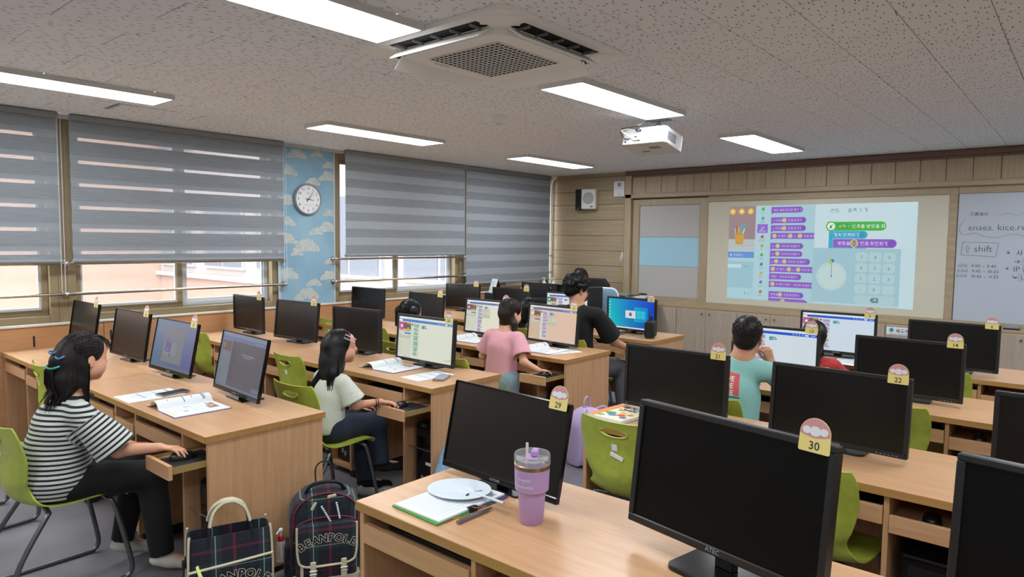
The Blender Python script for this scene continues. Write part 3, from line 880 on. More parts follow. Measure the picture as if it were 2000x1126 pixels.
# ------------------------------------------------------------------ desks
ROWS = [1.313, 2.622, 3.925, 5.19]
def desk(x0, y0, W, label, out=(), drop=()):
    """a two-seat computer desk; out = {seat: how far its mouse tray is pulled out}"""
    t = thing('computer_desk', label, 'desk', (x0, y0, 0), 0, 'computer desks in rows')
    dt_ = MB().box(.001, W-.001, .0025, .60, .69, .72, .002).build('desktop', 'desk_wood', t)
    MB().box(.001, W-.001, .0, .0025, .691, .7195).build('edge_band', 'desk_edge', dt_)
    MB().box(W-.0015, W+.0005, .003, .60, .691, .7195).build('edge_band', 'desk_edge', dt_)
    MB().box(-.0005, .0015, .003, .60, .691, .7195).build('edge_band', 'desk_edge', dt_)
    for a in (.004, W-.024):
        MB().box(a, a+.02, .015, .585, .03, .69, .001).build('end_panel', 'desk_wood_upright', t)
        MB().box(a, a+.02, .03, .09, .0, .03).box(a, a+.02, .51, .57, 0, .03).build('foot', 'black_matt', t)
    MB().box(.024, W-.024, .48, .498, .10, .69).build('modesty_panel', 'desk_wood_upright', t)
    for c in (0, 1):
        s0, s1 = c*W/2, (c+1)*W/2
        d0 = s1-.275
        MB().box(d0, d0+.018, .02, .48, .05, .69, .001).build('divider', 'desk_wood_upright', t)
        if c == 0: MB().box(s1-.009, s1+.009, .02, .48, .05, .69, .001).build('divider', 'desk_wood_upright', t)
        i0 = s0+(.024 if c == 0 else .009); i1 = s1-(.024 if c == 1 else .009)
        kt = MB().box(i0+.004, d0-.004, .03, .40, .592, .605).build('keyboard_tray', 'desk_wood', t)
        MB().box(i0+.002, d0-.002, .012, .03, .583, .648, .001).build('tray_front', 'desk_wood', kt)
        o = out.get(c, 0) if out else 0
        mt = MB().box(d0+.022, i1-.004, .03-o, .36-o, .585, .598).build('mouse_tray', 'desk_wood', t)
        MB().box(d0+.020, i1-.002, .012-o, .03-o, .560, .622, .001).build('tray_front', 'desk_wood', mt)
        MB().box(d0+.018, d0+.022, .03-o, .40-o, .584, .612).build('drawer_slide', 'slide_metal', mt); MB().box(i1-.004, i1, .03-o, .40-o, .584, .612).build('drawer_slide', 'slide_metal', mt)
        MB().box(d0+.018, i1, .03, .47, .05, .068).build('tower_shelf', 'desk_wood', t)
        MB().tube([(d0+.018, .045, .33), (i1, .045, .33)], .0035, 6).build('retaining_rod', 'steel', t)
        if c == 0: MB().box(s1-.03, s1+.01, .04, .46, 0, .05).build('foot', 'black_matt', t)
    return t
pm('slide_metal', 'b9a56c', .35, metal=.6)
WL, WRT = 1.602, 1.56
dn = {}
place = ['nearest row', 'second row', 'third row', 'front row']
outs = {(0, 1): {1: .155}, (1, 1): {1: .205}, (2, 1): {1: .225}, (3, 1): {1: .2}}
lbl_desk = [
 ['wooden two seat computer desk against the window wall beside the girl in stripes', 'wooden two seat computer desk where the girl in stripes works'],
 ['wooden two seat computer desk by the low panel in the second row', 'wooden two seat computer desk where the girl in white works'],
 ['wooden two seat computer desk by the windows in the third row', 'wooden two seat computer desk where the girl in pink stands'],
 ['wooden two seat computer desk in the far window corner of the front row', 'wooden two seat computer desk with the blue monitor and black case'],
]
for r, y in enumerate(ROWS):
    for k in (0, 1):
        desk(-6.045+k*(WL+.002), y, WL, lbl_desk[r][k], outs.get((r, k), {}))
lbl_r = ['nearest wooden two seat computer desk with the lavender tumbler', 'wooden two seat computer desk behind the large black foreground monitor', 'wooden two seat computer desk where the boy in mint works', 'wooden two seat computer desk of the child in red, nearest the cabinets']
for r, y in enumerate(ROWS):
    desk(-1.785-.015*(r > 0), y, WRT, lbl_r[r])
    if r in (0, 1): desk(-1.785-.015*(r > 0)+WRT+.003, y, WRT, ['wooden computer desk under the large black monitor cut by the bottom right corner', 'wooden computer desk under the monitor cut by the right picture edge'][r])

# ------------------------------------------------------------------ chairs
def chair_shell():
    prof = [(.215, .405), (.205, .425), (.17, .437), (.10, .436), (.02, .428), (-.06, .424), (-.115, .432), (-.155, .458), (-.178, .50), (-.188, .545), (-.186, .60), (-.186, .66), (-.194, .72), (-.206, .78), (-.214, .81)]
    hw = [.175, .19, .198, .203, .203, .196, .182, .160, .150, .158, .176, .188, .192, .186, .172]
    lift = [-.004, 0, .004, .008, .012, .018, .03, .045, .05, .045, .04, .038, .034, .03, .028]   # how far the rim comes in
    P = smooth_path([(a, b, 0) for a, b in prof], 4); H = smooth_path([(a, 0, 0) for a in hw], 4); L = smooth_path([(a, 0, 0) for a in lift], 4)
    n = len(P); nu = 20
    top = []; V = []
    for i in range(n):
        t = (P[min(i+1, n-1)]-P[max(i-1, 0)]).normalized()
        nrm = Vector((t.y, -t.x, 0))        # faces the sitter: up on the seat, forward on the back
        if nrm.dot(Vector((.6, .6, 0))) < 0: nrm = -nrm
        for j in range(nu+1):
            s = -1+2*j/nu
            q = abs(s)**2.2*L[i].x
            V.append((H[i].x*s, P[i].x+nrm.x*q, P[i].y+nrm.y*q, nrm))
    # handle hole
    hz, hx, rx, rz = .755, 0, .068, .02
    cut = set()
    def inside(p): return ((p[0]-hx)/rx)**2+((p[2]-hz)/rz)**2
    keep = []
    for i in range(n-1):
        for j in range(nu):
            q = (i*(nu+1)+j, i*(nu+1)+j+1, (i+1)*(nu+1)+j+1, (i+1)*(nu+1)+j)
            c = [sum(V[k][a] for k in q)/4 for a in range(3)]
            if c[2] > .6 and inside(c) < 1: cut.update(q); continue
            keep.append(q)
    used = set(k for q in keep for k in q)
    rim = cut & used
    W = list(V)
    for k in rim:
        d = math.sqrt(max(inside(V[k]), 1e-6)); 
        W[k] = (hx+(V[k][0]-hx)/d, V[k][1], hz+(V[k][2]-hz)/d, V[k][3])
    th = .0065
    A = [(v[0], v[1]+v[3].x*th/2, v[2]+v[3].y*th/2) for v in W]
    B = [(v[0], v[1]-v[3].x*th/2, v[2]-v[3].y*th/2) for v in W]
    N = len(A)
    faces = list(keep)+[tuple(k+N for k in q[::-1]) for q in keep]
    cnt = {}
    for q in keep:
        for a, b in zip(q, q[1:]+q[:1]):
            cnt[a, b] = cnt.get((a, b), 0)+1
    for (a, b) in cnt:
        if (b, a) not in cnt: faces.append((b, a, a+N, b+N))
    mb = MB(); mb.add(A+B, faces)
    return mb
def make_chair():
    t = thing('school_chair', 'x', 'chair', (0, 0, 0))
    mb = chair_shell(); o = mb.build('seat_shell', 'chair_green', t, 45, fix=True)
    # rolled rim of the shell and the handle
    MB().tube([(.070*math.cos(a), -.2005-.02*math.sin(a)*.12, .755+.0215*math.sin(a)) for a in [2*PI*k/20 for k in range(20)]], .0045, 6, closed=True).build('handle_rim', 'chair_green', t, 60)
    for s in (-1, 1):
        pts = [(s*.10, .135, .412), (s*.165, .14, .405), (s*.182, .16, .36), (s*.20, .205, .12), (s*.203, .212, .05), (s*.203, .195, .018), (s*.203, .15, .012), (s*.203, -.18, .012), (s*.203, -.225, .018), (s*.203, -.238, .045), (s*.19, -.18, .22), (s*.172, -.09, .385), (s*.16, -.075, .403), (s*.10, -.07, .408)]
        MB().tube(smooth_path(pts, 4), .0105, 8).build('sled_leg', 'leg_metal', t, 60)
    for y in (.135, -.07):
        MB().tube([(-.11, y, .411), (.11, y, .411)], .010, 8).build('cross_bar', 'leg_metal', t, 60)
    MB(T(0, -.187, .69, .10)).box(-.017, .017, -.006, .004, -.025, .025, .004).build('maker_tag', 'white_plastic', t)
    for c in kids(t): c.scale = (1, 1.08, .957)
    for c in kids(t): c.matrix_local
    return t
CH = make_chair(); first = [True]
def chair(x, y, rz, label, tagged=True):
    if first[0]:
        first[0] = False; o = CH; o.location = (x, y, 0); o.rotation_euler = (0, 0, rz); o['label'] = label; o['group'] = 'lime green school chairs'
    else: o = dup(CH, (x, y, 0), rz, label, 'lime green school chairs', () if tagged else ('maker_tag',))
    return o
chair(-3.50, .945, 0.02, 'lime green chair with the girl in stripes sitting on it')
chair(-4.95, 1.47, -.05, 'empty lime green chair behind the girl in stripes, tucked under the desk')
chair(-4.55, .84, .12, 'lime green chair just cut by the left picture edge')
chair(-5.72, 2.81, -.04, 'lime green chair seen edge on behind the two lit left monitors')
chair(-4.17, 2.71, -.03, 'empty lime green chair left of the girl in white')
chair(-3.32, 2.22, .06, 'lime green chair with the girl in white sitting on it')
chair(-5.77, 4.145, 0, 'lime green chair at the window end of the third row')
chair(-4.93, 4.05, -.06, 'lime green chair just right of the dark monitor behind the girl in white')
chair(-4.12, 3.60, -.04, 'lime green chair of the child with pigtails')
chair(-3.29, 3.42, -.10, 'empty lime green chair pushed back behind the girl in pink')
chair(-5.33, 4.99, -.05, 'lime green chair in the front row nearest the windows')
chair(-4.05, 4.94, 0, 'lime green chair of the child hidden behind the girl in pink')
chair(-3.25, 4.70, 0, 'lime green chair with the man in black sitting on it')
cA = chair(-1.585, 2.77, .03, 'lime green chair with handle hole and white stickers, facing away at the nearest desk')
MB(T(.012, -.2055, .615, .02, .28, 0)).box(-.034, .034, -.003, .002, -.009, .009, .001).build('paper_sticker', 'paper', cA)
chair(-.755, 2.73, -.06, 'lime green chair right of the large black foreground monitor')
chair(-.735, 3.98, -.05, 'lime green chair by the right edge of the second row black monitor')
chair(-1.50, 3.50, .04, 'lime green chair with the boy in mint sitting on it')
chair(-.71, 5.22, -.04, 'lime green chair farthest right, at the front row desk')
chair(-1.42, 4.80, 0, 'lime green chair of the child in red')
chair(-1.43, .92, .03, 'lime green chair whose top corner shows at the bottom edge')

# ------------------------------------------------------------------ monitors
def card(parent, num, x, z, y):
    c = MB()
    P = [(-.037, -.016), (-.034, -.019), (.034, -.019), (.037, -.016), (.036, .022)]
    P += [(.0365*math.cos(a), .022+.037*math.sin(a)) for a in [PI*k/14 for k in range(1, 14)]]
    P += [(-.036, .022)]
    c.prism([(p[0]+x, p[1]+z) for p in P], y-.0015, y, 'y')
    o = c.build('number_card', 'badge_yellow', parent)
    k = MB()
    q = [(.0355*math.cos(a), .022+.036*math.sin(a)) for a in [PI*j/14 for j in range(0, 15)]]
    q += [(-.02, .017), (0, .014), (.02, .017)]
    k.prism([(p[0]+x, p[1]+z) for p in q], y-.0019, y-.0015, 'y')
    k.build('card_top', 'badge_pink', o)
    k = MB()
    for dx, dz, r in ((-.02, .03, .0095), (0, .029, .0125), (.02, .03, .0095)):
        k.prism([(x+dx+r*math.cos(a)*1.05, z+dz+r*math.sin(a)*.92) for a in [2*PI*j/14 for j in range(14)]], y-.0023-.0001*(dx == 0), y-.0019, 'y')
    k.build('cloud_print', 'badge_white', o)
    k = MB(); put_text(k, str(num), UP(x, y-.0017, z-.0125), .0265, 'CENTER', .012); k.build('number', 'ink', o)

def R_(mb, S, u0, v0, u1, v1, col, L=1, skew=0):
    """a flat rectangle of colour on the screen S=(x0,z0,w,h,y)"""
    x0, z0, w, h, y = S
    mb.col = col
    yy = y-.0002*L
    mb.add([(x0+u0*w, yy, z0+v0*h), (x0+u1*w, yy, z0+v0*h), (x0+u1*w, yy, z0+v1*h), (x0+u0*w, yy, z0+v1*h)], [(0, 1, 2, 3)])
def editor(mb, S, bg, bar, blocks, toy='c9559a', side='d9dccb', popup=False, seed=1):
    R = random.Random(seed)
    R_(mb, S, 0, 0, 1, 1, bg, 1)
    R_(mb, S, 0, .975, 1, 1, 'f2f4f4', 2); R_(mb, S, .0, .94, 1, .975, bg, 2)
    R_(mb, S, 0, .885, 1, .945, bar, 3); R_(mb, S, 0, .885, .065, .93, 'f4f6f6', 4); R_(mb, S, .02, .948, .14, .968, 'ffffff', 4)
    for k in range(4): R_(mb, S, .72+.035*k, .908, .735+.035*k, .922, 'dfe8f5', 4)
    R_(mb, S, .86, .90, .905, .927, 'ffffff', 4); R_(mb, S, .93, .908, .98, .92, 'dfe8f5', 4)
    R_(mb, S, .0, 0, .245, .885, side, 2)
    R_(mb, S, .005, .645, .235, .86, '7d5a50', 3); R_(mb, S, .005, .645, .235, .70, 'cbb9a2', 4)
    x0, z0, w, h, y = S
    def disc(u, v, r, col, L):
        mb.col = col
        mb.add([(x0+u*w+r*w*math.cos(a), y-.0002*L, z0+v*h+r*w*math.sin(a)) for a in [2*PI*k/14 for k in range(14)]], [tuple(range(14))])
    disc(.055, .765, .05, toy, 5); disc(.025, .82, .02, toy, 5); disc(.085, .82, .02, toy, 5); disc(.055, .765, .021, 'f0f0e6', 6)
    R_(mb, S, .035, .66, .04, .70, toy, 5); R_(mb, S, .07, .66, .075, .70, toy, 5)
    R_(mb, S, .165, .66, .20, .71, 'd79b4a', 5); R_(mb, S, .17, .71, .195, .735, 'c8d8c0', 5)
    for k in range(3): disc(.165+.028*k, .838, .010, 'f0b049', 6)
    R_(mb, S, .12, .58, .235, .615, bar, 4); R_(mb, S, .01, .47, .235, .56, 'c3cbb9', 3); R_(mb, S, .05, .535, .2, .55, 'e4e8da', 4)
    for k in range(6): R_(mb, S, .02, .38-.055*k, .032, .39-.055*k, 'c55b5b', 4); R_(mb, S, .045, .381-.055*k, .06+.02*R.random(), .388-.055*k, '9aa094', 4)
    R_(mb, S, .245, 0, .285, .885, 'dfe6dc', 2); R_(mb, S, .25, .80, .28, .85, blocks, 4)
    for k in range(10): R_(mb, S, .258, .76-.055*k, .272, .775-.055*k, '8f9fae', 4)
    R_(mb, S, .285, 0, .40, .885, 'd5ded6', 2)
    z = .835
    while z > .1:
        for q in range(R.choice((2, 3, 3))):
            wd = R.uniform(.06, .10)
            R_(mb, S, .297, z-.026, .297+wd, z, blocks, 4); R_(mb, S, .305, z-.016, .297+wd*.8, z-.010, 'dcd2ea', 5)
            z -= .037
        z -= .022
    R_(mb, S, .44, .80, .52, .825, '37b04b', 4); R_(mb, S, .44, .745, .49, .80, '2aa0c8', 4); R_(mb, S, .45, .76, .535, .785, '8a4fd0', 5)
    R_(mb, S, .46, .77, .51, .777, 'e8e0f5', 6)
    if popup:
        R_(mb, S, .40, .46, .58, .735, 'bfcbb8', 6); disc(.45, .61, .04, 'e3cbb2', 7)
        for a in range(3):
            for b in range(3): R_(mb, S, .505+.024*a, .56+.05*b, .523+.024*a, .60+.05*b, 'e9dccb', 7)
    for k in range(5): R_(mb, S, .12+.03*k, .012, .135+.03*k, .024, '59616b', 5)
    R_(mb, S, 0, 0, 1, .035, bg, 3)
    R_(mb, S, .87, .06, .985, .095, 'e3c8c0', 4); R_(mb, S, .955, .10, .975, .112, 'd04848', 4)
def desktop_blue(mb, S):
    n = 14
    x0, z0, w, h, y = S
    for i in range(n):
        for j in range(8):
            u, v = (i+.5)/n, (j+.5)/8
            r = (1-u)*.2; c = (int(6+40*r), int(70+120*(1-u)**1.2+25*(1-v)*(1-u)+ (60 if abs(u-.72) < .12 and abs(v-.5) < .2 else 0)), int(185+30*u*(v) +20*(1-u)))
            R_(mb, S, i/n, j/8, (i+1)/n, (j+1)/8, (c[0], min(c[1], 210), min(c[2], 225)), 1)
    R_(mb, S, 0, 0, 1, .045, 'dfe9ee', 2)
    for k in range(6): R_(mb, S, .015, .86-.11*k, .04, .90-.11*k, 'cfe3ea', 3)
    for a in (0, 1):
        for b in (0, 1): R_(mb, S, .62+.095*a, .36+.14*b, .71+.095*a, .49+.14*b, '2fc3e8', 2)
    R_(mb, S, .38, .36, .60, .62, 'e9e4dc', 4)
    for q in ((.46, .44, .5, .53), (.485, .43, .52, .52), (.475, .50, .51, .56)): R_(mb, S, *q, '6a5acb', 5)
def desktop_washed(mb, S):
    n = 12
    for i in range(n):
        for j in range(8):
            u, v = (i+.5)/n, (j+.5)/8
            a = (92, 148, 186); b = (98, 112, 190); cc = (158, 178, 218)
            c = [int(a[k]*(1-u)+b[k]*u) for k in range(3)]; c = [int(c[k]*(1-.8*v)+cc[k]*.8*v) for k in range(3)]
            R_(mb, S, i/n, j/8, (i+1)/n, (j+1)/8, c, 1)
    R_(mb, S, .24, .12, .74, .87, '9aa3b0', 2); R_(mb, S, .28, .56, .60, .635, '8e9ad0', 3)
    R_(mb, S, .29, .27, .58, .55, 'a9b3bd', 3); R_(mb, S, .31, .34, .45, .55, '7f79c4', 4); R_(mb, S, .37, .38, .39, .42, 'dde0ea', 5); R_(mb, S, .42, .27, .47, .305, '6f78c0', 5)
    R_(mb, S, 0, 0, 1, .05, '7d8fae', 3)
def editor_washed(mb, S):  # greyed picture colours carry the window reflection's wash
    R_(mb, S, 0, 0, 1, 1, '6a7183', 1); R_(mb, S, 0, .93, 1, 1, '9fb4cf', 2); R_(mb, S, .0, .86, 1, .93, '7f96d0', 2)
    R_(mb, S, 0, 0, .26, .86, '8ea3b8', 2); R_(mb, S, .03, .66, .24, .84, '8d6f70', 3); R_(mb, S, .04, .7, .1, .8, '7fa8ac', 4); R_(mb, S, .17, .68, .2, .72, 'b06a4a', 4)
    for k in range(14): R_(mb, S, .285, .80-.05*k, .385-.03*(k % 3), .818-.05*k, '565d76', 3)
    R_(mb, S, .50, .64, .78, .665, 'aab2c4', 3); R_(mb, S, .55, .60, .72, .625, '9aa2b6', 3)
    for k in range(3): R_(mb, S, .78+.06*k, .885, .81+.06*k, .905, 'b9c9ea', 3)
    R_(mb, S, 0, 0, 1, .05, '8399ad', 3); R_(mb, S, .82, .07, .98, .14, '8b93b4', 3); R_(mb, S, .03, .38, .2, .385, 'a9bccb', 3)
    for k in range(6): R_(mb, S, .03, .3-.04*k, .12, .306-.04*k, '6f8396', 3)

def monitor(num, x, y, rz, kind, label, tilt=4, w=.52, h=.303, content=None, zb=.055, carded=True, dim=False):
    if kind != 'big' and zb == .055:
        k = 1.0377; x, y, w, h, zb = x*k, y*k, w*k, h*k, .026
    t = thing('monitor', label, 'monitor', (x, y, .72), math.radians(rz), 'monitors on the computer desks')
    A = T(0, 0, zb, -math.radians(tilt))
    if kind == 'slim': bz, chin, d = .006, .022, .02
    elif kind == 'big': bz, chin, d = .017, .022, .034
    else: bz, chin, d = .017, .021, .028
    mat_c = 'black_plastic' if kind != 'slim' else 'black_gloss'
    cs = MB(A)
    w2 = w/2
    # frame ring
    cs.box(-w2, w2, 0, d, 0, chin, .003).box(-w2, w2, 0, d, h-bz, h, .003).box(-w2, -w2+bz, 0, d, chin-.001, h-bz+.001, .002).box(w2-bz, w2, 0, d, chin-.001, h-bz+.001, .002)
    cs.box(-w2+bz, w2-bz, .012, d-.001, chin, h-bz)
    cs.build('casing', mat_c, t)
    MB(A).prism([(-w2*.7, .03), (w2*.7, .03), (w2*.62, h*.8), (-w2*.62, h*.8)], d-.004, d+.022, 'y').build('rear_housing', 'black_plastic', t)
    if content is None:
        MB(A).box(-w2+bz-.001, w2-bz+.001, .006, .0125, chin-.001, h-bz+.001).build('screen', 'screen_off_dark' if kind == 'big' else 'screen_off', t)
    else:
        so = MB(A).box(-w2+bz-.001, w2-bz+.001, .006, .0125, chin-.001, h-bz+.001).build('screen', 'screen_off', t)
        k = MB(A); content(k, (-w2+bz, chin, w-2*bz, h-chin-bz, .006)); k.build('screen_picture', 'screen_washed' if dim else 'screen_lit', so)
    # stand
    MB().box(-.028, .028, d+.018, d+.046, .008, zb+.12, .004).build('neck', 'black_plastic', t)
    if kind == 'slim': MB().box(-.10, .10, .0, .125, .0, .007, .002).build('base', 'black_gloss', t)
    else: MB().prism(rrect(-.115, .115, -.045 if kind == 'big' else -.0, .125, .03), .0, .010).build('base', 'black_gloss' if kind == 'big' else 'black_plastic', t)
    br = {'slim': 'LUCOMS', 'big': 'ATEC'}.get(kind, 'SAMSUNG')
    k = MB(); k.M = A; put_text(k, br, UP(0, -.0004, chin*.30), .012 if kind != 'big' else .017, 'CENTER', .01); k.build('lettering', 'grey_plastic', t)
    if kind == 's':
        k = MB(A)
        for q in range(6): MB(A).box(w2-.04-.014*q, w2-.033-.014*q, -.0004, .001, .006, .0085).build('button', 'grey_plastic', t)
        MB(A).box(-w2+.012, -w2+.024, -.0004, .001, .006, .012).build('energy_sticker', 'sticker_blue', t)
    if carded:
        holder = t
        # card leans with the screen
        k0 = len(bpy.data.objects)
        card(t, num, w*.41, h-.006, -.0005)
        for ch in kids(t):
            if ch.name.startswith('number_card'):
                ch.matrix_local = A
    return t
pm('sticker_blue', '3b6f9e', .5)
ED = editor
monitor(25, -5.755, 1.735, 0, 'slim', 'slim dark monitor at the window end of the nearest left row', 9, .54, .312, zb=.05)
monitor(26, -4.83, 1.72, 1, 'slim', 'slim switched off monitor just behind the head of the girl in stripes', 9, .545, .31)
monitor(27, -4.10, 1.685, 1, 'slim', 'slim monitor showing a blue desktop with a grey login window', 11.5, .527, .31, desktop_washed, dim=True)
monitor(28, -3.28, 1.667, -4.4, 'slim', 'slim monitor with a dim, washed out coding screen in front of the girl in stripes', 11.5, .533, .31, editor_washed, dim=True, carded=False)
monitor(17, -5.495, 2.93, -1, 's', 'black switched off monitor numbered 17 by the window', 0, .51)
monitor(18, -4.756, 2.918, 4.5, 's', 'black switched off monitor numbered 18 below the sky wallpaper', 6, .53, .306)
monitor(19, -3.985, 2.94, 5, 's', 'black switched off monitor numbered 19 behind the girl in white', 0, .50, .305, carded=False)
monitor(20, -3.253, 2.924, -.5, 's', 'monitor numbered 20 showing green code blocks', 4, .55, .304, lambda m, S: ED(m, S, 'e3e8d6', '4b7fd0', '35a04c', seed=20))
monitor(9, -5.715, 4.36, 0, 's', 'black switched off monitor at the window end of the third row', 2, .535, carded=False, zb=.05)
monitor(10, -4.71, 4.24, -5, 's', 'dark monitor numbered 10 beyond the child with pigtails', 6, .53)
monitor(11, -3.88, 4.19, 0, 's', 'pale lit monitor numbered 11 left of the girl in pink', 6, .51, .30, lambda m, S: ED(m, S, 'ecead6', '5577bb', '8d5fae', toy='7a4a6a', popup=True, seed=11))
monitor(12, -3.182, 4.189, -5.7, 's', 'peach tinted lit monitor numbered 12 beside the girl in pink', 5, .53, .301, lambda m, S: ED(m, S, 'e8c9b2', '6470ac', '9a5db0', toy='d9c4a8', side='dcbfa6', popup=True, seed=12))
monitor(1, -5.513, 5.56, 4, 's', 'black switched off monitor numbered 1 in the far window corner', 1.5, .51, .296)
monitor(2, -4.64, 5.40, 1, 's', 'black switched off monitor numbered 2 in the front row', 2, .515, .30)
monitor(3, -3.87, 5.34, 0, 's', 'lit monitor with a green toy picture, half hidden by the man in black', 2, .515, .30, lambda m, S: ED(m, S, 'e4ecef', '3a74cc', '8a4fd0', toy='1fae7c', seed=3))
monitor(4, -3.247, 5.51, -3.7, 's', 'monitor numbered 4 showing a bright blue desktop', -1, .542, .311, desktop_blue, zb=.024)
monitor(29, -1.454, 1.621, -3, 'slim', 'slim black monitor numbered 29 behind the lavender tumbler', 12.4, .527, .304)
monitor(30, -.692, 1.598, -11.2, 'big', 'large black monitor numbered 30 in the right foreground', 7.2, .567, .345, zb=.062)
monitor(31, .075, 1.64, -9, 'big', 'large black monitor cut by the bottom right picture corner', 6, .567, .345, zb=.062)
monitor(21, -1.46, 2.866, -.3, 's', 'black switched off monitor numbered 21 behind the big one', 2.8, .524, .30)
monitor(22, -.742, 2.834, -2.4, 's', 'black switched off monitor numbered 22 in the second row', 4.5, .521, .301)
monitor(23, .03, 2.80, -2, 's', 'black monitor cut by the right picture edge', 3, .521, .301)
monitor(13, -1.425, 4.08, 0, 's', 'white lit monitor numbered 13 in front of the boy in mint', 2, .52, .302, lambda m, S: ED(m, S, 'd9e4ec', '1557d8', '8a4fc8', seed=13))
monitor(14, -.71, 4.021, .6, 's', 'black switched off monitor numbered 14 in the third row', 2.2, .508, .303)
monitor(5, -1.387, 5.265, 0, 's', 'white lit monitor numbered 5 beyond the child in red', 2, .52, .302, lambda m, S: ED(m, S, 'd3e4f0', '1557d8', '8a4fc8', seed=5))
monitor(6, -.662, 5.148, -2.9, 's', 'black switched off monitor numbered 6 in front of the cabinets', 2, .509, .301)

# ------------------------------------------------------------------ towers, keyboards, mice in the desks
pm('key_black', '1b1c1f', .5); pm('mouse_black', '15161a', .3); pm('pad_black', '1a1b1d', .8)
def make_tower():
    t = thing('computer_tower', 'x', 'computer', (0, 0, 0))
    MB().box(-.085, .085, .0, .36, .002, .40, .006).build('case', 'cpu_black', t)
    MB().box(-.078, .078, -.012, .0, .01, .392, .006).build('front_panel', 'black_gloss', t)
    MB().box(-.06, .06, -.0135, -.012, .33, .372).build('drive_door', 'cpu_black', t)
    MB().box(.01, .055, -.0135, -.012, .16, .178).build('white_label', 'paper', t)
    MB().box(-.03, -.01, -.0135, -.012, .06, .09).box(.0, .02, -.0135, -.012, .045, .075).build('chrome_mark', 'grey_plastic', t)
    return t
TW = make_tower(); TW0 = [True]
def tower(x, y, label):
    if TW0[0]: TW0[0] = False; o = TW; o.location = (x, y, .068); o['label'] = label; o['group'] = 'black computer towers inside the desks'
    else: dup(TW, (x, y, .068), 0, label, 'black computer towers inside the desks')
def make_keyboard():
    t = thing('keyboard', 'x', 'keyboard', (0, 0, 0))
    MB().box(-.21, .21, -.065, .065, .0, .016, .004).build('body', 'black_plastic', t)
    k = MB()
    for r in range(6):
        z0, z1 = .016, .0215+.001*r
        yy = -.056+.019*r
        x = -.203
        while x < .19:
            wd = .0165 if not (r == 0 and -.09 < x < .0) else .09
            if not (.075 < x < .083 or .135 < x < .142): k.box(x, x+wd, yy, yy+.0155, z0, z1, .002)
            x += wd+.0028
    ko = k.build('key_field', 'key_black', t, kind='stuff')
    return t
KB = make_keyboard(); KB0 = [True]
def keyboard(x, y, label):
    if KB0[0]: KB0[0] = False; o = KB; o.location = (x, y, .605); o['label'] = label; o['group'] = 'black keyboards in the desk trays'
    else: dup(KB, (x, y, .605), 0, label, 'black keyboards in the desk trays')
def mouse_mesh(name):
    def f(u, v):
        a = 2*PI*u; th = v*PI/2
        r = math.cos(th)
        x = .031*r*math.cos(a)*(1-.12*math.sin(a)); y = .056*r*math.sin(a)
        z = .036*math.sin(th)**.8*(1-.25*math.sin(a)*r)
        return (x, y, z)
    return MB().grid(f, 20, 8)
def make_mouse():
    t = thing('computer_mouse', 'x', 'mouse', (0, 0, 0))
    mouse_mesh('b').build('shell', 'mouse_black', t, 60, fix=True)
    MB().tube([(-.001, .02, .033), (-.001, .045, .022)], .0045, 8).build('wheel', 'dark_grey', t)
    MB().tube(smooth_path([(0, .054, .012), (.0, .10, .004), (.03, .16, .004), (.02, .22, .004)]), .002, 5).build('cable', 'black_matt', t)
    return t
MO = make_mouse(); MO0 = [True]
def mouse(x, y, z, label, rz=0):
    if MO0[0]: MO0[0] = False; o = MO; o.location = (x, y, z); o.rotation_euler = (0, 0, rz); o['label'] = label; o['group'] = 'black computer mice'
    else: dup(MO, (x, y, z), rz, label, 'black computer mice')
def pad(x, y, z, label, rz=0):
    o = MB().box(-.085, .085, -.10, .10, 0, .003, .001).build('mouse_pad', 'pad_black'); o.location = (x, y, z); o.rotation_euler = (0, 0, rz)
    tag(o, label, 'mouse pad', 'black mouse pads')
def bay(bank, r, c):
    """centre x of keyboard bay and of tower bay"""
    if bank == 'L':
        W = WL; x0 = -6.045+(c//2)*(WL+.002)+(c % 2)*W/2
    else:
        W = WRT; x0 = -1.785-.015*(r > 0)+(c//2)*(WRT+.003)+(c % 2)*W/2
    return x0+(W/2-.275)/2+.008, x0+W/2-.275+.018+.117
who = {('L', 0, 3): 'under the hand of the girl in stripes', ('L', 1, 3): 'under the hand of the girl in white', ('L', 2, 3): 'under the hand of the girl in pink', ('L', 3, 3): 'under the desk of the man in black'}
seatname = {('L', 0, 0): 'window end seat of the nearest left row', ('L', 0, 1): 'seat behind the empty left chair', ('L', 0, 2): 'seat between the two lit left monitors', ('L', 0, 3): 'desk of the girl in stripes',
            ('L', 1, 0): 'window end seat of the second row', ('L', 1, 1): 'seat below the sky wallpaper', ('L', 1, 2): 'seat left of the girl in white', ('L', 1, 3): 'desk of the girl in white', ('L', 2, 2): 'seat of the child with pigtails', ('L', 2, 3): 'desk of the girl in pink', ('L', 3, 3): 'desk of the man in black',
            ('R', 0, 0): 'desk of the lavender tumbler', ('R', 1, 0): 'seat of the stickered green chair', ('R', 1, 1): 'seat beyond the large foreground monitor', ('R', 2, 0): 'desk of the boy in mint', ('R', 2, 1): 'seat right of the boy in mint', ('R', 3, 0): 'desk of the child in red', ('R', 3, 1): 'seat right of the child in red'}
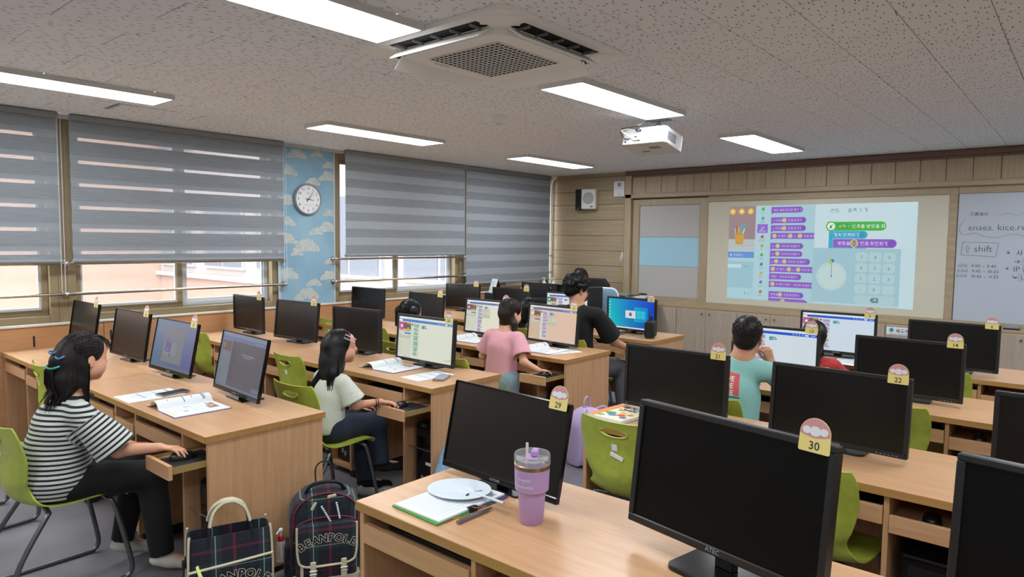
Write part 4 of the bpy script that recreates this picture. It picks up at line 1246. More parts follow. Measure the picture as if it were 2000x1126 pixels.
for (b, r, c), nm in seatname.items():
    kx, tx_ = bay(b, r, c); y = ROWS[r]
    keyboard(kx, y+.16, 'black keyboard in the tray, '+nm)
    tower(tx_, y+.085, 'black computer tower in the bay, '+nm)
    o = {('L', 0, 3): .155, ('L', 1, 3): .205, ('L', 2, 3): .225, ('L', 3, 3): .2}.get((b, r, c), 0)
    if o:
        pad(tx_, y-o+.145, .598, 'black mouse pad '+who[b, r, c].replace('hand', 'mouse hand'))
        mouse(tx_+{0: -.01, 1: -.035, 2: .02, 3: .02}[r], y-o+{0: .125, 1: .115, 2: .15, 3: .15}[r], .601, 'black mouse '+who[b, r, c], -.15)
    elif r in (1, 2) and b == 'R' or (b, r, c) in (('L', 0, 2), ('L', 0, 1), ('L', 1, 2)):
        mouse(tx_, y+.12, .598, 'black mouse in the tray, '+nm, .2)

# ------------------------------------------------------------------ the projected picture (glowing faces on the board stand in for the projector's light)
def projected():
    W_, H_ = 1.963, 1.092
    S = (-.983, -.539, W_, H_, -.0006)
    mb = MB()
    asp = W_/H_
    def disc(u, v, r, col, L, n=20, ry=None):
        mb.col = col; x0, z0, w, h, y = S; ry = r if ry is None else ry
        mb.add([(x0+u*w+r*w*math.cos(a), y-.0002*L, z0+v*h+ry*w*math.sin(a)) for a in [2*PI*k/n for k in range(n)]], [tuple(range(n))])
    def poly(pts, col, L):
        mb.col = col; x0, z0, w, h, y = S
        mb.add([(x0+u*w, y-.0002*L, z0+v*h) for u, v in pts], [tuple(range(len(pts)))])
    def pill(u0, u1, vc, hh, col, L, left=False, right=True):
        r = hh*.5/asp
        P = [(u0, vc-hh/2)]
        if right: P += [(u1-r+r*math.cos(a), vc+hh/2*math.sin(a)) for a in [-PI/2+PI*k/8 for k in range(9)]]
        else: P += [(u1, vc-hh/2), (u1, vc+hh/2)]
        P += [(u0, vc+hh/2)]
        if left: P = [(u0+r+r*math.cos(a), vc+hh/2*math.sin(a)) for a in [PI/2+PI*k/8 for k in range(9)]]+[p for p in P if p[0] > u0+r]
        poly(P, col, L)
    def txt(t, u, v, s, col, L, al='LEFT', bold=.0):
        mb.col = col; x0, z0, w, h, y = S
        put_text(mb, t, UP(x0+u*w, y-.0002*L, z0+v*h), s*h, al, bold)
    BG = 'bfe0e8'
    R_(mb, S, 0, 0, 1, 1, BG, 1); R_(mb, S, .5, .563, 1, 1, 'd3eaf1', 2); R_(mb, S, .93, 0, 1, 1, 'cde7ef', 2)
    R_(mb, S, 0, .52, .163, 1, 'a68f92', 3); R_(mb, S, 0, .52, .163, .645, 'c6ccce', 4); R_(mb, S, 0, .58, .163, .583, '9fa6a8', 5); R_(mb, S, 0, .615, .163, .617, 'aab0b2', 5)
    for u in (.022, .077, .131): disc(u, .943, .019, 'f0b63e', 5); disc(u, .943, .015, 'f5c85c', 6)
    poly([(.017, .957), (.017, .929), (.031, .943)], 'fff3d8', 7); R_(mb, S, .070, .931, .084, .955, 'fff3d8', 7)
    for sg in (1, -1): poly([(.123, .943-.018*sg), (.127, .943-.018*sg-.004), (.139, .943+.016*sg), (.135, .943+.016*sg+.004)], 'fff3d8', 7)
    poly([(.038, .70), (.096, .70), (.091, .60), (.043, .60)], 'd9a94a', 6); disc(.067, .70, .029, 'c89a42', 7, ry=.006); disc(.067, .602, .024, 'd0a044', 6, ry=.006)
    for k, (u, c, hgt) in enumerate(((.045, '9fd0d8', .76), (.053, 'd05a48', .79), (.061, 'd8c04a', .78), (.069, '8fc06a', .77), (.078, '62b4d8', .75), (.088, 'd8e0e0', .76))):
        poly([(u-.004, .70), (u+.004, .70), (u+.005+.003*(k-2.5), hgt), (u-.003+.003*(k-2.5), hgt)], c, 7)
    disc(.083, .79, .011, '62b4d8', 8); disc(.083, .79, .006, 'a68f92', 9); disc(.10, .785, .011, '62b4d8', 8); disc(.10, .785, .006, 'a68f92', 9)
    R_(mb, S, 0, .444, .160, .512, '6f9fe0', 4); txt('▶ 시작하기', .012, .464, .03, 'e8f2fa', 6)
    R_(mb, S, 0, .0, .17, .43, 'b5dbe5', 2); R_(mb, S, 0, .12, .157, .405, 'a5cfdc', 3); R_(mb, S, 0, .335, .085, .375, 'cfe8ee', 4); txt('▲   ✕', .105, .345, .022, '5f8f9e', 5); txt('▼   ✕', .105, .055, .022, '5f8f9e', 5)
    R_(mb, S, .165, 0, .245, 1, 'b9dde6', 3)
    cats = (('시작', '4fc24a', .961), ('흐름', '3fb0d0', .864), (None, None, None), ('생김새', 'c8506a', .669), ('붓', 'd8a040', .574), ('소리', '58b84a', .477), ('판단', '4a80c8', .378), ('계산', 'e0b040', .283), ('자료', '9a6ac8', .188), ('함수', 'd87040', .086))
    for nm, c, v in cats:
        if nm is None: continue
        poly([(.198, v-.012), (.212, v-.012), (.214, v+.016), (.205, v+.022), (.196, v+.008)], c, 5); txt(nm, .204, v-.045, .026, '7ea4ae', 5, 'CENTER')
    R_(mb, S, .174, .712, .236, .806, '9b70dc', 5); poly([(.198, .768), (.216, .768), (.212, .778)], 'f2ecfb', 7); poly([(.194, .758), (.212, .758), (.198, .748)], 'f2ecfb', 7); txt('움직임', .205, .722, .026, 'efe8fa', 7, 'CENTER')
    R_(mb, S, .245, 0, .497, 1, 'b2d9e3', 2)
    BL = ((.952, .431, 1, (), ((.268, '화면 끝에 닿으면 튕기기'),)), (.845, .451, 1, (.33,), ((.268, 'x 좌표를'), (.352, '만큼 바꾸기'))), (.763, .451, 1, (.33,), ((.268, 'y 좌표를'), (.352, '만큼 바꾸기'))),
          (.683, .497, 0, (.276, .366, .42), ((.295, '초 동안 x:'), (.387, 'y:'), (.441, '만큼 움직'))), (.578, .440, 1, (.297,), ((.266, 'x:'), (.32, '위치로 이동하기'))), (.497, .437, 1, (.297,), ((.266, 'y:'), (.32, '위치로 이동하기'))),
          (.418, .481, 1, (.292, .338), ((.264, 'x:'), (.312, 'y:'), (.36, '위치로 이동하기'))), (.337, .496, 0, (.274, .366, .418), ((.293, '초 동안 x:'), (.387, 'y:'), (.439, '위치로 이'))), (.259, .436, 1, (), ((.266, '분침▾'), (.315, '위치로 이동하기'))),
          (.179, .496, 0, (.275,), ((.294, '초 동안'), (.345, '분침▾'), (.395, '위치로 이동하기'))), (.071, .452, 1, (.32,), ((.265, '방향을'), (.342, '만큼 회전하기'))))
    for v, u1, rnd, ci, segs in BL:
        pill(.254, u1, v, .062, '9766d2', 5, False, bool(rnd)); poly([(.254, v-.031), (.268, v-.031), (.257, v-.042)], '9766d2', 5)
        for u, t in segs: txt(t, u, v-.011, .028, 'e6dbf6', 7)
        for u in ci: disc(u, v, .0125, 'd9cd92', 8, 14, .0125)
        if rnd: disc(u1-.016, v, .012, '8a58c8', 6, 12)
    poly([(.254, 0), (.47, 0), (.475, .012), (.455, .03), (.254, .03)], '9766d2', 5); disc(.335, .012, .014, 'd9cd92', 7, 12, .006)
    txt('분침     블록 3 개', .577, .918, .048, '7aa0aa', 5)
    pill(.565, .859, .779, .088, '4fc04e', 5); disc(.585, .779, .027, '4fc04e', 6); disc(.585, .779, .021, 'f0f8f0', 7)
    poly([(.577, .76), (.592, .76), (.586, .772), (.597, .80), (.579, .782)], '3f9a42', 8)
    R_(mb, S, .618, .752, .674, .806, '47b047', 7); txt('시작 ▾', .624, .765, .038, 'f0faf0', 8); txt('신호를 받았을 때', .692, .764, .042, 'f4fbf4', 8, 'LEFT', .006)
    pill(.575, .771, .695, .075, '48b4da', 5); R_(mb, S, .575, .563, .597, .70, '48b4da', 5); txt('계속 반복하기', .598, .681, .042, 'e2f4fa', 8); disc(.743, .695, .018, '3ba2c8', 7)
    pill(.598, .911, .612, .083, '9766d2', 6); txt('방향을', .622, .597, .042, 'f0e8fb', 8, 'LEFT', .006); disc(.705, .612, .021, 'e6d27a', 8); disc(.705, .612, .017, 'd4b85a', 9); R_(mb, S, .699, .585, .712, .64, '4a80b0', 10); txt('1', .705, .596, .045, 'eaf2f8', 11, 'CENTER')
    txt('만큼 회전하기', .736, .597, .042, 'f0e8fb', 8, 'LEFT', .006); disc(.885, .612, .019, '8a58c8', 8)
    R_(mb, S, .596, .563, .765, .57, '48b4da', 6); poly([(.697, .56), (.713, .56), (.705, .578)], 'bfdfe8', 9)
    R_(mb, S, .495, .02, .933, .563, 'a9d0dc', 7)
    disc(.596, .283, .078, 'cbe3e2', 9, 32); 
    for k in range(24):
        a = 2*PI*k/24; u, v = .596+.073*math.cos(a), .283+.073*asp*math.sin(a); u2, v2 = .596+.066*math.cos(a), .283+.066*asp*math.sin(a); n = (-math.sin(a)*.0009, math.cos(a)*.0009*asp)
        poly([(u+n[0], v+n[1]), (u-n[0], v-n[1]), (u2-n[0], v2-n[1]), (u2+n[0], v2+n[1])], '7f9aa0', 10)
    R_(mb, S, .5948, .28, .5972, .43, '4a6f9a', 11); disc(.598, .436, .010, '4a78c0', 11); disc(.596, .283, .004, '4a6f9a', 12)
    poly([(.582, .465), (.582, .400), (.592, .413), (.606, .41)], 'b5d64a', 13)
    for r, row in enumerate(('789', '456', '123', '-0.')):
        for c, ch in enumerate(row):
            u, v = .746+.067*c, .481-.1035*r
            rr = .029
            poly([(u+a, v+b) for a, b in rrect(-.029, .029, -.044, .044, .018)], 'bcdbe0', 9); txt(ch, u, v-.018, .046, '6d8d98', 11, 'CENTER')
    poly([(.815+a, .066+b) for a, b in rrect(-.098, .098, -.044, .044, .02)], 'b9d8de', 9)
    poly([(.795, .066), (.805, .09), (.836, .09), (.836, .042), (.805, .042)], '6f8f9a', 11); txt('×', .82, .048, .06, 'd8ecf0', 12, 'CENTER', .02)
    mb.build('emissive_projection', 'emissive_projection', pb)
projected()

# ------------------------------------------------------------------ paper things on the desks
def coloured(name, mats=None): return MB()
def sheet(x, y, z, w, h, rz, label, tint='d5dfe8', seed=1, n=9, cat='paper', group=None):
    t = MB().box(-w/2, w/2, -h/2, h/2, 0, .0012).build('paper_sheet', 'paper'); t.location = (x, y, z); t.rotation_euler = (0, 0, rz); tag(t, label, cat, group)
    R = random.Random(seed); mb = MB()
    def rq(x0, y0, x1, y1, c, L=1): mb.col = c; mb.add([(x0, y0, .0012+.0002*L), (x1, y0, .0012+.0002*L), (x1, y1, .0012+.0002*L), (x0, y1, .0012+.0002*L)], [(0, 1, 2, 3)])
    rq(-w*.46, h*.36, w*.2, h*.40, '7d8aa0'); 
    for k in range(n):
        v = h*(.28-.62*k/n)
        if k % 4 == 2: rq(-w*.42, v-h*.02, w*R.uniform(.2, .44), v+h*.018, R.choice(('8fb2e0', 'a5c3e8')))
        rq(-w*.44, v-.0012, w*R.uniform(.1, .44), v+.0012, '8c97a8', 2)
    mb.build('printed_lines', 'print', t)
    return t
def open_book(x, y, z, rz, label, pw=.20, ph=.27, seed=1, roll=True, edge='6a4a9c'):
    """flat right leaf, left leaf curling up over the spine"""
    t = thing('open_book', label, 'book', (x, y, z), rz, 'open textbooks on the desks')
    MB().box(-.004, pw+.004, -ph/2-.003, ph/2+.003, 0, .0015).build('cover', 'cover_purple' if edge == '6a4a9c' else 'paper_blue', t)
    MB().box(.0, pw, -ph/2, ph/2, .0015, .007, .001).build('page_block', 'paper', t)
    prof = [(.003, .006), (-.006, .022), (-.022, .036), (-.048, .042), (-.075, .036), (-.092, .022), (-.115, .008), (-.15, .003)] if roll else [(.002, .007), (-.02, .014), (-.06, .013), (-.12, .008), (-pw, .004)]
    pr = smooth_path([(a, 0, b) for a, b in prof], 4); n = len(pr)
    vs = []; fs = []
    for lay in (0, 1):
        for p_ in pr:
            for yy in (-ph/2, ph/2): vs.append((p_.x, yy*(1-.02*lay), p_.z-(.006*lay if p_.z > .008 else .0024*lay)))
    for i in range(n-1):
        a = 2*i; fs.append((a, a+1, a+3, a+2)); b = a+2*n; fs.append((b, b+2, b+3, b+1)); fs.append((a, a+2, b+2, b)); fs.append((a+1, b+1, b+3, a+3))
    mb = MB(); mb.add(vs, fs); lf = mb.build('turned_leaf', 'paper', t, 60)
    R = random.Random(seed); mb = MB()
    def rq(x0, y0, x1, y1, c, L=1): mb.col = c; mb.add([(x0, y0, .007+.0002*L), (x1, y0, .007+.0002*L), (x1, y1, .007+.0002*L), (x0, y1, .007+.0002*L)], [(0, 1, 2, 3)])
    rq(.03, ph*.28, .075, ph*.42, 'b07a6a'); rq(.085, ph*.22, .14, ph*.4, '8f6f62'); rq(.035, ph*.3, .05, ph*.36, 'd8b8a0', 2); rq(.1, ph*.26, .115, ph*.34, 'd6c0a8', 2); rq(.03, -.03, .05, .0, 'a9c6e6'); rq(.11, -.06, .135, -.04, '8fc6a0'); rq(.06, -ph*.45, .18, -ph*.42, 'ecd9a0')
    for k in range(9): rq(.02, ph*.16-.024*k, .02+R.uniform(.06, .16), ph*.16-.024*k+.0018, 'a4b0bc', 2)
    mb.build('printed_page', 'print', t)
    mb = MB()
    for k, (yy, c) in enumerate(((.33, '3d4f9c'), (.36, '3d4f9c'), (-.02, '3d4f9c'), (.14, 'c85a7a'), (-.3, '6aa86a'))):
        i0, i1 = (4, 18) if k < 3 else (8, 11)
        i1 = min(i1, n-1)
        mb.col = c
        for i in range(i0, i1):
            a, b = pr[i], pr[i+1]; mb.add([(a.x, yy*ph, a.z+.0008), (b.x, yy*ph, b.z+.0008), (b.x, yy*ph+.004, b.z+.0008), (a.x, yy*ph+.004, a.z+.0008)], [(0, 3, 2, 1)])
    mb.build('printed_marks', 'print', lf)
    return t
pm('cover_purple', '5d3f8c', .5)
ZD = .7203
open_book(-3.44, 1.50, ZD, -.02, 'open textbook with a curled leaf in front of the girl in stripes', seed=1)
open_book(-3.55, 2.885, ZD, .05, 'open textbook with a curled leaf by the green code monitor', seed=2)
open_book(-4.05, 4.16, ZD, .05, 'open textbook with a curled leaf under the pale monitor', seed=3)
open_book(-3.27, 4.16, ZD, .0, 'open textbook with a curled leaf under the peach monitor', seed=4)
sheet(-3.82, 1.475, ZD, .21, .29, .0, 'printed worksheet lying under the phone on the nearest left desk', seed=3)
sheet(-3.13, 2.86, ZD, .175, .30, -.05, 'printed worksheet beside the green code monitor', seed=4)
sheet(-3.09, 4.21, ZD, .18, .28, -.40, 'printed worksheet at the corner of the pink girl desk', seed=5)
sheet(-1.27, 4.02, ZD, .21, .16, .1, 'white worksheet under the elbow of the boy in mint', seed=6)
sheet(-1.29, 5.30, ZD, .2, .27, .15, 'loose white printout in front of monitor 5', seed=7)
sheet(-1.255, 5.27, ZD+.003, .2, .27, -.12, 'top white printout on the small pile by the child in red', seed=8)
pad_g = MB().box(-.05, .05, -.04, .04, 0, .02, .002).build('memo_pad', 'paper_green'); pad_g.location = (-1.12, 5.36, ZD); tag(pad_g, 'pale green memo pad behind monitor 14', 'memo pad')
pm('paper_green', 'b7d2a8', .7)
MB().box(-.05, .05, -.041, -.0395, .002, .018).build('page_edges', 'paper', pad_g)
def phone(x, y, rz, label, mat='black_gloss', rim='steel_satin', z=ZD):
    t = thing('smartphone', label, 'phone', (x, y, z), rz, 'phones on the desks')
    MB().prism(rrect(-.0375, .0375, -.08, .08, .010), 0, .0095).build('case', rim, t, 30)
    MB().prism(rrect(-.0345, .0345, -.077, .077, .008), .0095, .0102).build('screen', mat, t)
    MB().box(-.006, .006, .070, .072, .0102, .0104).build('speaker_slot', 'dark_grey', t)
pm('phone_lilac', '8f93ac', .25)
phone(-3.77, 1.575, .15, 'black smartphone in a clear case on the nearest left desk', z=ZD+.0016)
phone(-3.01, 2.865, .5, 'lilac grey smartphone on the worksheet of the girl in white', 'phone_lilac', z=ZD+.0016)
phone(-3.31, 5.435, .3, 'smartphone with a bluish screen below monitor 4', 'phone_blue')
pm('phone_blue', '35506e', .2)
# small black case by the blue monitor
cs = thing('carrying_case', 'small black zipped carrying case standing on the desk corner', 'case', (-2.975, 5.40, .72), .35)
mb = MB(); mb.box(-.045, .045, -.085, .085, 0, .155, .018); mb.build('body', 'black_matt', cs, 40)
MB().tube(rr := [(x_, -.085, z_) for x_, z_ in rrect(-.04, .04, .012, .145, .015)], .0025, 5, closed=True).build('zip_seam', 'dark_grey', cs)
MB().tube(smooth_path([(0, -.05, .153), (0, -.045, .185), (0, .0, .192), (0, .045, .185), (0, .05, .153)]), .006, 6).build('handle', 'black_matt', cs, 60)
MB().tube(smooth_path([(.0, -.03, .155), (-.01, -.02, .20), (-.005, .02, .235)]), .004, 5).build('zip_tab', 'black_matt', cs)

# colourful workbook on the second right desk
wbk = thing('workbook', 'colourful workbook with cartoon like splashes on its cover, under the green chair top', 'book', (-1.72, 2.86, .72), -.1)
MB().box(-.105, .105, -.148, .148, 0, .016, .002).build('pages', 'paper', wbk)
mb = MB()
def rq(x0, y0, x1, y1, c, L=1): mb.col = c; mb.add([(x0, y0, .016+.0002*L), (x1, y0, .016+.0002*L), (x1, y1, .016+.0002*L), (x0, y1, .016+.0002*L)], [(0, 1, 2, 3)])
def dq(x, y, r, c, L=3): mb.col = c; mb.add([(x+r*math.cos(a), y+r*.8*math.sin(a), .016+.0002*L) for a in [2*PI*k/14 for k in range(14)]], [tuple(range(14))])
rq(-.105, -.148, .105, .148, 'efe6c8'); rq(-.105, -.148, -.06, .148, 'e08a4a', 2); rq(.03, .06, .105, .148, 'a9c3dc', 2)
for x, y, r, c in ((-.03, -.05, .03, '4f9a4a'), (.0, -.08, .025, '5a8fc8'), (.04, -.06, .024, 'd84a3c'), (.02, -.02, .02, 'e0b040'), (.07, -.09, .02, '3f78b0'), (-.02, .02, .018, '8fc04a'), (.06, .0, .016, 'e8d8c0'), (.07, -.03, .018, 'd89040'), (-.04, .09, .02, '9a6ab0'), (.0, .06, .03, '33322c'), (.0, .06, .024, 'efe6c8'), (-.045, -.11, .022, '70b060')): dq(x, y, r, c, 3 if r != .024 else 4)
mb.col = '2c2a26'; put_text(mb, '로봇 코딩', Matrix.Translation((-.05, .075, .0175)), .042, 'LEFT', .015); put_text(mb, '수학동화', Matrix.Translation((-.05, .03, .0175)), .03, 'LEFT', .015)
mb.build('cover_print', 'print', wbk)

# clipboard, fan, pen and tumbler on the nearest desk
cl = thing('clip_file', 'green and blue clip file holding a stack of white sheets', 'folder', (-1.545, 1.515, .72), -.03)
pm('file_green', '3f9a3c', .4); pm('file_blue', '33508f', .4)
MB().box(-.108, .108, -.158, -.02, 0, .006, .002).build('cover', 'file_green', cl); MB().box(-.108, .108, -.0205, .158, 0, .006, .002).build('cover', 'file_blue', cl)
MB(T(0, 0, 0, 0, 0, .03)).box(-.102, .102, -.152, .148, .006, .013, .001).build('sheet_stack', 'paper', cl)
mb = MB(T(0, 0, 0, 0, 0, .03)); mb.col = 'a9b3c0'
for k in range(17): mb.add([(-.085, .09-.0135*k, .0133), (.085, .09-.0135*k, .0133), (.085, .0906-.0135*k, .0133), (-.085, .0906-.0135*k, .0133)], [(0, 1, 2, 3)])
for k in range(9): mb.add([(-.085+.02125*k, -.126, .0133), (-.0845+.02125*k, -.126, .0133), (-.0845+.02125*k, .09, .0133), (-.085+.02125*k, .09, .0133)], [(0, 1, 2, 3)])
mb.col = 'aab9cc'; mb.add([(.03, .10, .0133), (.09, .10, .0133), (.09, .125, .0133), (.03, .125, .0133)], [(0, 1, 2, 3)])
mb.build('ruled_grid', 'print', cl)
for x_, y_, r_ in ((.102, -.005, PI/2), (.0, .15, 0)):
    b = MB(T(x_, y_, .0, 0, 0, r_)); b.prism([(-.008, .0), (.016, .004), (.016, .012), (-.008, .018)], -.017, .017, 'x').build('binder_clip', 'black_gloss', cl)
    MB(T(x_, y_, .0, 0, 0, r_)).tube([(-.010, -.008, .018), (-.010, -.03, .022), (.010, -.03, .022), (.010, -.008, .018)], .0012, 5).build('clip_wire', 'steel', cl)
mb = MB()
for i in range(9): mb.col = ('c83c5a', 'e0a03c', '3c9a5a', '3c6ac8')[i % 4]; mb.add([(.1085, -.12+.03*i, .001), (.1085, -.095+.03*i, .001), (.1085, -.095+.03*i, .005), (.1085, -.12+.03*i, .005)], [(0, 1, 2, 3)])
mb.build('index_tabs', 'print', cl)
fn = thing('hand_fan', 'white round hand fan with a stick lying on the clip file', 'fan', (-1.572, 1.578, .7345), -.08)
FT = T(0, 0, .006, .0, -.05)
mb = MB(FT); mb.prism([(.118*math.cos(a), .098*math.sin(a)) for a in [2*PI*k/40 for k in range(40)]], 0, .0016); mb.build('leaf', 'fan_white', fn)
mb = MB(FT)
for k in range(25):
    a = PI-1.35+2.7*k/24
    c_, s_ = math.cos(a), math.sin(a); L = .93/math.sqrt((c_/.118)**2+(s_/.098)**2)
    x1, y1 = .075+0, 0
    mb.tube([(.08, 0, .0018), (L*c_, L*s_, .0018)], [.0013, .0007], 4)
mb.build('ribs', 'fan_white', fn)
mb = MB(FT)
for k in range(15):
    a = PI-1.2+2.4*k/14; mb.tube([(.085+.018*math.cos(a), .018*math.sin(a)*1.5, .0021), (.085+.026*math.cos(a), .026*math.sin(a)*1.5, .0021)], .0009, 4)
mb.build('slots', 'dark_grey', fn)
mb = MB(FT); mb.tube(smooth_path([(.02, 0, .003), (.08, 0, .003), (.14, 0, .002), (.215, .0, .001)]), [.003]*6+[.0042]*7+[.005]*6, 8); mb.build('handle', 'fan_white', fn, 60)
pm('fan_white', 'd3dfe6', .5)
pn = thing('pen', 'silver grey pen lying beside the clip file', 'pen', (-1.405, 1.48, .7265), .0)
MB().tube([(0, -.075, 0), (0, .03, 0)], .0062, 10).build('cap', 'pen_grey', pn, 40)
MB().tube([(0, .03, 0), (0, .055, 0), (0, .07, 0), (0, .078, 0)], [.0058, .0056, .0035, .001], 10).build('barrel', 'steel_satin', pn, 40)
MB().box(-.002, .002, -.07, -.02, .006, .0085).build('clip', 'steel', pn)
pm('pen_grey', '7f848c', .35, metal=.5)
tb = thing('tumbler', 'lavender steel tumbler with clear lid and straw', 'tumbler', (-1.254, 1.57, .72))
pm('lavender', 'b294c9', .42)
MB().lathe([(0, 0), (.033, 0), (.036, .004), (.0415, .09), (.042, .096), (.051, .104), (.0515, .108), (.0535, .165), (.0535, .170)], 40).build('body', 'lavender', tb, 40)
MB().lathe([(.0535, .170), (.0545, .171), (.0545, .182), (.050, .184)], 40).build('steel_ring', 'gold_steel', tb, 40)
pm('gold_steel', 'a58d72', .3, metal=.9)
MB().lathe([(.0535, .180), (.0555, .182), (.0555, .210), (.053, .214), (.049, .212), (.049, .196), (.0, .195)], 40).build('lid', 'clear_plastic', tb, 40)
MB(T(.0, -.01, .2, 0, 0, .5)).box(-.012, .026, -.022, .022, 0, .008, .003).box(.004, .026, -.018, .018, .008, .028, .004).build('flip_cap', 'lavender', tb)
MB().tube([(-.028, .012, .10), (-.030, .012, .235)], .0042, 10).build('straw', 'straw_cream', tb, 40)
pm('straw_cream', 'e6d5c0', .5)
mb = MB()
for t_, z_, s_ in (('STANLEY', .140, .0105), ('+', .132, .009), ('STARBUCKS', .119, .0105)): put_text(mb, t_, Matrix.Translation((0, z_, 0)), s_, 'CENTER', .01)
def wrapc(p):
    a = math.radians(-78)+p[0]/.052; r = .0524+(p[1]-.108)*.035
    return (r*math.cos(a), r*math.sin(a), p[1])
mb.v = [wrapc(p) for p in mb.v]; mb.build('lettering', 'paper', tb)

# ------------------------------------------------------------------ bags on the floor
def plaid(name):
    m = pm(name, '171d2e', .85, sheen=.1)
    tc = nd(m, 'ShaderNodeTexCoord'); sp_ = nd(m, 'ShaderNodeSeparateXYZ'); lk(m, tc.outputs['Object'], sp_.inputs[0])
    cols = []
    for ax, per, off in (('X', .19, .095), ('Z', .19, .02)):
        a = nd(m, 'ShaderNodeMath', operation='MULTIPLY_ADD'); a.inputs[1].default_value = 1/per; a.inputs[2].default_value = off/per+5
        lk(m, sp_.outputs[ax], a.inputs[0]); f = nd(m, 'ShaderNodeMath', operation='FRACT'); lk(m, a.outputs[0], f.inputs[0])
        cols.append(ramp(m, f.outputs[0], [(0, '121627'), (.08, '1b3a3c'), (.17, 'b9bfbc'), (.19, '1b3a3c'), (.30, '121627'), (.54, '8e2238'), (.558, '121627'), (.572, '8e2238'), (.59, '121627'), (.86, '141f2e')], 'CONSTANT'))
    mx = nd(m, 'ShaderNodeMix', data_type='RGBA', blend_type='MIX'); mx.inputs[0].default_value = .42
    lk(m, cols[0], mx.inputs[6]); lk(m, cols[1], mx.inputs[7]); lk(m, mx.outputs[2], bsdf(m).inputs['Base Color'])
plaid('plaid'); pm('navy_web', '0f1422', .85); pm('cream_leather', 'c9c2a6', .55); pm('letter_black', '0b0b0d', .8); pm('letter_cream', 'd5d2c2', .8)
def puff(mb, poly, y0, y1, r, n=4):
    cx = sum(p[0] for p in poly)/len(poly); cz = sum(p[1] for p in poly)/len(poly)
    ext = max(max(abs(p[0]-cx) for p in poly), max(abs(p[1]-cz) for p in poly))
    lay = []
    for i in range(n+1): a = PI/2*i/n; lay.append((y0+r*(1-math.sin(a)), r*(1-math.cos(PI/2-a))))
    lay = [(y0+r*(1-math.cos(PI/2*i/n)), r*(1-math.sin(PI/2*i/n))) for i in range(n+1)]+[(y1-r*(1-math.cos(PI/2*i/n)), r*(1-math.sin(PI/2*i/n))) for i in range(n, -1, -1)]
    m = len(poly); vs = []; fs = []
    for y, ins in lay:
        k = 1-ins/ext
        vs += [(cx+(p[0]-cx)*k, y, cz+(p[1]-cz)*k) for p in poly]
    for i in range(len(lay)-1):
        for j in range(m):
            j2 = (j+1) % m; fs.append((i*m+j, i*m+j2, (i+1)*m+j2, (i+1)*m+j))
    fs.append(tuple(range(m))[::-1]); fs.append(tuple((len(lay)-1)*m+j for j in range(m)))
    mb.add(vs, fs); return mb
def arch_text(parent, word, cx, cz, y, R, size, span, tilt=0):
    n = len(word); a0 = span/2
    for mat, bold, dy, nm in (('letter_cream', .07, 0, 'letter_outline'), ('letter_black', .025, -.0006, 'lettering')):
        mb = MB()
        for i, ch in enumerate(word):
            a = a0-span*i/(n-1)
            px, pz = cx+R*math.sin(-a), cz+R*math.cos(a)-R
            M = Matrix.Translation((px, y+dy, pz)) @ Matrix.Rotation(-a-tilt, 4, 'Y') @ Matrix.Rotation(PI/2, 4, 'X')
            put_text(mb, ch, M, size, 'CENTER', bold)
        mb.build(nm, mat, parent)
def tote(x, y, rz):
    t = thing('tote_bag', 'dark plaid tote bag with cream trim and arched lettering', 'bag', (x, y, 0), rz)
    W_, D_, H_ = .165, .065, .335
    vs = []; fs = []
    # open-topped soft body
    lay = [(0, .94, .9), (.02, 1.0, 1.0), (.17, 1.0, 1.06), (.30, .99, .95), (H_, .97, .85)]
    ring = lambda z, a, b: [(px*a, py*b, z) for px, py in rrect(-W_, W_, -D_, D_, .025, 3)]
    m = 16
    for z, a, b in lay: vs += ring(z, a, b)
    for z, a, b in [(H_, .95, .80), (.05, .95, .9)]: vs += ring(z, a, b)
    for i in range(len(lay)+1):
        for j in range(m): fs.append((i*m+j, i*m+(j+1) % m, (i+1)*m+(j+1) % m, (i+1)*m+j))
    fs.append(tuple(range(m))[::-1]); fs.append(tuple((len(lay)+1)*m+j for j in range(m)))
    mb = MB(); mb.add(vs, fs); mb.build('body', 'plaid', t, 50)
    for sx in (-1, 1):
        for sy in (-1, 1):
            MB().tube(smooth_path([(sx*(W_-.004), sy*(D_-.008), .01), (sx*W_, sy*(D_+.002), .17), (sx*(W_-.004), sy*(D_-.006), .31), (sx*(W_-.008), sy*(D_-.012), H_+.014)]), .005, 6).build('cream_piping', 'cream_leather', t, 60)
    MB().tube(smooth_path([(-W_, -D_-.004, .205), (0, -D_-.007, .215), (W_, -D_-.004, .225)]), .006, 6).build('pocket_trim', 'cream_leather', t, 60)
    MB().box(-W_+.004, W_-.004, -D_-.006, -D_, .012, .208, .003).build('front_pocket', 'plaid', t)
    for sy in (-1, 1):
        pts = smooth_path([(-.085, sy*(D_-.012), .27), (-.083, sy*(D_-.014), .345), (-.065, sy*.03, .42), (-.03, sy*.018, .452), (.0, sy*.016, .458), (.03, sy*.018, .452), (.065, sy*.03, .42), (.083, sy*(D_-.014), .345), (.085, sy*(D_-.012), .27)])
        hd = MB().tube(pts, .010, 6, flat=.5).build('handle', 'navy_web', t, 60)
        MB().tube(pts[len(pts)//2-16:len(pts)//2+17], .0115, 6, flat=.6).build('cream_grip', 'cream_leather', hd, 60)
    MB().tube(smooth_path([(-W_-.006, -.03, .26), (-W_-.012, -.02, .2), (-W_-.012, .0, .12), (-W_-.01, .01, .03)]), .012, 6, flat=.3).box(-W_-.02, -W_-.002, -.04, -.012, .215, .245, .004).build('side_strap', 'navy_web', t)
    arch_text(t, 'BEANPOLE', .02, .145, -D_-.0068, .17, .052, 1.35)
tote(-2.735, 1.36, math.radians(70))
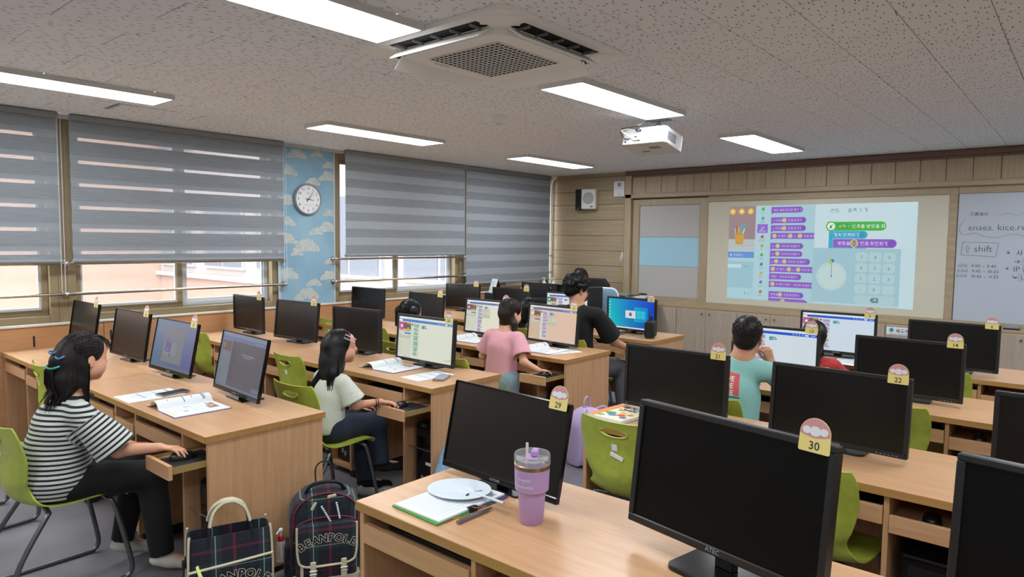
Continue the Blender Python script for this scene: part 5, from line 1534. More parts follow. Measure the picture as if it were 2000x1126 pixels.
def backpack(x, y, rz):
    t = thing('backpack', 'dark plaid backpack with cream trimmed flap and arched lettering', 'backpack', (x, y, 0), rz)
    body = [(-.15, .01), (.15, .01), (.158, .05), (.16, .28)]+[(.16*math.cos(a), .30+.13*math.sin(a)) for a in [PI*k/12 for k in range(13)]]+[(-.16, .28), (-.158, .05)]
    mb = MB(); puff(mb, body, -.075, .10, .04); mb.build('body', 'plaid', t, 50)
    pk = [(-.125, .012), (.125, .012), (.135, .05), (.135, .25), (.12, .29), (-.12, .29), (-.135, .25), (-.135, .05)]
    mb = MB(); puff(mb, pk, -.125, -.055, .025); mb.build('front_pocket', 'plaid', t, 50)
    # red piping of the zips
    top = [(.142*math.cos(a), -.075, .315+.105*math.sin(a)) for a in [PI*k/14 for k in range(15)]]
    MB().tube([(.150, -.072, .18)]+top+[(-.150, -.072, .18)], .0035, 6).build('red_piping', 'red_trim', t, 60)
    MB().tube([(.13*math.cos(a), -.10, .285+.035*math.sin(a)) for a in [PI*k/10 for k in range(11)]], .003, 6).build('red_piping', 'red_trim', t, 60)
    fl = [(-.13, .285), (-.125, .15), (-.10, .115), (.10, .115), (.125, .15), (.13, .285), (.11, .30), (-.11, .30)]
    mb = MB(); puff(mb, fl, -.138, -.122, .006, 2); fo = mb.build('flap', 'plaid', t, 50)
    MB().tube(smooth_path([(-.13, -.134, .295), (-.127, -.137, .16), (-.10, -.137, .117), (0, -.138, .111), (.10, -.137, .117), (.127, -.137, .16), (.13, -.134, .295)], 5), .0055, 6).build('cream_piping', 'cream_leather', fo, 60)
    mb = MB(); puff(mb, [(-.14, .0), (.14, .0), (.145, .05), (-.145, .05)], -.129, -.05, .012, 2); mb.build('cream_base', 'cream_leather', t, 50)
    for sx in (-.062, .072):
        st = MB().box(sx-.013, sx+.013, -.143, -.128, .045, .135, .004).build('buckle_strap', 'cream_leather', t)
        MB().tube([(sx-.016, -.146, .08), (sx+.016, -.146, .08), (sx+.016, -.146, .095), (sx-.016, -.146, .095)], .002, 5, closed=True).build('buckle', 'steel_satin', st)
    MB().tube(smooth_path([(-.085, -.03, .415), (-.06, -.04, .450), (0, -.045, .462), (.06, -.04, .45), (.085, -.03, .415)]), .016, 8, flat=.5).build('carry_handle', 'navy_web', t, 60)
    MB().tube(smooth_path([(-.035, .085, .415), (-.035, .095, .48), (-.012, .10, .508), (.02, .10, .508), (.04, .095, .48), (.04, .085, .42)]), .009, 6, flat=.4).build('hanging_loop', 'navy_web', t, 60)
    for sx in (-1, 1):
        mb = MB(); puff(mb, [(-.055, .0), (.055, .0), (.06, .16), (-.06, .16)], -.02, .02, .012, 2); q = mb.build('side_pocket', 'navy_web' if sx > 0 else 'plaid', t, 50)
        q.location = (sx*.163, .015, .015); q.rotation_euler = (0, 0, sx*PI/2)
    for px, pz, ang in ((-.045, .385, .5), (.045, .41, 1.4)):
        MB(T(px, -.082, pz, 0, ang, 0)).box(-.007, .007, -.006, .0, -.04, .0, .003).build('zip_pull', 'cream_leather', t)
    for px, pz, dx in ((-.02, .365, .035), (.045, .375, .012)):
        mb = MB()
        for k in range(8): mb.ball((px+dx*k/7, -.095-.002*k, pz-.009*k), .0052, 8, 6)
        mb.build('bead_charm', 'bead', t, 60, kind='stuff')
    MB(T(-.11, -.128, .09)).box(-.007, .007, -.005, 0, -.03, .03, .003).build('zip_pull', 'cream_leather', t)
    for sx in (-1, 1):
        MB().tube(smooth_path([(sx*.07, .095, .40), (sx*.10, .125, .30), (sx*.11, .125, .15), (sx*.13, .105, .04)]), .02, 6, flat=.35).build('shoulder_strap', 'navy_web', t, 60)
    MB().tube(smooth_path([(.15, -.02, .10), (.185, -.03, .06), (.20, -.04, .01), (.235, -.05, .006)]), .012, 6, flat=.35).build('strap_end', 'navy_web', t, 60)
    arch_text(t, 'BEANPOLE', .0, .222, -.1388, .21, .048, 1.05)
    return t
pm('red_trim', '7d2033', .7); pm('bead', 'c9d8dc', .3)
BPX, BPY, BPR = -2.655, 1.782, math.radians(60)
backpack(BPX, BPY, BPR)
def on_bag(x, y, z): c, s = math.cos(BPR), math.sin(BPR); return (BPX+c*x-s*y, BPY+s*x+c*y, z)
sb = thing('sanitizer_bottle', 'clear pump bottle with red collar in the backpack side pocket', 'bottle', on_bag(-.196, .0, .10))
MB().lathe([(0, 0), (.022, 0), (.024, .004), (.024, .075), (.02, .088), (.011, .094), (.0, .094)], 20).build('bottle', 'clear_plastic', sb, 40)
MB().lathe([(.0125, .092), (.0135, .094), (.0135, .113), (.012, .116), (0, .116)], 16).build('collar', 'red_cap', sb, 40)
MB().lathe([(.005, .116), (.005, .134), (.009, .136), (.010, .146), (.007, .150), (0, .150)], 12).tube([(0, 0, .144), (.012, -.02, .143), (.013, -.028, .134)], .0042, 6).build('pump_head', 'white_plastic', sb, 40)
MB().tube([(0, 0, .092), (.003, .002, .01)], .003, 6).build('dip_tube', 'white_plastic', sb)
pm('red_cap', 'b8222a', .4)
pc = thing('plush_charm', 'small brown and cream plush charm hanging on the backpack', 'charm', on_bag(.205, -.075, .13))
pm('plush_brown', '4a342a', .95); pm('plush_cream', 'd2c0a2', .95); pm('plush_gold', 'c79a4e', .95)
mb = MB(T(0, 0, .10, .1, 0, 0)); mb.lathe([(0, -.012), (.03, -.011), (.034, 0), (.03, .011), (0, .012)], 20, (0, 0, 0), 'y'); mb.build('cookie_head', 'plush_brown', pc, 50)
MB().ball((0, .002, .055), (.026, .02, .024), 14, 10).build('body', 'plush_gold', pc, 180)
MB().ball((-.012, -.004, .022), (.014, .013, .018), 10, 8).ball((.014, -.004, .022), (.014, .013, .018), 10, 8).build('legs', 'plush_cream', pc, 180)
MB().ball((-.026, -.006, .058), (.010, .010, .016), 10, 8).ball((.028, -.006, .058), (.010, .010, .016), 10, 8).build('arms', 'plush_cream', pc, 180)
mb = MB()
for dx, dz in ((-.012, .012), (.012, .012), (0, -.012), (-.012, -.006), (.012, -.006)): mb.ball((dx, -.0125, .10+dz), .0028, 6, 5)
mb.build('dots', 'plush_cream', pc)
MB().tube([(0, 0, .132), (-.01, .0, .15), (-.045, .02, .155)], .002, 5).build('cord', 'cream_leather', pc)
pm('lilac_cloth', 'b9a8cf', .85)
lb_ = thing('backpack', 'small lilac backpack leaning on the desk end behind monitor 29', 'backpack', (-2.655, 3.96, 0), math.radians(75))
body = [(-.14, .01), (.14, .01), (.15, .06), (.15, .24)]+[(.15*math.cos(a), .27+.13*math.sin(a)) for a in [PI*k/12 for k in range(13)]]+[(-.15, .24), (-.15, .06)]
mb = MB(); puff(mb, body, -.08, .085, .045); mb.build('body', 'lilac_cloth', lb_, 50)
mb = MB(); puff(mb, [(-.11, .02), (.11, .02), (.115, .15), (.09, .19), (-.09, .19), (-.115, .15)], -.115, -.06, .02); mb.build('front_pocket', 'lilac_cloth', lb_, 50)
MB().tube(smooth_path([(-.03, .02, .39), (-.025, .02, .45), (0, .02, .475), (.025, .02, .45), (.03, .02, .39)]), .008, 6, flat=.5).build('carry_handle', 'lilac_cloth', lb_, 60)
for sx in (-1, 1): MB().tube(smooth_path([(sx*.05, -.02, .39), (sx*.09, -.06, .41), (sx*.12, -.08, .36), (sx*.12, -.085, .30)]), .016, 6, flat=.4).build('shoulder_strap', 'lilac_cloth', lb_, 60)
MB().box(-.03, .03, -.10, -.085, .345, .375, .005).build('dark_badge', 'navy_web', lb_)

# ------------------------------------------------------------------ people: bodies grown as one implicit surface
def V3(*a): return np.array(a, dtype=np.float32)
class Sdf:
    def __init__(s): s.p = []; s.lo = np.full(3, 1e9); s.hi = np.full(3, -1e9)
    def _ext(s, lo, hi): s.lo = np.minimum(s.lo, lo); s.hi = np.maximum(s.hi, hi)
    def cap(s, a, b, ra, rb=None, k=.02, flat=None, sub=False):
        a, b = np.array(a, float), np.array(b, float); rb = ra if rb is None else rb
        R = max(ra, rb)
        lo, hi = np.minimum(a, b)-R, np.maximum(a, b)+R
        if not sub: s._ext(lo, hi)
        s.p.append(('c', a, b, ra, rb, k, flat, sub, lo, hi)); return s
    def ell(s, c, r, k=.02, R=None, sub=False):
        c = np.array(c, float); r = np.array(r, float); R = np.eye(3) if R is None else np.array(R, float)
        m = max(r)
        if not sub: s._ext(c-m, c+m)
        s.p.append(('e', c, r, R, k, sub, c-m, c+m)); return s
    def cut(s, pt, n, k=0):
        s.p.append(('p', np.array(pt, float), np.array(n, float)/np.linalg.norm(n))); return s
    def lcut(s, pt, n, R):
        s.p.append(('l', np.array(pt, float), np.array(n, float)/np.linalg.norm(n), R)); return s
    def mesh(s, h):
        lo = s.lo-3*h-.012; hi = s.hi+3*h+.012
        n = np.ceil((hi-lo)/h).astype(int)+1
        ax = [(lo[i]+h*np.arange(n[i])).astype(np.float32) for i in range(3)]
        F = np.full(tuple(n), .15, np.float32)
        for q in s.p:
            if q[0] == 'p':
                _, pt, nn = q
                d = ((ax[0]-pt[0])*nn[0])[:, None, None]+((ax[1]-pt[1])*nn[1])[None, :, None]+((ax[2]-pt[2])*nn[2])[None, None, :]
                F = np.maximum(F, d.astype(np.float32)); continue
            if q[0] == 'l':
                _, pt, nn, R = q
                i0 = np.clip(np.floor((pt-R-lo)/h).astype(int), 0, n); i1 = np.clip(np.ceil((pt+R-lo)/h).astype(int)+1, 0, n)
                sl = tuple(slice(a, b) for a, b in zip(i0, i1))
                X = ax[0][sl[0]][:, None, None]-pt[0]; Y = ax[1][sl[1]][None, :, None]-pt[1]; Z = ax[2][sl[2]][None, None, :]-pt[2]
                d = X*nn[0]+Y*nn[1]+Z*nn[2]; A = F[sl]
                F[sl] = np.where(X*X+Y*Y+Z*Z < R*R, np.maximum(A, d), A); continue
            L, Hh = (q[8], q[9]) if q[0] == 'c' else (q[6], q[7])
            k = q[5] if q[0] == 'c' else q[4]
            m = 2.2*k+3*h+.004
            i0 = np.clip(np.floor((L-m-lo)/h).astype(int), 0, n); i1 = np.clip(np.ceil((Hh+m-lo)/h).astype(int)+1, 0, n)
            if (i1-i0).min() <= 0: continue
            sl = tuple(slice(a, b) for a, b in zip(i0, i1))
            X = ax[0][sl[0]][:, None, None]; Y = ax[1][sl[1]][None, :, None]; Z = ax[2][sl[2]][None, None, :]
            if q[0] == 'c':
                _, a, b, ra, rb, k, flat, sub, _, _ = q
                px, py, pz = X-a[0], Y-a[1], Z-a[2]
                if flat is not None:
                    nn, sc = flat; nn = np.array(nn, float)/np.linalg.norm(nn)
                    dd = (px*nn[0]+py*nn[1]+pz*nn[2])*(1/sc-1)
                    px, py, pz = px+dd*nn[0], py+dd*nn[1], pz+dd*nn[2]
                    ab = b-a; ab = ab+nn*ab.dot(nn)*(1/sc-1)
                else: ab = b-a
                l2 = max(ab.dot(ab), 1e-9)
                t = np.clip((px*ab[0]+py*ab[1]+pz*ab[2])/l2, 0, 1)
                d = np.sqrt((px-t*ab[0])**2+(py-t*ab[1])**2+(pz-t*ab[2])**2)-(ra+(rb-ra)*t)
            else:
                _, c, r, R, k, sub, _, _ = q
                px, py, pz = X-c[0], Y-c[1], Z-c[2]
                u = [px*R[i][0]+py*R[i][1]+pz*R[i][2] for i in range(3)]
                k0 = np.sqrt(sum((u[i]/r[i])**2 for i in range(3)))+1e-6; k1 = np.sqrt(sum((u[i]/r[i]**2)**2 for i in range(3)))+1e-6
                d = k0*(k0-1)/k1
            A = F[sl]
            if sub:
                d = -d; hh = np.clip(.5-.5*(A-d)/k, 0, 1)*1.0
                F[sl] = A*(1-hh)+d*hh+k*hh*(1-hh)
            else:
                hh = np.clip(.5+.5*(A-d)/k, 0, 1)
                F[sl] = A*(1-hh)+d*hh-k*hh*(1-hh)
        return surface_nets(F, lo, h)
def surface_nets(F, lo, h):
    S = F < 0
    c = [S[i:S.shape[0]-1+i, j:S.shape[1]-1+j, k:S.shape[2]-1+k] for i in (0, 1) for j in (0, 1) for k in (0, 1)]
    cnt = sum(x.astype(np.int8) for x in c)
    act = (cnt > 0) & (cnt < 8)
    I = np.argwhere(act)
    if len(I) == 0: return np.zeros((0, 3)), np.zeros((0, 4), int)
    idx = -np.ones(act.shape, np.int64); idx[act] = np.arange(len(I))
    acc = np.zeros((len(I), 3)); num = np.zeros(len(I))
    cor = [(i, j, k) for i in (0, 1) for j in (0, 1) for k in (0, 1)]
    vals = {q: F[I[:, 0]+q[0], I[:, 1]+q[1], I[:, 2]+q[2]] for q in cor}
    for a in cor:
        for d in range(3):
            if a[d] == 0:
                b = list(a); b[d] = 1; b = tuple(b)
                fa, fb = vals[a], vals[b]
                m = (fa < 0) != (fb < 0)
                t = np.where(m, fa/(fa-fb+1e-12), 0)
                p = np.tile(np.array(a, float), (len(I), 1)); p[:, d] += t
                acc[m] += p[m]; num[m] += 1
    P = lo+(I+acc/np.maximum(num, 1)[:, None])*h
    Q = []
    for d in range(3):
        o1, o2 = (d+1) % 3, (d+2) % 3
        sl0 = [slice(1, -1)]*3; sl0[d] = slice(0, -1); sl1 = list(sl0); sl1[d] = slice(1, None)
        a, b = S[tuple(sl0)], S[tuple(sl1)]
        for flip in (0, 1):
            m = (a & ~b) if not flip else (~a & b)
            E = np.argwhere(m)
            if len(E) == 0: continue
            off = np.ones(3, int); off[d] = 0
            E = E+off
            e1 = np.zeros(3, int); e1[o1] = 1; e2 = np.zeros(3, int); e2[o2] = 1
            q = [idx[tuple((E-e1-e2).T)], idx[tuple((E-e2).T)], idx[tuple(E.T)], idx[tuple((E-e1).T)]]
            q = np.stack(q, 1)
            if flip: q = q[:, ::-1]
            Q.append(q)
    Q = np.concatenate(Q)
    Q = Q[(Q >= 0).all(1)]
    return P, Q
def np_obj(name, P, Q, mats, parent=None, col=None, attr=None, relax=1, disp=None):
    me = bpy.data.meshes.new(name)
    P = P.copy()
    for _ in range(relax):
        acc = np.zeros_like(P); n = np.zeros(len(P))
        for a, b in ((0, 1), (1, 2), (2, 3), (3, 0)):
            np.add.at(acc, Q[:, a], P[Q[:, b]]); np.add.at(n, Q[:, a], 1)
            np.add.at(acc, Q[:, b], P[Q[:, a]]); np.add.at(n, Q[:, b], 1)
        P = .5*P+.5*acc/np.maximum(n, 1)[:, None]
    if disp is not None:
        e1 = P[Q[:, 2]]-P[Q[:, 0]]; e2 = P[Q[:, 3]]-P[Q[:, 1]]; fn = np.cross(e1, e2)
        N = np.zeros_like(P)
        for a in range(4): np.add.at(N, Q[:, a], fn)
        N /= np.linalg.norm(N, axis=1)[:, None]+1e-9
        P = P+N*disp(P)[:, None]
    me.vertices.add(len(P)); me.vertices.foreach_set('co', P.astype(np.float32).ravel())
    me.loops.add(len(Q)*4); me.loops.foreach_set('vertex_index', Q.astype(np.int32).ravel())
    me.polygons.add(len(Q)); me.polygons.foreach_set('loop_start', np.arange(0, len(Q)*4, 4, dtype=np.int32))
    me.update(calc_edges=True)
    for m in (mats if isinstance(mats, (list, tuple)) else [mats]): me.materials.append(getmat(m))
    if col is not None:
        at = me.color_attributes.new('Col', 'FLOAT_COLOR', 'POINT')
        c = np.ones((len(P), 4), np.float32); c[:, :3] = col(P); at.data.foreach_set('color', c.ravel())
    if attr is not None:
        for nm, fn in attr.items():
            at = me.attributes.new(nm, 'FLOAT', 'POINT'); at.data.foreach_set('value', fn(P).astype(np.float32))
    me.shade_smooth()
    return mkobj(name, me, parent)
def folds(amp=.0025, seed=0, freq=26, stretch=(1, 1, .45)):
    R = np.random.RandomState(seed); ds = [R.normal(size=3) for _ in range(5)]; ph = R.uniform(0, 6.28, 5)
    def f(P):
        p = P*np.array(stretch); o = np.zeros(len(P))
        w = .35*np.sin(p@np.array([7., 5., 9.])*1.7+1)+.35*np.sin(p@np.array([-6., 8., 4.])*2+2)
        for d, q in zip(ds, ph):
            d = d/np.linalg.norm(d); s = np.sin(p@d*freq+q+2.2*w)
            o += np.sign(s)*np.abs(s)**1.5*.4
        return amp*o
    return f
# materials
def skinmat(name):
    m = pm(name, 'd7a588', .5, spec=.35)
    a = nd(m, 'ShaderNodeVertexColor'); a.layer_name = 'Col'
    lk(m, a.outputs[0], bsdf(m).inputs['Base Color'])
    bsdf(m).inputs['Subsurface Weight'].default_value = .08
    bsdf(m).inputs['Subsurface Radius'].default_value = (.012, .005, .003)
    return m
skinmat('skin')
def hairmat(name, c1, c2, rough=.46):
    m = pm(name, c1, rough, spec=.32)
    v = coords(m, (60, 60, 4)); f = noise(m, v, 3, 3)
    lk(m, ramp(m, f, [(.35, c1), (.7, c2)]), bsdf(m).inputs['Base Color'])
    return m
hairmat('hair_dark', '0d0b0b', '231c1a'); hairmat('hair_black', '08080a', '17161a'); hairmat('hair_brown', '15100e', '33261f')
def cloth(name, c1, c2, rough=.9, ns=160):
    m = noisy(name, c1, c2, ns=ns, rough=rough, detail=2, bmp=.12, bd=.001, rand=False, sheen=.03); return m
cloth('cloth_white', 'c4c9bd', 'd0d4c8'); cloth('cloth_pink', 'd89aa6', 'e0a6b0'); cloth('cloth_black', '090a0c', '0f1013'); cloth('cloth_mint', '86bcb8', '93c7c2'); cloth('cloth_red', 'b9363a', 'c8444a')
cloth('denim_dark', '1a2334', '232e42', ns=90); cloth('denim_light', '7e98a6', '93aab5', ns=70); cloth('trouser_black', '08090b', '0d0e11'); cloth('trouser_grey', '4d4f55', '585a60'); cloth('cloth_navy', '1e2a47', '263354'); cloth('cloth_grey', '5e6470', '6a707c')
pm('sock_black', '0a0a0b', .95); pm('shoe_white', 'c9c6bb', .6); pm('shoe_grey', '8f8f8c', .6); pm('shoe_sole', 'ded9cc', .6); pm('mask_black', '101113', .8)
m = pm('cloth_stripes', 'c9cfc9', .9, sheen=.15)
at = nd(m, 'ShaderNodeAttribute'); at.attribute_name = 'stripe'
fr_ = nd(m, 'ShaderNodeMath', operation='FRACT'); lk(m, at.outputs['Fac'], fr_.inputs[0])
lk(m, ramp(m, fr_.outputs[0], [(0, '14161d'), (.44, 'c3c9c4')], 'CONSTANT'), bsdf(m).inputs['Base Color'])

def unit(v): v = np.array(v, float); return v/np.linalg.norm(v)
def head_axes(yaw, pitch=0, roll=0):
    """rows: right, forward, up. yaw>0 turns to the person's left"""
    M = Matrix.Rotation(yaw, 3, 'Z') @ Matrix.Rotation(pitch, 3, 'X') @ Matrix.Rotation(roll, 3, 'Y')
    return np.array([list(M.col[0]), list(M.col[1]), list(M.col[2])])
def add_head(S, c, A, s=1.0, male=False):
    c = np.array(c, float)
    def W(x, y, z): return c+s*(x*A[0]+y*A[1]+z*A[2])
    def e(p, r, k=.02, sub=False, R=A): S.ell(W(*p), [q*s for q in r], k*s, R, sub)
    e((0, -.012, .03), (.074, .090, .083), .02)
    e((0, .018, -.03), (.060, .066, .074), .03)
    for q in (-1, 1):
        e((q*.034, .044, -.047), (.031, .032, .034), .025)
        e((q*.045, -.0, -.06), (.022, .03, .03), .03)
    e((0, .052, -.088), (.026, .024, .021), .025)
    e((0, .055, .04), (.05, .03, .04), .03)                     # forehead
    S.cap(W(0, .078, .008), W(0, .0925, -.022), .007*s, .0095*s, .012*s)
    e((0, .0945, -.026), (.010, .009, .008), .006)
    for q in (-1, 1): e((q*.010, .086, -.028), (.0065, .008, .006), .005)
    for q in (-1, 1):
        e((q*.030, .0865, .003), (.017, .011, .009), .012, True)   # socket
        S.cap(W(q*.042, .071, .003), W(q*.018, .0775, .003), .0075*s, .0085*s, .006*s)   # lid
    S.cap(W(-.014, .0775, -.054), W(0, .083, -.0525), .0045*s, .006*s, .006*s); S.cap(W(.014, .0775, -.054), W(0, .083, -.0525), .0045*s, .006*s, .006*s)
    S.cap(W(-.012, .076, -.063), W(.012, .076, -.063), .0062*s, .0062*s, .006*s)
    e((0, .084, -.0583), (.02, .004, .0016), .003, True)
    for q in (-1, 1):
        Re = head_mul(A, q*.35)
        e((q*.076, -.010, -.012), (.008, .0185, .030), .008, False, Re)
        e((q*.084, -.006, -.008), (.005, .009, .016), .004, True, Re)
    return W
def head_mul(A, ang):
    c, s = math.cos(ang), math.sin(ang)
    return np.array([A[0]*c+A[1]*s, -A[0]*s+A[1]*c, A[2]])
def add_hand(S, w, f, n, right, L=.14, curl=(.35, .45, .35), spread=.12, thumb=.6, fing=None):
    """w wrist, f finger direction, n back-of-hand normal"""
    w = np.array(w, float); f = unit(f); n = unit(np.array(n)-f*np.dot(n, f)); sd = np.cross(f, n)*(1 if right else -1)   # sd towards little finger
    q = L/.18
    kn = []
    for i, (o, fl, ln) in enumerate(((-.029, .084, .070), (-.0095, .088, .078), (.010, .084, .073), (.028, .076, .058))):
        k0 = w+f*fl*q+sd*o*q+n*(-.002*abs(o)/.03)*q
        S.cap(w+f*.012*q+sd*o*.55*q, k0, .0125*q, .0105*q, .010*q)
        cu = curl if fing is None else fing[i]
        d = unit(f+sd*o/.03*spread); p = k0; r = .0092*q
        a = 0
        for j, (fr, da) in enumerate(zip((.46, .31, .23), cu)):
            a += da
            dj = d*math.cos(a)-n*math.sin(a)
            p2 = p+dj*ln*fr*q
            S.cap(p, p2, r, r*.90, .0035*q); p = p2; r *= .90
    # thumb
    b = w+f*.022*q-sd*.022*q-n*.006*q
    d1 = unit(f*.75-sd*thumb-n*.35); p1 = b+d1*.036*q
    S.cap(w+f*.01*q-sd*.008*q, b, .014*q, .0125*q, .01*q); S.cap(b, p1, .0122*q, .0105*q, .008*q)
    d2 = unit(f*.95-sd*thumb*.35-n*.30); p2 = p1+d2*.03*q
    S.cap(p1, p2, .0103*q, .0095*q, .004*q)
    d3 = unit(f-sd*.05-n*.35); S.cap(p2, p2+d3*.022*q, .0094*q, .0075*q, .004*q)
def skin_cols(W_inv, base=(214, 160, 132), brow=True):
    b = np.array(lin(base)[:3])
    def f(P):
        c = np.tile(b, (len(P), 1))
        q = W_inv(P)
        def blend(m, col, s=1.0):
            nonlocal c
            m = np.clip(m*s, 0, 1)[:, None]; c = c*(1-m)+np.array(lin(col)[:3])*m
        fr = np.clip((q[:, 1]-.03)/.02, 0, 1)
        ch = np.exp(-(((np.abs(q[:, 0])-.04)/.02)**2+((q[:, 2]+.035)/.02)**2))*fr
        blend(ch*.35, (214, 128, 112))
        lip = ((np.abs(q[:, 0])/.021)**2+((q[:, 2]+.0585)/.0085)**2 < 1)*(q[:, 1] > .06)
        blend(lip*.75, (186, 96, 92))
        if brow:
            bx = np.abs(q[:, 0]); br = (bx > .014)*(bx < .046)*(np.abs(q[:, 2]-.021-.05*(bx-.03)*(bx < .036)+.25*np.clip(bx-.036, 0, 1)) < .0032)*(q[:, 1] > .05)
            blend(br*.8, (58, 44, 38))
            ey = (((bx-.030)/.0145)**2+((q[:, 2]-.0015)/.0042)**2 < 1)*(q[:, 1] > .06)
            blend(ey*1.0, (225, 220, 214))
            iris = (((bx-.030)/.0062)**2+((q[:, 2]-.002)/.0042)**2 < 1)*(q[:, 1] > .06)
            blend(iris*1.0, (22, 17, 15))
            lash = ((bx > .0135)*(bx < .047)*(np.abs(q[:, 2]-.0058+((bx-.03)/.017)**2*.004) < .0016))*(q[:, 1] > .055)
            blend(lash*1.0, (28, 20, 18))
        return c
    return f
def strands(name, paths, r, mat, parent, org):
    mb = MB()
    for P in paths:
        n = len(P)
        mb.tube([tuple(np.array(p)-org) for p in P], [r*(.55+.45*math.sin(PI*min(1, (i+.6)/n))) if i < n-1 else r*.12 for i in range(n)], 4, cap=False)
    return mb
class Person:
    def __init__(s, name, label, J, hs=.9, yaw=0, pitch=0, roll=0, h=.006, skin=(214, 160, 132), sex='f', build=1.0, hands=None, org=None, legs=True):
        """J: joints in world space. hs head scale."""
        s.J = {k: np.array(v, float) for k, v in J.items()}; J = s.J
        s.A = head_axes(yaw, pitch, roll); s.hs = hs; s.h = h; s.b = build
        s.o = np.array(org if org is not None else (J['pelvis'][0], J['pelvis'][1], 0), float)
        S = Sdf(); L = lambda k: J[k]-s.o
        s.W = add_head(S, L('head'), s.A, hs)
        b = build
        fw = unit(np.cross(unit(J['shR']-J['shL']), (0, 0, 1)))*-1      # chest forward
        s.fw = fw
        S.cap(L('neck')+(0, 0, -.01), L('head')+s.W(0, -.02, -.06)-s.W(0, 0, 0), .043*b, .040*b, .03)
        S.cap(L('pelvis'), L('chest'), .105*b, .10*b, .05, (fw, .78))
        S.cap(L('shR')*.8+L('shL')*.2, L('shL')*.8+L('shR')*.2, .055*b, .055*b, .05)
        S.cap(L('chest'), L('neck'), .085*b, .045*b, .05, (fw, .8))
        for q in 'RL':
            S.cap(L('sh'+q), L('el'+q), .040*b, .032*b, .03); S.cap(L('el'+q), L('wr'+q), .032*b, .0215*b, .02)
            if legs:
                S.cap(L('hip'+q), L('kn'+q), .072*b, .052*b, .04); S.cap(L('kn'+q), L('an'+q), .05*b, .031*b, .03)
                S.cap(L('an'+q), L('toe'+q), .030*b, .020*b, .02)
        for q in (hands or {}):
            hd = hands[q]; add_hand(S, L('wr'+q), hd['f'], hd['n'], q == 'R', **{k: v for k, v in hd.items() if k not in 'fn'})
        P, Q = S.mesh(h)
        hc = L('head')
        Winv = lambda X: ((X-hc)@s.A.T)/hs
        s.root = np_obj(name, P, Q, 'skin', col=skin_cols(Winv, skin), relax=1)
        s.root.location = s.o; tag(s.root, label, 'person')
    def L(s, k): return s.J[k]-s.o
    def part(s, name, S, mat, h=None, disp=None, attr=None, relax=2):
        P, Q = S.mesh(h or s.h)
        return np_obj(name, P, Q, mat, s.root, attr=attr, relax=relax, disp=disp)
    def shirt(s, mat, hem, sleeve=.75, slr=.07, loose=1.12, attr=None, seed=1, amp=.0025, neck=.058, name='shirt', hemcut=(0, 0, -1), blouse=0.0):
        L = s.L; b = s.b; S = Sdf(); fw = s.fw
        S.cap(L('pelvis')+(0, 0, .02), L('chest'), .128*b*loose, .118*b*loose, .05, (fw, .80))
        if blouse: S.cap(L('pelvis')+(0, 0, .02), L('pelvis')+(0, 0, .06), .14*b*loose+blouse, .13*b*loose+blouse, .05, (fw, .82))
        S.cap(L('chest'), L('neck')+(0, 0, -.015), .098*b*loose, .055*b, .05, (fw, .85))
        S.cap(L('shR')*.85+L('shL')*.15, L('shL')*.85+L('shR')*.15, .058*b, .058*b, .05)
        for q in 'RL':
            e = L('sh'+q)+(L('el'+q)-L('sh'+q))*sleeve
            S.cap(L('sh'+q), e, .055*b, slr*b, .03)
        for q in 'RL':
            d = unit(L('el'+q)-L('sh'+q)); e = L('sh'+q)+(L('el'+q)-L('sh'+q))*sleeve; ln = np.linalg.norm(e-L('sh'+q)); f0 = .055+(slr-.055)*max(0, 1-.03/ln)
            S.cap(e-d*.03, e+d*.12, (f0-.011)*b, (slr-.008)*b, .003, None, True)
            S.lcut(e+d*.004, d, slr*b*1.35)
        S.cap(L('neck')+(0, 0, .0)+fw*.01, L('neck')+(0, 0, .14), neck*b, neck*b*1.25, .008, None, True)
        S.cut((0, 0, hem-s.o[2]), hemcut)
        return s.part(name, S, mat, None, folds(amp, seed), attr)
    def trousers(s, mat, top, seed=2, amp=.0022, r=(.088, .066, .05), cuff=.02, name='trousers', short=1.0):
        L = s.L; b = s.b; S = Sdf()
        S.cap(L('hipR'), L('hipL'), .098*b, .098*b, .05); S.cap(L('pelvis'), L('pelvis')*.7+L('chest')*.3, .11*b, .108*b, .05, (s.fw, .82))
        for q in 'RL':
            S.cap(L('hip'+q), L('kn'+q), r[0]*b, r[1]*b, .035)
            e = L('kn'+q)+(L('an'+q)-L('kn'+q))*short
            S.cap(L('kn'+q), e, r[1]*b, r[2]*b, .03)
            d = unit(L('an'+q)-L('kn'+q))
            S.lcut(e+d*cuff, d, r[2]*b*1.5)
            S.cap(e-d*.0, e+d*.1, (r[2]-.008)*b, (r[2]-.008)*b, .004, None, True)
        S.cut((0, 0, top-s.o[2]), (0, 0, 1))
        return s.part(name, S, mat, None, folds(amp, seed, 30))
    def shoe(s, q, mat, w=.040, sock=False, sole=True, h=.005):
        a, t = s.L('an'+q), s.L('toe'+q); S = Sdf(); f = unit(t-a); n = np.array((0, 0, 1.)); b = s.b
        S.cap(a+f*-.02*b+(0, 0, -.035*b), t+(0, 0, -.006), w*b*.88, w*b, .03, ((0, 0, 1), .72)); S.cap(a+(0, 0, -.0), a+f*.04*b+(0, 0, -.02*b), w*b*.9, w*b*.8, .03)
        if not sock: S.cap(a+(0, 0, .0), a+(0, 0, .12), w*b*.72, w*b*.85, .004, None, True)
        o = s.part('sock' if sock else 'shoe', S, mat, h)
        return o
E_R = np.array((.083, .1005, .0905)); E_C = np.array((0, -.016, .034))
def hair_cap(s, S, face=(.0, .100, -.035), fr=(.078, .066, .098), sub=True, e=1.0):
    W, A, q = s.W, s.A, s.hs
    S.ell(W(*E_C), E_R*q*e, .02*q, A)
    if sub: S.ell(W(*face), np.array(fr)*q, .012*q, A, True)
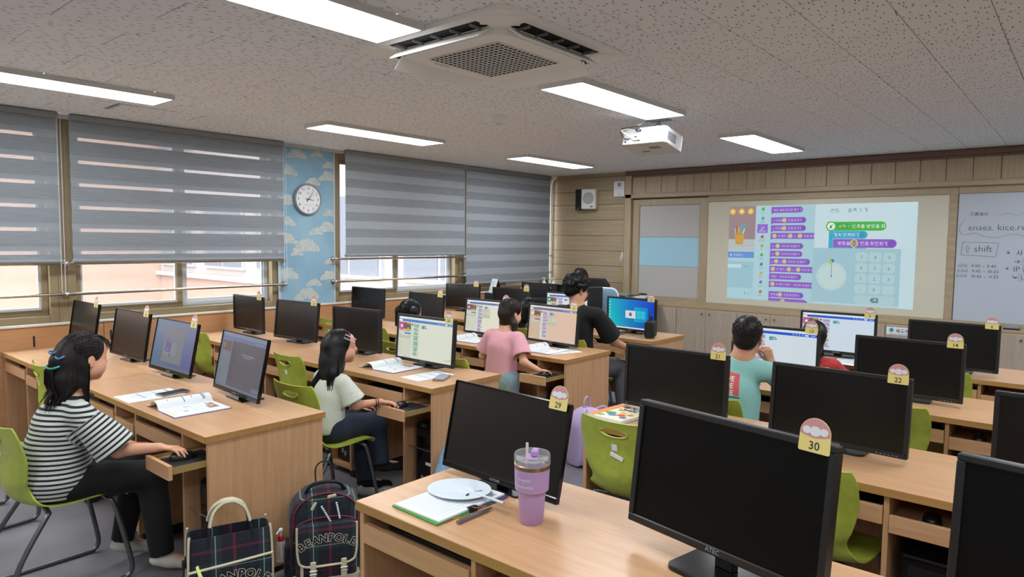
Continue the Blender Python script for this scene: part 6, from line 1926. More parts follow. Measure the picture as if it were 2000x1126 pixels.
def flow_paths(s, roots, length, step=.016, lift=.02, comb=None, gather=None, jitter=.15, seed=0, drop=-.03, pull=None):
    """lay strands over the skull ellipsoid and let them fall; world-space points relative to the person's origin"""
    R = random.Random(seed); out = []; A = s.A; q = s.hs
    g = A@np.array((0, 0, -1.))
    for rt in roots:
        p = np.array(rt, float); p = p/np.linalg.norm(p)*E_R*(1+lift*R.uniform(.3, 1))
        pts = [p.copy()]; tot = 0; Lm = length*R.uniform(.85, 1.05)/q
        j = np.array([R.uniform(-1, 1)*jitter for _ in range(3)])
        while tot < Lm and len(pts) < 40:
            n = p/E_R**2; n /= np.linalg.norm(n)
            lf = 1+lift
            if gather is not None:
                d = np.array(gather)-E_C-p
                if np.linalg.norm(d) < .02: break
            else:
                d = g.copy()
                if comb is not None: d = d+np.array(comb(p))
            d = d+j
            on = p[2] > drop-E_C[2] or gather is not None
            if on:
                d = d-n*d.dot(n); 
                if np.linalg.norm(d) < 1e-4: d = np.array((R.uniform(-1, 1), -1, -.2)); d -= n*d.dot(n)
            d /= np.linalg.norm(d)+1e-9
            p = p+d*step
            if on:
                k = np.sqrt(((p/E_R)**2).sum()); p = p/k*(1+lift*R.uniform(.6, 1))
            elif pull is not None: p = p+(np.array(pull(p)))*step
            pts.append(p.copy()); tot += step
        out.append([s.W(*(x+E_C)) for x in pts])
    return out
def sphere_roots(n, cond, seed=0):
    R = random.Random(seed); o = []
    while len(o) < n:
        v = np.array([R.gauss(0, 1) for _ in range(3)]); v /= np.linalg.norm(v)
        if cond(v): o.append(v)
    return o
def add_strands(s, S, paths, r, mat, name='hair', h=None, extra=None):
    P, Q = S.mesh(h or s.h)
    me_o = np_obj(name, P, Q, mat, s.root, relax=2, disp=folds(.0012, 5, 90, (1, 1, .12)))
    mb = MB()
    for p in paths:
        n = len(p)
        if n < 3: continue
        mb.tube([tuple(x) for x in p], [r*(.75 if i < n-1 else .15) for i in range(n)], 3, cap=False)
    bm = bmesh.new(); bm.from_mesh(me_o.data)
    vs = [bm.verts.new(v) for v in mb.v]
    for f in mb.f:
        try: bm.faces.new([vs[i] for i in f]).smooth = True
        except ValueError: pass
    bm.to_mesh(me_o.data); bm.free()
    return me_o

# ---- the girl in stripes
def girl_stripes():
    J = dict(pelvis=(-3.46, .93, .505), chest=(-3.42, .95, .72), neck=(-3.405, 1.0, .86), head=(-3.40, 1.045, 1.03), shR=(-3.275, .985, .805), shL=(-3.55, .975, .805),
             elR=(-3.205, 1.10, .635), wrR=(-3.055, 1.215, .655), elL=(-3.60, 1.10, .62), wrL=(-3.50, 1.27, .56), hipR=(-3.38, .95, .495), hipL=(-3.53, .95, .495),
             knR=(-3.31, 1.275, .455), knL=(-3.50, 1.285, .46), anR=(-3.255, 1.29, .085), anL=(-3.505, 1.21, .105), toeR=(-3.20, 1.385, .035), toeL=(-3.50, 1.33, .04))
    p = Person('person', 'girl in black and white striped t-shirt sitting with her hand on a mouse', J, .93, .13, -.06, 0, .005, build=.92,
               hands={'R': dict(f=(.72, .62, -.04), n=(-.1, .12, 1), L=.150, curl=(.34, .40, .25)), 'L': dict(f=(.2, 1, -.1), n=(0, .1, 1), L=.145)})
    sh0, sh1 = p.L('shR'), p.L('elR'); l0, l1 = p.L('shL'), p.L('elL')
    def stripe(P):
        t = P[:, 2]*1.0-.25*(P[:, 1])*0
        o = t/.0205
        for a, b in ((sh0, sh1), (l0, l1)):
            d = b-a; L = np.linalg.norm(d); d = d/L; u = (P-a)@d; rad = np.linalg.norm(P-a-u[:, None]*d, axis=1)
            m = (u > .035)*(rad < .10)
            o = np.where(m, u/.0205+.3, o)
        return o
    p.shirt('cloth_stripes', .435, .95, .098, 1.26, {'stripe': stripe}, 3, .0035, blouse=.016, neck=.05)
    S = Sdf(); n = p.L('neck')
    for k in range(16):
        a0, a1 = 2*PI*k/16, 2*PI*(k+1)/16
        S.cap(n+(.062*math.cos(a0), .062*math.sin(a0)+.004, .004+.006*math.sin(a0)*-1), n+(.062*math.cos(a1), .062*math.sin(a1)+.004, .004-.006*math.sin(a1)), .0085, .0085, .004)
    p.part('collar', S, 'cloth_black', .004)
    p.trousers('trouser_black', .56, 4, .003, (.093, .074, .056), .0)
    for q in 'RL': p.shoe(q, 'shoe_white', .043)
    S = Sdf(); hair_cap(p, S, (.0, .082, -.045), (.082, .068, .102))
    W = p.W
    S.cap(W(0, -.075, .03), W(.0, -.105, -.01), .05, .045, .03)             # gathered knot
    S.cap(W(0, -.06, -.02), W(.0, -.085, -.10), .070, .062, .03); S.cap(W(.0, -.085, -.10), W(0.005, -.10, -.185), .058, .030, .03)
    S.cap(W(.066, -.03, -.03), W(.064, -.035, -.10), .020, .015, .02); S.cap(W(.064, -.035, -.10), W(.068, -.02, -.20), .014, .005, .02)
    S.cap(W(-.06, -.005, -.03), W(-.062, -.012, -.12), .022, .012, .02)
    S.ell(W(.086, -.004, -.014), (.018, .026, .034), .006, p.A, True)     # the ear shows
    rt = sphere_roots(170, lambda v: v[2] > .1 and v[1] < .55, 1)
    pa = flow_paths(p, rt, .22, lift=.03, gather=(0, -.105, .0), jitter=.05, seed=1)
    rt = sphere_roots(150, lambda v: v[2] < .35 and v[1] < .1 and abs(v[0]) < .95, 2)
    pa += flow_paths(p, rt, .20, lift=.04, comb=lambda x: (0, -.5, 0), jitter=.12, seed=2, pull=lambda x: (-.6*x[0]/.08*.3, -.05, 0))
    R = random.Random(4)
    for k in range(60):                                                      # ponytail
        a, b = R.uniform(-.04, .04), R.uniform(-.03, .03); c = R.uniform(-.02, .02)
        pa.append([W(a*.4, -.115+b*.4, -.0), W(a, -.135+b, -.05), W(a*1.1+.005, -.135+b, -.11), W(a*.8+c, -.125+b*.6, -.16), W(a*.4+c+.01, -.12, -.20-R.uniform(0, .03))])
    for k in range(26):                                                      # lock in front of the ear
        a, b = R.uniform(-.014, .014), R.uniform(-.016, .016)
        pa.append([W(.066+a*.3, -.02+b*.5, .05), W(.080+a*.5, -.028+b*.6, -.02), W(.072+a, -.03+b, -.09), W(.068+a, -.024+b*.7, -.15), W(.07+a, -.01, -.215-R.uniform(0, .02))])
    for k in range(20):                                                      # wisps of fringe
        a = R.uniform(-.05, .06)
        pa.append([W(a*.8, .045, .108), W(a, .072, .086), W(a*1.08, .084, .06), W(a*1.1, .086, .04-R.uniform(0, .012))])
    add_strands(p, S, pa, .0032, 'hair_dark')
    for (q, col, r) in (((-.01, -.135, .035), 'band_blue', .020), ((.035, -.125, .015), 'band_blue', .020), ((.01, -.14, -.03), 'band_teal', .034)):
        c = W(*q); MB().tube([tuple(c+np.array((r*math.cos(a), r*math.sin(a)*.8, .004*math.sin(2*a)))) for a in [2*PI*k/16 for k in range(16)]], .0042, 6, closed=True).build('hair_band', col, p.root, 60)
pm('band_blue', '4a7fb0', .6); pm('band_teal', '3aa09a', .6); pm('clip_pink', 'd8b8c4', .4)
girl_stripes()

# ---- the girl in white
def girl_white():
    J = dict(pelvis=(-3.33, 2.235, .49), chest=(-3.31, 2.25, .67), neck=(-3.305, 2.285, .80), head=(-3.295, 2.335, .945), shR=(-3.19, 2.275, .755), shL=(-3.43, 2.29, .755),
             elR=(-3.135, 2.32, .63), wrR=(-3.06, 2.43, .645), elL=(-3.46, 2.38, .60), wrL=(-3.36, 2.50, .55), hipR=(-3.255, 2.25, .485), hipL=(-3.40, 2.26, .485),
             knR=(-3.235, 2.53, .465), knL=(-3.37, 2.535, .46), anR=(-3.215, 2.55, .225), anL=(-3.34, 2.53, .10), toeR=(-3.16, 2.68, .19), toeL=(-3.27, 2.64, .055))
    p = Person('person', 'girl in a white t-shirt with long black hair and a hair clip', J, .86, -.52, .06, 0, .005, build=.80,
               hands={'R': dict(f=(.70, .72, -.10), n=(-.05, .15, 1), L=.132, curl=(.30, .42, .30)), 'L': dict(f=(.3, 1, 0), n=(0, 0, 1), L=.13)})
    p.shirt('cloth_white', .475, .80, .088, 1.12, None, 7, .0045, blouse=.014, neck=.058)
    S = Sdf(); a = p.L('pelvis')+(0, 0, -.005)
    p.trousers('denim_dark', .55, 8, .0035, (.098, .082, .070), .0)
    for q in 'RL': p.shoe(q, 'sock_black', .049, True)
    S = Sdf(); hair_cap(p, S, (.0, .080, -.045), (.082, .066, .105)); W = p.W
    S.cap(W(0, -.05, .0), W(.0, -.075, -.12), .078, .066, .03); S.cap(W(0, -.07, -.10), W(.005, -.105, -.28), .070, .045, .03)
    S.cap(W(.055, -.02, -.02), W(.06, -.045, -.15), .028, .022, .02); S.cap(W(-.055, -.02, -.02), W(-.06, -.045, -.15), .028, .022, .02)
    S.cap(W(.066, -.015, .0), W(.068, -.02, -.10), .014, .010, .015)
    S.cap(W(.055, -.05, -.05), W(.09, -.075, -.16), .045, .040, .03); S.cap(W(.09, -.075, -.16), W(.10, -.085, -.275), .040, .016, .03)
    S.cap(W(.03, -.08, -.10), W(.05, -.125, -.26), .05, .03, .03)
    rt = sphere_roots(240, lambda v: v[1] < .62 and v[2] > -.3, 11)
    pa = flow_paths(p, rt, .40, lift=.035, comb=lambda x: (.9*np.sign(x[0]+1e-4)*(x[2] > .04), -.35, 0), jitter=.05, seed=3, pull=lambda x: (-.25*x[0]/.08*.3+.10*math.sin(x[2]*45+x[0]*60), -.16+.08*math.cos(x[2]*40), 0))
    R = random.Random(5)
    for k in range(90):
        a, b, c = R.uniform(-.035, .035), R.uniform(-.04, .035), R.uniform(0, 6)
        pa.append([W(.05+a*.6, -.05+b*.8, .0), W(.085+a*.8, -.06+b, -.07), W(.108+a, -.075+b, -.15), W(.116+a+.006*math.sin(c), -.085+b, -.21), W(.11+a+.012*math.sin(c), -.09+b*.8+.01*math.cos(c), -.26), W(.10+a*.6, -.09+b*.5, -.29-R.uniform(0, .02))])
    for k in range(26):
        a, b = R.uniform(-.012, .012), R.uniform(-.012, .012)
        pa.append([W(.06+a*.3, .03+b*.4, .06), W(.078+a*.4, .008+b*.6, .01), W(.078+a, -.012+b*.6, -.06), W(.074+a, -.016+b, -.13), W(.068+a, -.02, -.20-R.uniform(0, .07))])
    add_strands(p, S, pa, .0032, 'hair_black')
    c = W(.062, .052, .062); d = p.A[1]*.86-p.A[2]*.5; MB().tube([tuple(c+d*(x*.034)+p.A[2]*(y*.009)+p.A[1]*(y*.004)+p.A[0]*.011) for x, y in ((-1, -1), (1, -1), (1, 1), (-1, 1))], .0032, 6, closed=True).build('hair_clip', 'clip_pink', p.root)
    w = p.L('wrR'); f = unit(p.L('wrR')-p.L('elR'))
    for off, r in ((-.012, .0215), (-.024, .0225)):
        u = np.cross(f, (0, 0, 1)); u = unit(u); v = np.cross(u, f)
        MB().tube([tuple(w+f*off+u*r*math.cos(a)+v*r*math.sin(a)) for a in [2*PI*k/14 for k in range(14)]], .0022, 5, closed=True).build('bracelet', 'hair_brown', p.root)
girl_white()
def loose_shoe(x, y, rz, label, z=0.0):
    S = Sdf(); S.cap((0, -.07, .032), (0, .075, .026), .036, .042, .03, ((0, 0, 1), .75)); S.cap((0, -.07, .045), (0, -.02, .05), .034, .034, .02)
    S.cap((0, -.055, .075), (0, .02, .07), .027, .028, .006, None, True); S.cap((0, -.055, .055), (0, .0, .05), .022, .022, .006, None, True)
    S.cut((0, 0, .001), (0, 0, -1))
    P, Q = S.mesh(.004); o = np_obj('clog_shoe', P, Q, 'shoe_grey', relax=2); o.location = (x, y, z); o.rotation_euler = (0, 0, rz); tag(o, label, 'shoe', 'grey slip-on shoes on the floor')
    d = MB()
    for k in range(4): d.ball((.037*(1 if k % 2 else -1), .03+.02*(k//2), .048), .0035, 6, 4)
    d.build('vent_dots', 'dark_grey', o)
loose_shoe(-3.42, 2.40, -.9, 'empty grey slip-on shoe standing on the floor behind a chair leg')
loose_shoe(-3.275, 2.56, -.75, 'grey slip-on shoe under the foot of the girl in white')

# ---- the girl in pink
def girl_pink():
    J = dict(pelvis=(-3.31, 3.76, .56), chest=(-3.31, 3.77, .77), neck=(-3.305, 3.80, .905), head=(-3.295, 3.85, 1.035), shR=(-3.175, 3.80, .855), shL=(-3.44, 3.775, .855),
             elR=(-3.095, 3.76, .70), wrR=(-2.985, 3.80, .645), elL=(-3.52, 3.78, .69), wrL=(-3.45, 3.91, .735), hipR=(-3.24, 3.76, .54), hipL=(-3.38, 3.76, .54),
             knR=(-3.235, 3.77, .29), knL=(-3.38, 3.79, .29), anR=(-3.235, 3.74, .07), anL=(-3.385, 3.76, .07), toeR=(-3.22, 3.86, .03), toeL=(-3.385, 3.88, .03))
    p = Person('person', 'girl in a pink t-shirt and pale jeans standing at her desk', J, .88, -.20, -.10, 0, .006, build=.84,
               hands={'R': dict(f=(.45, .88, -.10), n=(0, .1, 1), L=.13, curl=(.30, .42, .30)), 'L': dict(f=(.3, 1, 0), n=(0, 0, 1), L=.13)})
    p.shirt('cloth_pink', .555, .72, .082, 1.16, None, 11, .0028)
    p.trousers('denim_light', .62, 12, .0028, (.098, .088, .078), .0)
    for q in 'RL': p.shoe(q, 'shoe_white', .04)
    S = Sdf(); hair_cap(p, S, (.0, .092, -.04), (.074, .062, .10)); W = p.W
    S.cap(W(0, -.055, -.02), W(.0, -.05, -.075), .062, .045, .03)
    S.cap(W(.055, -.03, -.05), W(.080, -.02, -.09), .028, .024, .02); S.cap(W(.080, -.02, -.09), W(.10, -.02, -.22), .022, .010, .02)
    S.cap(W(-.055, -.03, -.05), W(-.080, -.02, -.09), .028, .024, .02); S.cap(W(-.080, -.02, -.09), W(-.09, -.01, -.22), .022, .010, .02)
    S.ell(W(.086, .0, -.014), (.016, .020, .030), .006, p.A, True)
    rt = sphere_roots(240, lambda v: v[1] < .6, 21)
    pa = flow_paths(p, [r for r in rt if r[0] >= 0], .2, lift=.03, gather=(.068, -.03, -.075), jitter=.08, seed=5)+flow_paths(p, [r for r in rt if r[0] < 0], .2, lift=.03, gather=(-.068, -.03, -.075), jitter=.08, seed=6)
    R = random.Random(7)
    for sg in (1, -1):
        for k in range(34):
            a, b = R.uniform(-.018, .018), R.uniform(-.02, .02)
            pa.append([W(sg*.07, -.025, -.07), W(sg*(.088+a), -.02+b, -.12), W(sg*(.096+a), -.018+b, -.18), W(sg*(.10+a*.5), -.014, -.24-R.uniform(0, .03))])
    add_strands(p, S, pa, .0032, 'hair_brown')
girl_pink()

# ---- the child with pigtails (only the head rises above the monitors)
def child_pigtails():
    J = dict(pelvis=(-4.12, 3.56, .46), chest=(-4.12, 3.57, .65), neck=(-4.15, 3.58, .83), head=(-4.155, 3.61, .975), shR=(-3.99, 3.58, .745), shL=(-4.25, 3.58, .745),
             elR=(-3.95, 3.66, .60), wrR=(-3.97, 3.82, .66), elL=(-4.29, 3.66, .60), wrL=(-4.26, 3.82, .66), hipR=(-4.05, 3.58, .45), hipL=(-4.19, 3.58, .45), knR=(-4.04, 3.86, .44), knL=(-4.20, 3.86, .44), anR=(-4.04, 3.86, .10), anL=(-4.20, 3.86, .10), toeR=(-4.04, 3.97, .04), toeL=(-4.20, 3.97, .04))
    p = Person('person', 'child with black pigtails whose head shows above the green code monitor', J, .97, .10, -.1, 0, .008, build=.82)
    p.shirt('cloth_grey', .47, .75, .075, 1.15, None, 21); p.trousers('cloth_navy', .53, 22)
    for q in 'RL': p.shoe(q, 'shoe_white', .04)
    S = Sdf(); hair_cap(p, S, (.0, .092, -.04), (.074, .062, .10)); W = p.W
    for sg in (1, -1):
        S.ell(W(sg*.085, -.055, .03), (.03, .03, .035), .02, p.A); S.cap(W(sg*.09, -.06, .02), W(sg*.10, -.06, -.10), .026, .012, .02)
    rt = sphere_roots(200, lambda v: v[1] < .6, 31)
    pa = flow_paths(p, [r for r in rt if r[0] >= 0], .2, lift=.03, gather=(.08, -.05, .03), jitter=.06, seed=5)+flow_paths(p, [r for r in rt if r[0] < 0], .2, lift=.03, gather=(-.08, -.05, .03), jitter=.06, seed=6)
    add_strands(p, S, pa, .0034, 'hair_black', h=.006)
    for sg in (1, -1):
        c = W(sg*.082, -.055, .045); MB().tube([tuple(c+np.array((.004*math.cos(a), .016*math.cos(a), .016*math.sin(a)))) for a in [2*PI*k/12 for k in range(12)]], .004, 5, closed=True).build('hair_band', 'band_teal' if sg > 0 else 'band_blue', p.root)
child_pigtails()
# ---- the child hidden behind monitor 12
def child_hidden():
    J = dict(pelvis=(-4.02, 4.86, .46), chest=(-4.02, 4.87, .65), neck=(-4.02, 4.89, .80), head=(-4.0, 4.93, .935), shR=(-3.90, 4.88, .755), shL=(-4.15, 4.88, .755),
             elR=(-3.86, 4.96, .62), wrR=(-3.87, 5.10, .66), elL=(-4.2, 4.96, .62), wrL=(-4.16, 5.10, .66), hipR=(-3.95, 4.88, .45), hipL=(-4.09, 4.88, .45), knR=(-3.94, 5.16, .44), knL=(-4.10, 5.16, .44), anR=(-3.94, 5.16, .10), anL=(-4.10, 5.16, .10), toeR=(-3.94, 5.27, .04), toeL=(-4.10, 5.27, .04))
    p = Person('person', 'dark haired child mostly hidden behind the head of the girl in pink', J, .88, -.1, -.1, 0, .009, build=.82)
    p.shirt('cloth_grey', .47, .75, .075, 1.15, None, 23); p.trousers('cloth_navy', .53, 24)
    for q in 'RL': p.shoe(q, 'shoe_white', .04)
    S = Sdf(); hair_cap(p, S)
    S.cap(p.W(0, -.05, .0), p.W(.0, -.07, -.10), .075, .055, .03)
    pa = flow_paths(p, sphere_roots(120, lambda v: v[1] < .5 and v[2] > -.2, 41), .24, lift=.035, comb=lambda x: (.8*np.sign(x[0]+1e-4)*(x[2] > .04), -.3, 0), seed=9)
    add_strands(p, S, pa, .0036, 'hair_black', h=.006)
child_hidden()

# ---- the man in black
def man_black():
    J = dict(pelvis=(-3.27, 4.66, .55), chest=(-3.27, 4.67, .84), neck=(-3.275, 4.675, 1.062), head=(-3.285, 4.69, 1.172), shR=(-3.07, 4.685, .968), shL=(-3.46, 4.67, .968),
             elR=(-3.02, 4.86, .735), wrR=(-2.965, 5.055, .655), elL=(-3.48, 4.82, .70), wrL=(-3.42, 5.0, .70), hipR=(-3.15, 4.68, .52), hipL=(-3.35, 4.68, .52),
             knR=(-3.08, 5.06, .50), knL=(-3.38, 5.08, .50), anR=(-3.02, 5.04, .10), anL=(-3.36, 5.05, .10), toeR=(-3.0, 5.19, .04), toeL=(-3.36, 5.2, .04))
    p = Person('person', 'man in a black t-shirt and black face mask leaning to the desk', J, 1.02, -.36, -.12, 0, .006, skin=(205, 152, 122), build=1.12,
               hands={'R': dict(f=(.25, .95, -.08), n=(0, .1, 1), L=.18, curl=(.28, .40, .30)), 'L': dict(f=(.2, 1, 0), n=(0, 0, 1), L=.17)})
    p.shirt('cloth_black', .55, .80, .082, 1.12, None, 31, .0035)
    p.trousers('trouser_grey', .66, 32, .003)
    for q in 'RL': p.shoe(q, 'sock_black', .043)
    S = Sdf(); hair_cap(p, S, (.0, .088, -.045), (.070, .058, .095), e=1.06); W = p.W
    S.ell(W(0, -.075, -.025), (.06, .04, .045), .03, p.A)
    R = random.Random(8)
    for k in range(46):
        v = sphere_roots(1, lambda v: v[2] > -.25 and v[1] < .7, 100+k)[0]; S.ell(W(*(v*E_R*1.03+E_C)), (.022, .022, .02), .012, p.A)
    S.ell(W(.086, -.006, -.02), (.02, .022, .034), .006, p.A, True)
    pa = []
    for v in sphere_roots(260, lambda v: v[2] > -.4 and v[1] < .75, 51):
        b = v*E_R*1.08+E_C; t = np.cross(v, (R.uniform(-1, 1), R.uniform(-1, 1), R.uniform(-1, 1))); t /= np.linalg.norm(t)+1e-6
        pa.append([W(*b), W(*(b+t*.016+v*.010)), W(*(b+t*.028+v*.006-np.array((0, 0, .008)))), W(*(b+t*.034-np.array((0, 0, .016))))])
    add_strands(p, S, pa, .0036, 'hair_black', h=.005)
    S = Sdf()
    S.ell(W(0, .062, -.055), (.055, .045, .05), .02, p.A); S.cut(W(0, .03, 0), -p.A[1]); S.cut(W(0, 0, -.008), p.A[2])
    S.ell(W(0, .034, -.05), (.050, .04, .05), .006, p.A, True)
    mk = p.part('face_mask', S, 'mask_black', .004)
    for sg in (1, -1):
        MB().tube([tuple(W(*q)) for q in ((sg*.052, .04, -.035), (sg*.072, .012, -.005), (sg*.082, -.02, .012), (sg*.084, -.03, -.015), (sg*.072, .0, -.05), (sg*.05, .038, -.07))], .0018, 5).build('ear_loop', 'mask_black', mk)
man_black()

# ---- the boy in mint
def boy_mint():
    J = dict(pelvis=(-1.44, 3.545, .51), chest=(-1.44, 3.58, .74), neck=(-1.425, 3.615, .962), head=(-1.42, 3.66, 1.06), shR=(-1.275, 3.64, .885), shL=(-1.60, 3.60, .90),
             elR=(-1.225, 3.90, .745), wrR=(-1.325, 3.775, .915), elL=(-1.66, 3.80, .72), wrL=(-1.55, 3.98, .745), hipR=(-1.36, 3.56, .50), hipL=(-1.52, 3.56, .50),
             knR=(-1.32, 3.90, .47), knL=(-1.56, 3.90, .47), anR=(-1.30, 3.92, .09), anL=(-1.56, 3.92, .09), toeR=(-1.29, 4.05, .04), toeL=(-1.56, 4.05, .04))
    p = Person('person', 'boy in a mint t-shirt resting his chin on his hand', J, .95, .22, -.05, .06, .006, skin=(196, 142, 112), build=.95,
               hands={'R': dict(f=(-.30, -.18, .9), n=(.75, -.6, .1), L=.145, curl=(.9, 1.1, .8), thumb=.5), 'L': dict(f=(.4, 1, 0), n=(0, 0, 1), L=.14)})
    p.shirt('cloth_mint', .575, .86, .088, 1.10, None, 41, .0035)
    p.trousers('cloth_navy', .62, 42)
    for q in 'RL': p.shoe(q, 'shoe_white', .042)
    S = Sdf(); hair_cap(p, S, (.0, .085, -.045), (.074, .058, .10), e=1.0); W = p.W
    S.ell(W(0, -.065, -.03), (.058, .038, .042), .03, p.A)
    for sg in (1, -1): S.ell(W(sg*.088, .0, -.026), (.018, .03, .034), .008, p.A, True)
    S.cut(W(0, 0, -.072), -p.A[2])
    pa = []
    crown = unit((.1, -.45, .9))
    for v in sphere_roots(420, lambda v: v[2] > -.55 and v[1] < .8, 61):
        b = v*E_R*1.0+E_C; t = v-crown*v.dot(crown); t = t/(np.linalg.norm(t)+1e-6)+np.cross(crown, v)*.4; t = t-v*t.dot(v); L = .022 if v[2] > .2 else .012
        pa.append([W(*((v+t*q_)/np.linalg.norm(v+t*q_)*E_R*(1+u_)+E_C)) for q_, u_ in ((0, 0), (L*4, .018), (L*8, .022), (L*12, .012))])
    add_strands(p, S, pa, .0030, 'hair_dark', h=.005)
    # print on the back of the shirt, laid on the cloth
    dg = bpy.context.evaluated_depsgraph_get(); dg.update()
    sh = [c for c in kids(p.root) if c.name.startswith('shirt')][0]
    bk = -unit((p.fw[0], p.fw[1], 0)); rt = np.array((-bk[1], bk[0], 0))
    cen = p.L('chest')*.5+p.L('neck')*.5+np.array((0, 0, -.045))-rt*0.03
    from mathutils.bvhtree import BVHTree
    bv = BVHTree.FromPolygons([v.co for v in sh.data.vertices], [tuple(q.vertices) for q in sh.data.polygons])
    def wrap(mb):
        out = []
        for (x, y, z) in mb.v:
            o = cen+rt*x+np.array((0, 0, 1.))*y+bk*.3
            hit = bv.ray_cast(Vector(o), Vector(-bk))
            out.append(tuple(np.array(hit[0])+bk*(.0012+z)) if hit[0] is not None else tuple(cen+rt*x+np.array((0, 0, y))+bk*.11))
        mb.v = out; return mb
    def fine(poly, z, mb):
        bm = bmesh.new(); f = bm.faces.new([bm.verts.new((a, b, z)) for a, b in poly]); bmesh.ops.triangulate(bm, faces=[f])
        bmesh.ops.subdivide_edges(bm, edges=bm.edges[:], cuts=4, use_grid_fill=True); bm.verts.index_update()
        mb.add([tuple(v.co) for v in bm.verts], [tuple(v.index for v in q.verts) for q in bm.faces]); bm.free()
    mb = MB(); fine([(-.065, .075), (.05, .065), (.062, -.045), (-.065, -.04)], 0, mb); wrap(mb).build('back_print', 'print_red', p.root)
    mb = MB()
    for i, t in enumerate(('LIVE', 'THE', 'FREE')): put_text(mb, t, Matrix.Translation((-.005, .026-.034*i, .0008)), .036, 'CENTER', .02)
    wrap(mb).build('print_lettering', 'print_white', p.root)
    mb = MB()
    for q in ((-.065, -.044, .065, -.05),): fine([(q[0], q[1]), (q[2], q[3]), (q[2], q[3]-.008), (q[0], q[1]-.008)], 0, mb)
    for r0, r1 in ((.008, .013), (.016, .021), (.024, .029)):
        a = [PI*k/10*.5 for k in range(11)]
        fine([(.02+r1*math.cos(t), -.10+r1*math.sin(t)) for t in a]+[(.02+r0*math.cos(t), -.10+r0*math.sin(t)) for t in a[::-1]], 0, mb)
    put_text(mb, 'THE', Matrix.Translation((-.005, -.078, .0)), .012, 'CENTER', .02); put_text(mb, 'NORTH', Matrix.Translation((-.005, -.089, .0)), .012, 'CENTER', .02); put_text(mb, 'FACE', Matrix.Translation((-.005, -.10, .0)), .012, 'CENTER', .02)
    wrap(mb).build('emblem', 'print_green', p.root)
pm('print_red', 'cf5a5e', .8); pm('print_white', 'd5e2dd', .8); pm('print_green', '1f6a5c', .8)
boy_mint()

# ---- the child in red
def child_red():
    J = dict(pelvis=(-1.42, 4.80, .46), chest=(-1.42, 4.82, .65), neck=(-1.42, 4.85, .80), head=(-1.425, 4.88, .935), shR=(-1.28, 4.845, .755), shL=(-1.56, 4.845, .755),
             elR=(-1.22, 4.93, .62), wrR=(-1.24, 5.08, .665), elL=(-1.62, 4.93, .62), wrL=(-1.58, 5.08, .665), hipR=(-1.35, 4.82, .45), hipL=(-1.49, 4.82, .45), knR=(-1.34, 5.12, .44), knL=(-1.50, 5.12, .44), anR=(-1.34, 5.12, .10), anL=(-1.50, 5.12, .10), toeR=(-1.34, 5.23, .04), toeL=(-1.50, 5.23, .04))
    p = Person('person', 'child in a red shirt seen past the edge of a lit monitor', J, .90, .15, -.15, 0, .008, build=.86)
    p.shirt('cloth_red', .47, .95, .08, 1.18, None, 51); p.trousers('cloth_navy', .53, 52)
    for q in 'RL': p.shoe(q, 'shoe_white', .04)
    S = Sdf(); hair_cap(p, S)
    S.cap(p.W(0, -.05, .0), p.W(.0, -.07, -.10), .08, .06, .03)
    pa = flow_paths(p, sphere_roots(160, lambda v: v[1] < .5 and v[2] > -.2, 71), .26, lift=.035, comb=lambda x: (.8*np.sign(x[0]+1e-4)*(x[2] > .04), -.3, 0), seed=10)
    add_strands(p, S, pa, .0036, 'hair_black', h=.006)
child_red()

# ---- the woman at the teacher's desk
def woman_far():
    J = dict(pelvis=(-4.93, 7.12, .50), chest=(-4.93, 7.12, .78), neck=(-4.93, 7.11, .955), head=(-4.93, 7.08, 1.115), shR=(-5.11, 7.11, .885), shL=(-4.75, 7.11, .885),
             elR=(-5.15, 7.0, .68), wrR=(-5.08, 6.82, .74), elL=(-4.71, 7.0, .68), wrL=(-4.78, 6.82, .74), hipR=(-5.03, 7.10, .48), hipL=(-4.83, 7.10, .48), knR=(-5.03, 6.72, .48), knL=(-4.83, 6.72, .48), anR=(-5.03, 6.74, .10), anL=(-4.83, 6.74, .10), toeR=(-5.03, 6.60, .04), toeL=(-4.83, 6.60, .04))
    p = Person('person', 'woman with long dark hair facing the class from the far desk', J, 1.0, PI-.1, -.05, 0, .008, build=1.0, hands={'R': dict(f=(.1, -1, 0), n=(0, 0, 1), L=.17), 'L': dict(f=(-.1, -1, 0), n=(0, 0, 1), L=.17)})
    p.shirt('cloth_grey', .50, 1.0, .07, 1.1, None, 61); p.trousers('trouser_black', .60, 62)
    for q in 'RL': p.shoe(q, 'sock_black', .04)
    S = Sdf(); hair_cap(p, S, (.0, .098, -.03), (.062, .060, .10)); W = p.W
    S.cap(W(0, -.05, .0), W(.0, -.08, -.2), .085, .06, .03)
    for sg in (1, -1): S.cap(W(sg*.07, .02, .0), W(sg*.075, .02, -.18), .028, .018, .02)
    pa = flow_paths(p, sphere_roots(180, lambda v: v[1] < .55 and v[2] > -.2, 81), .32, lift=.035, comb=lambda x: (1.0*np.sign(x[0]+1e-4)*(x[2] > .04), -.1, 0), seed=12)
    add_strands(p, S, pa, .0036, 'hair_brown', h=.006)
woman_far()

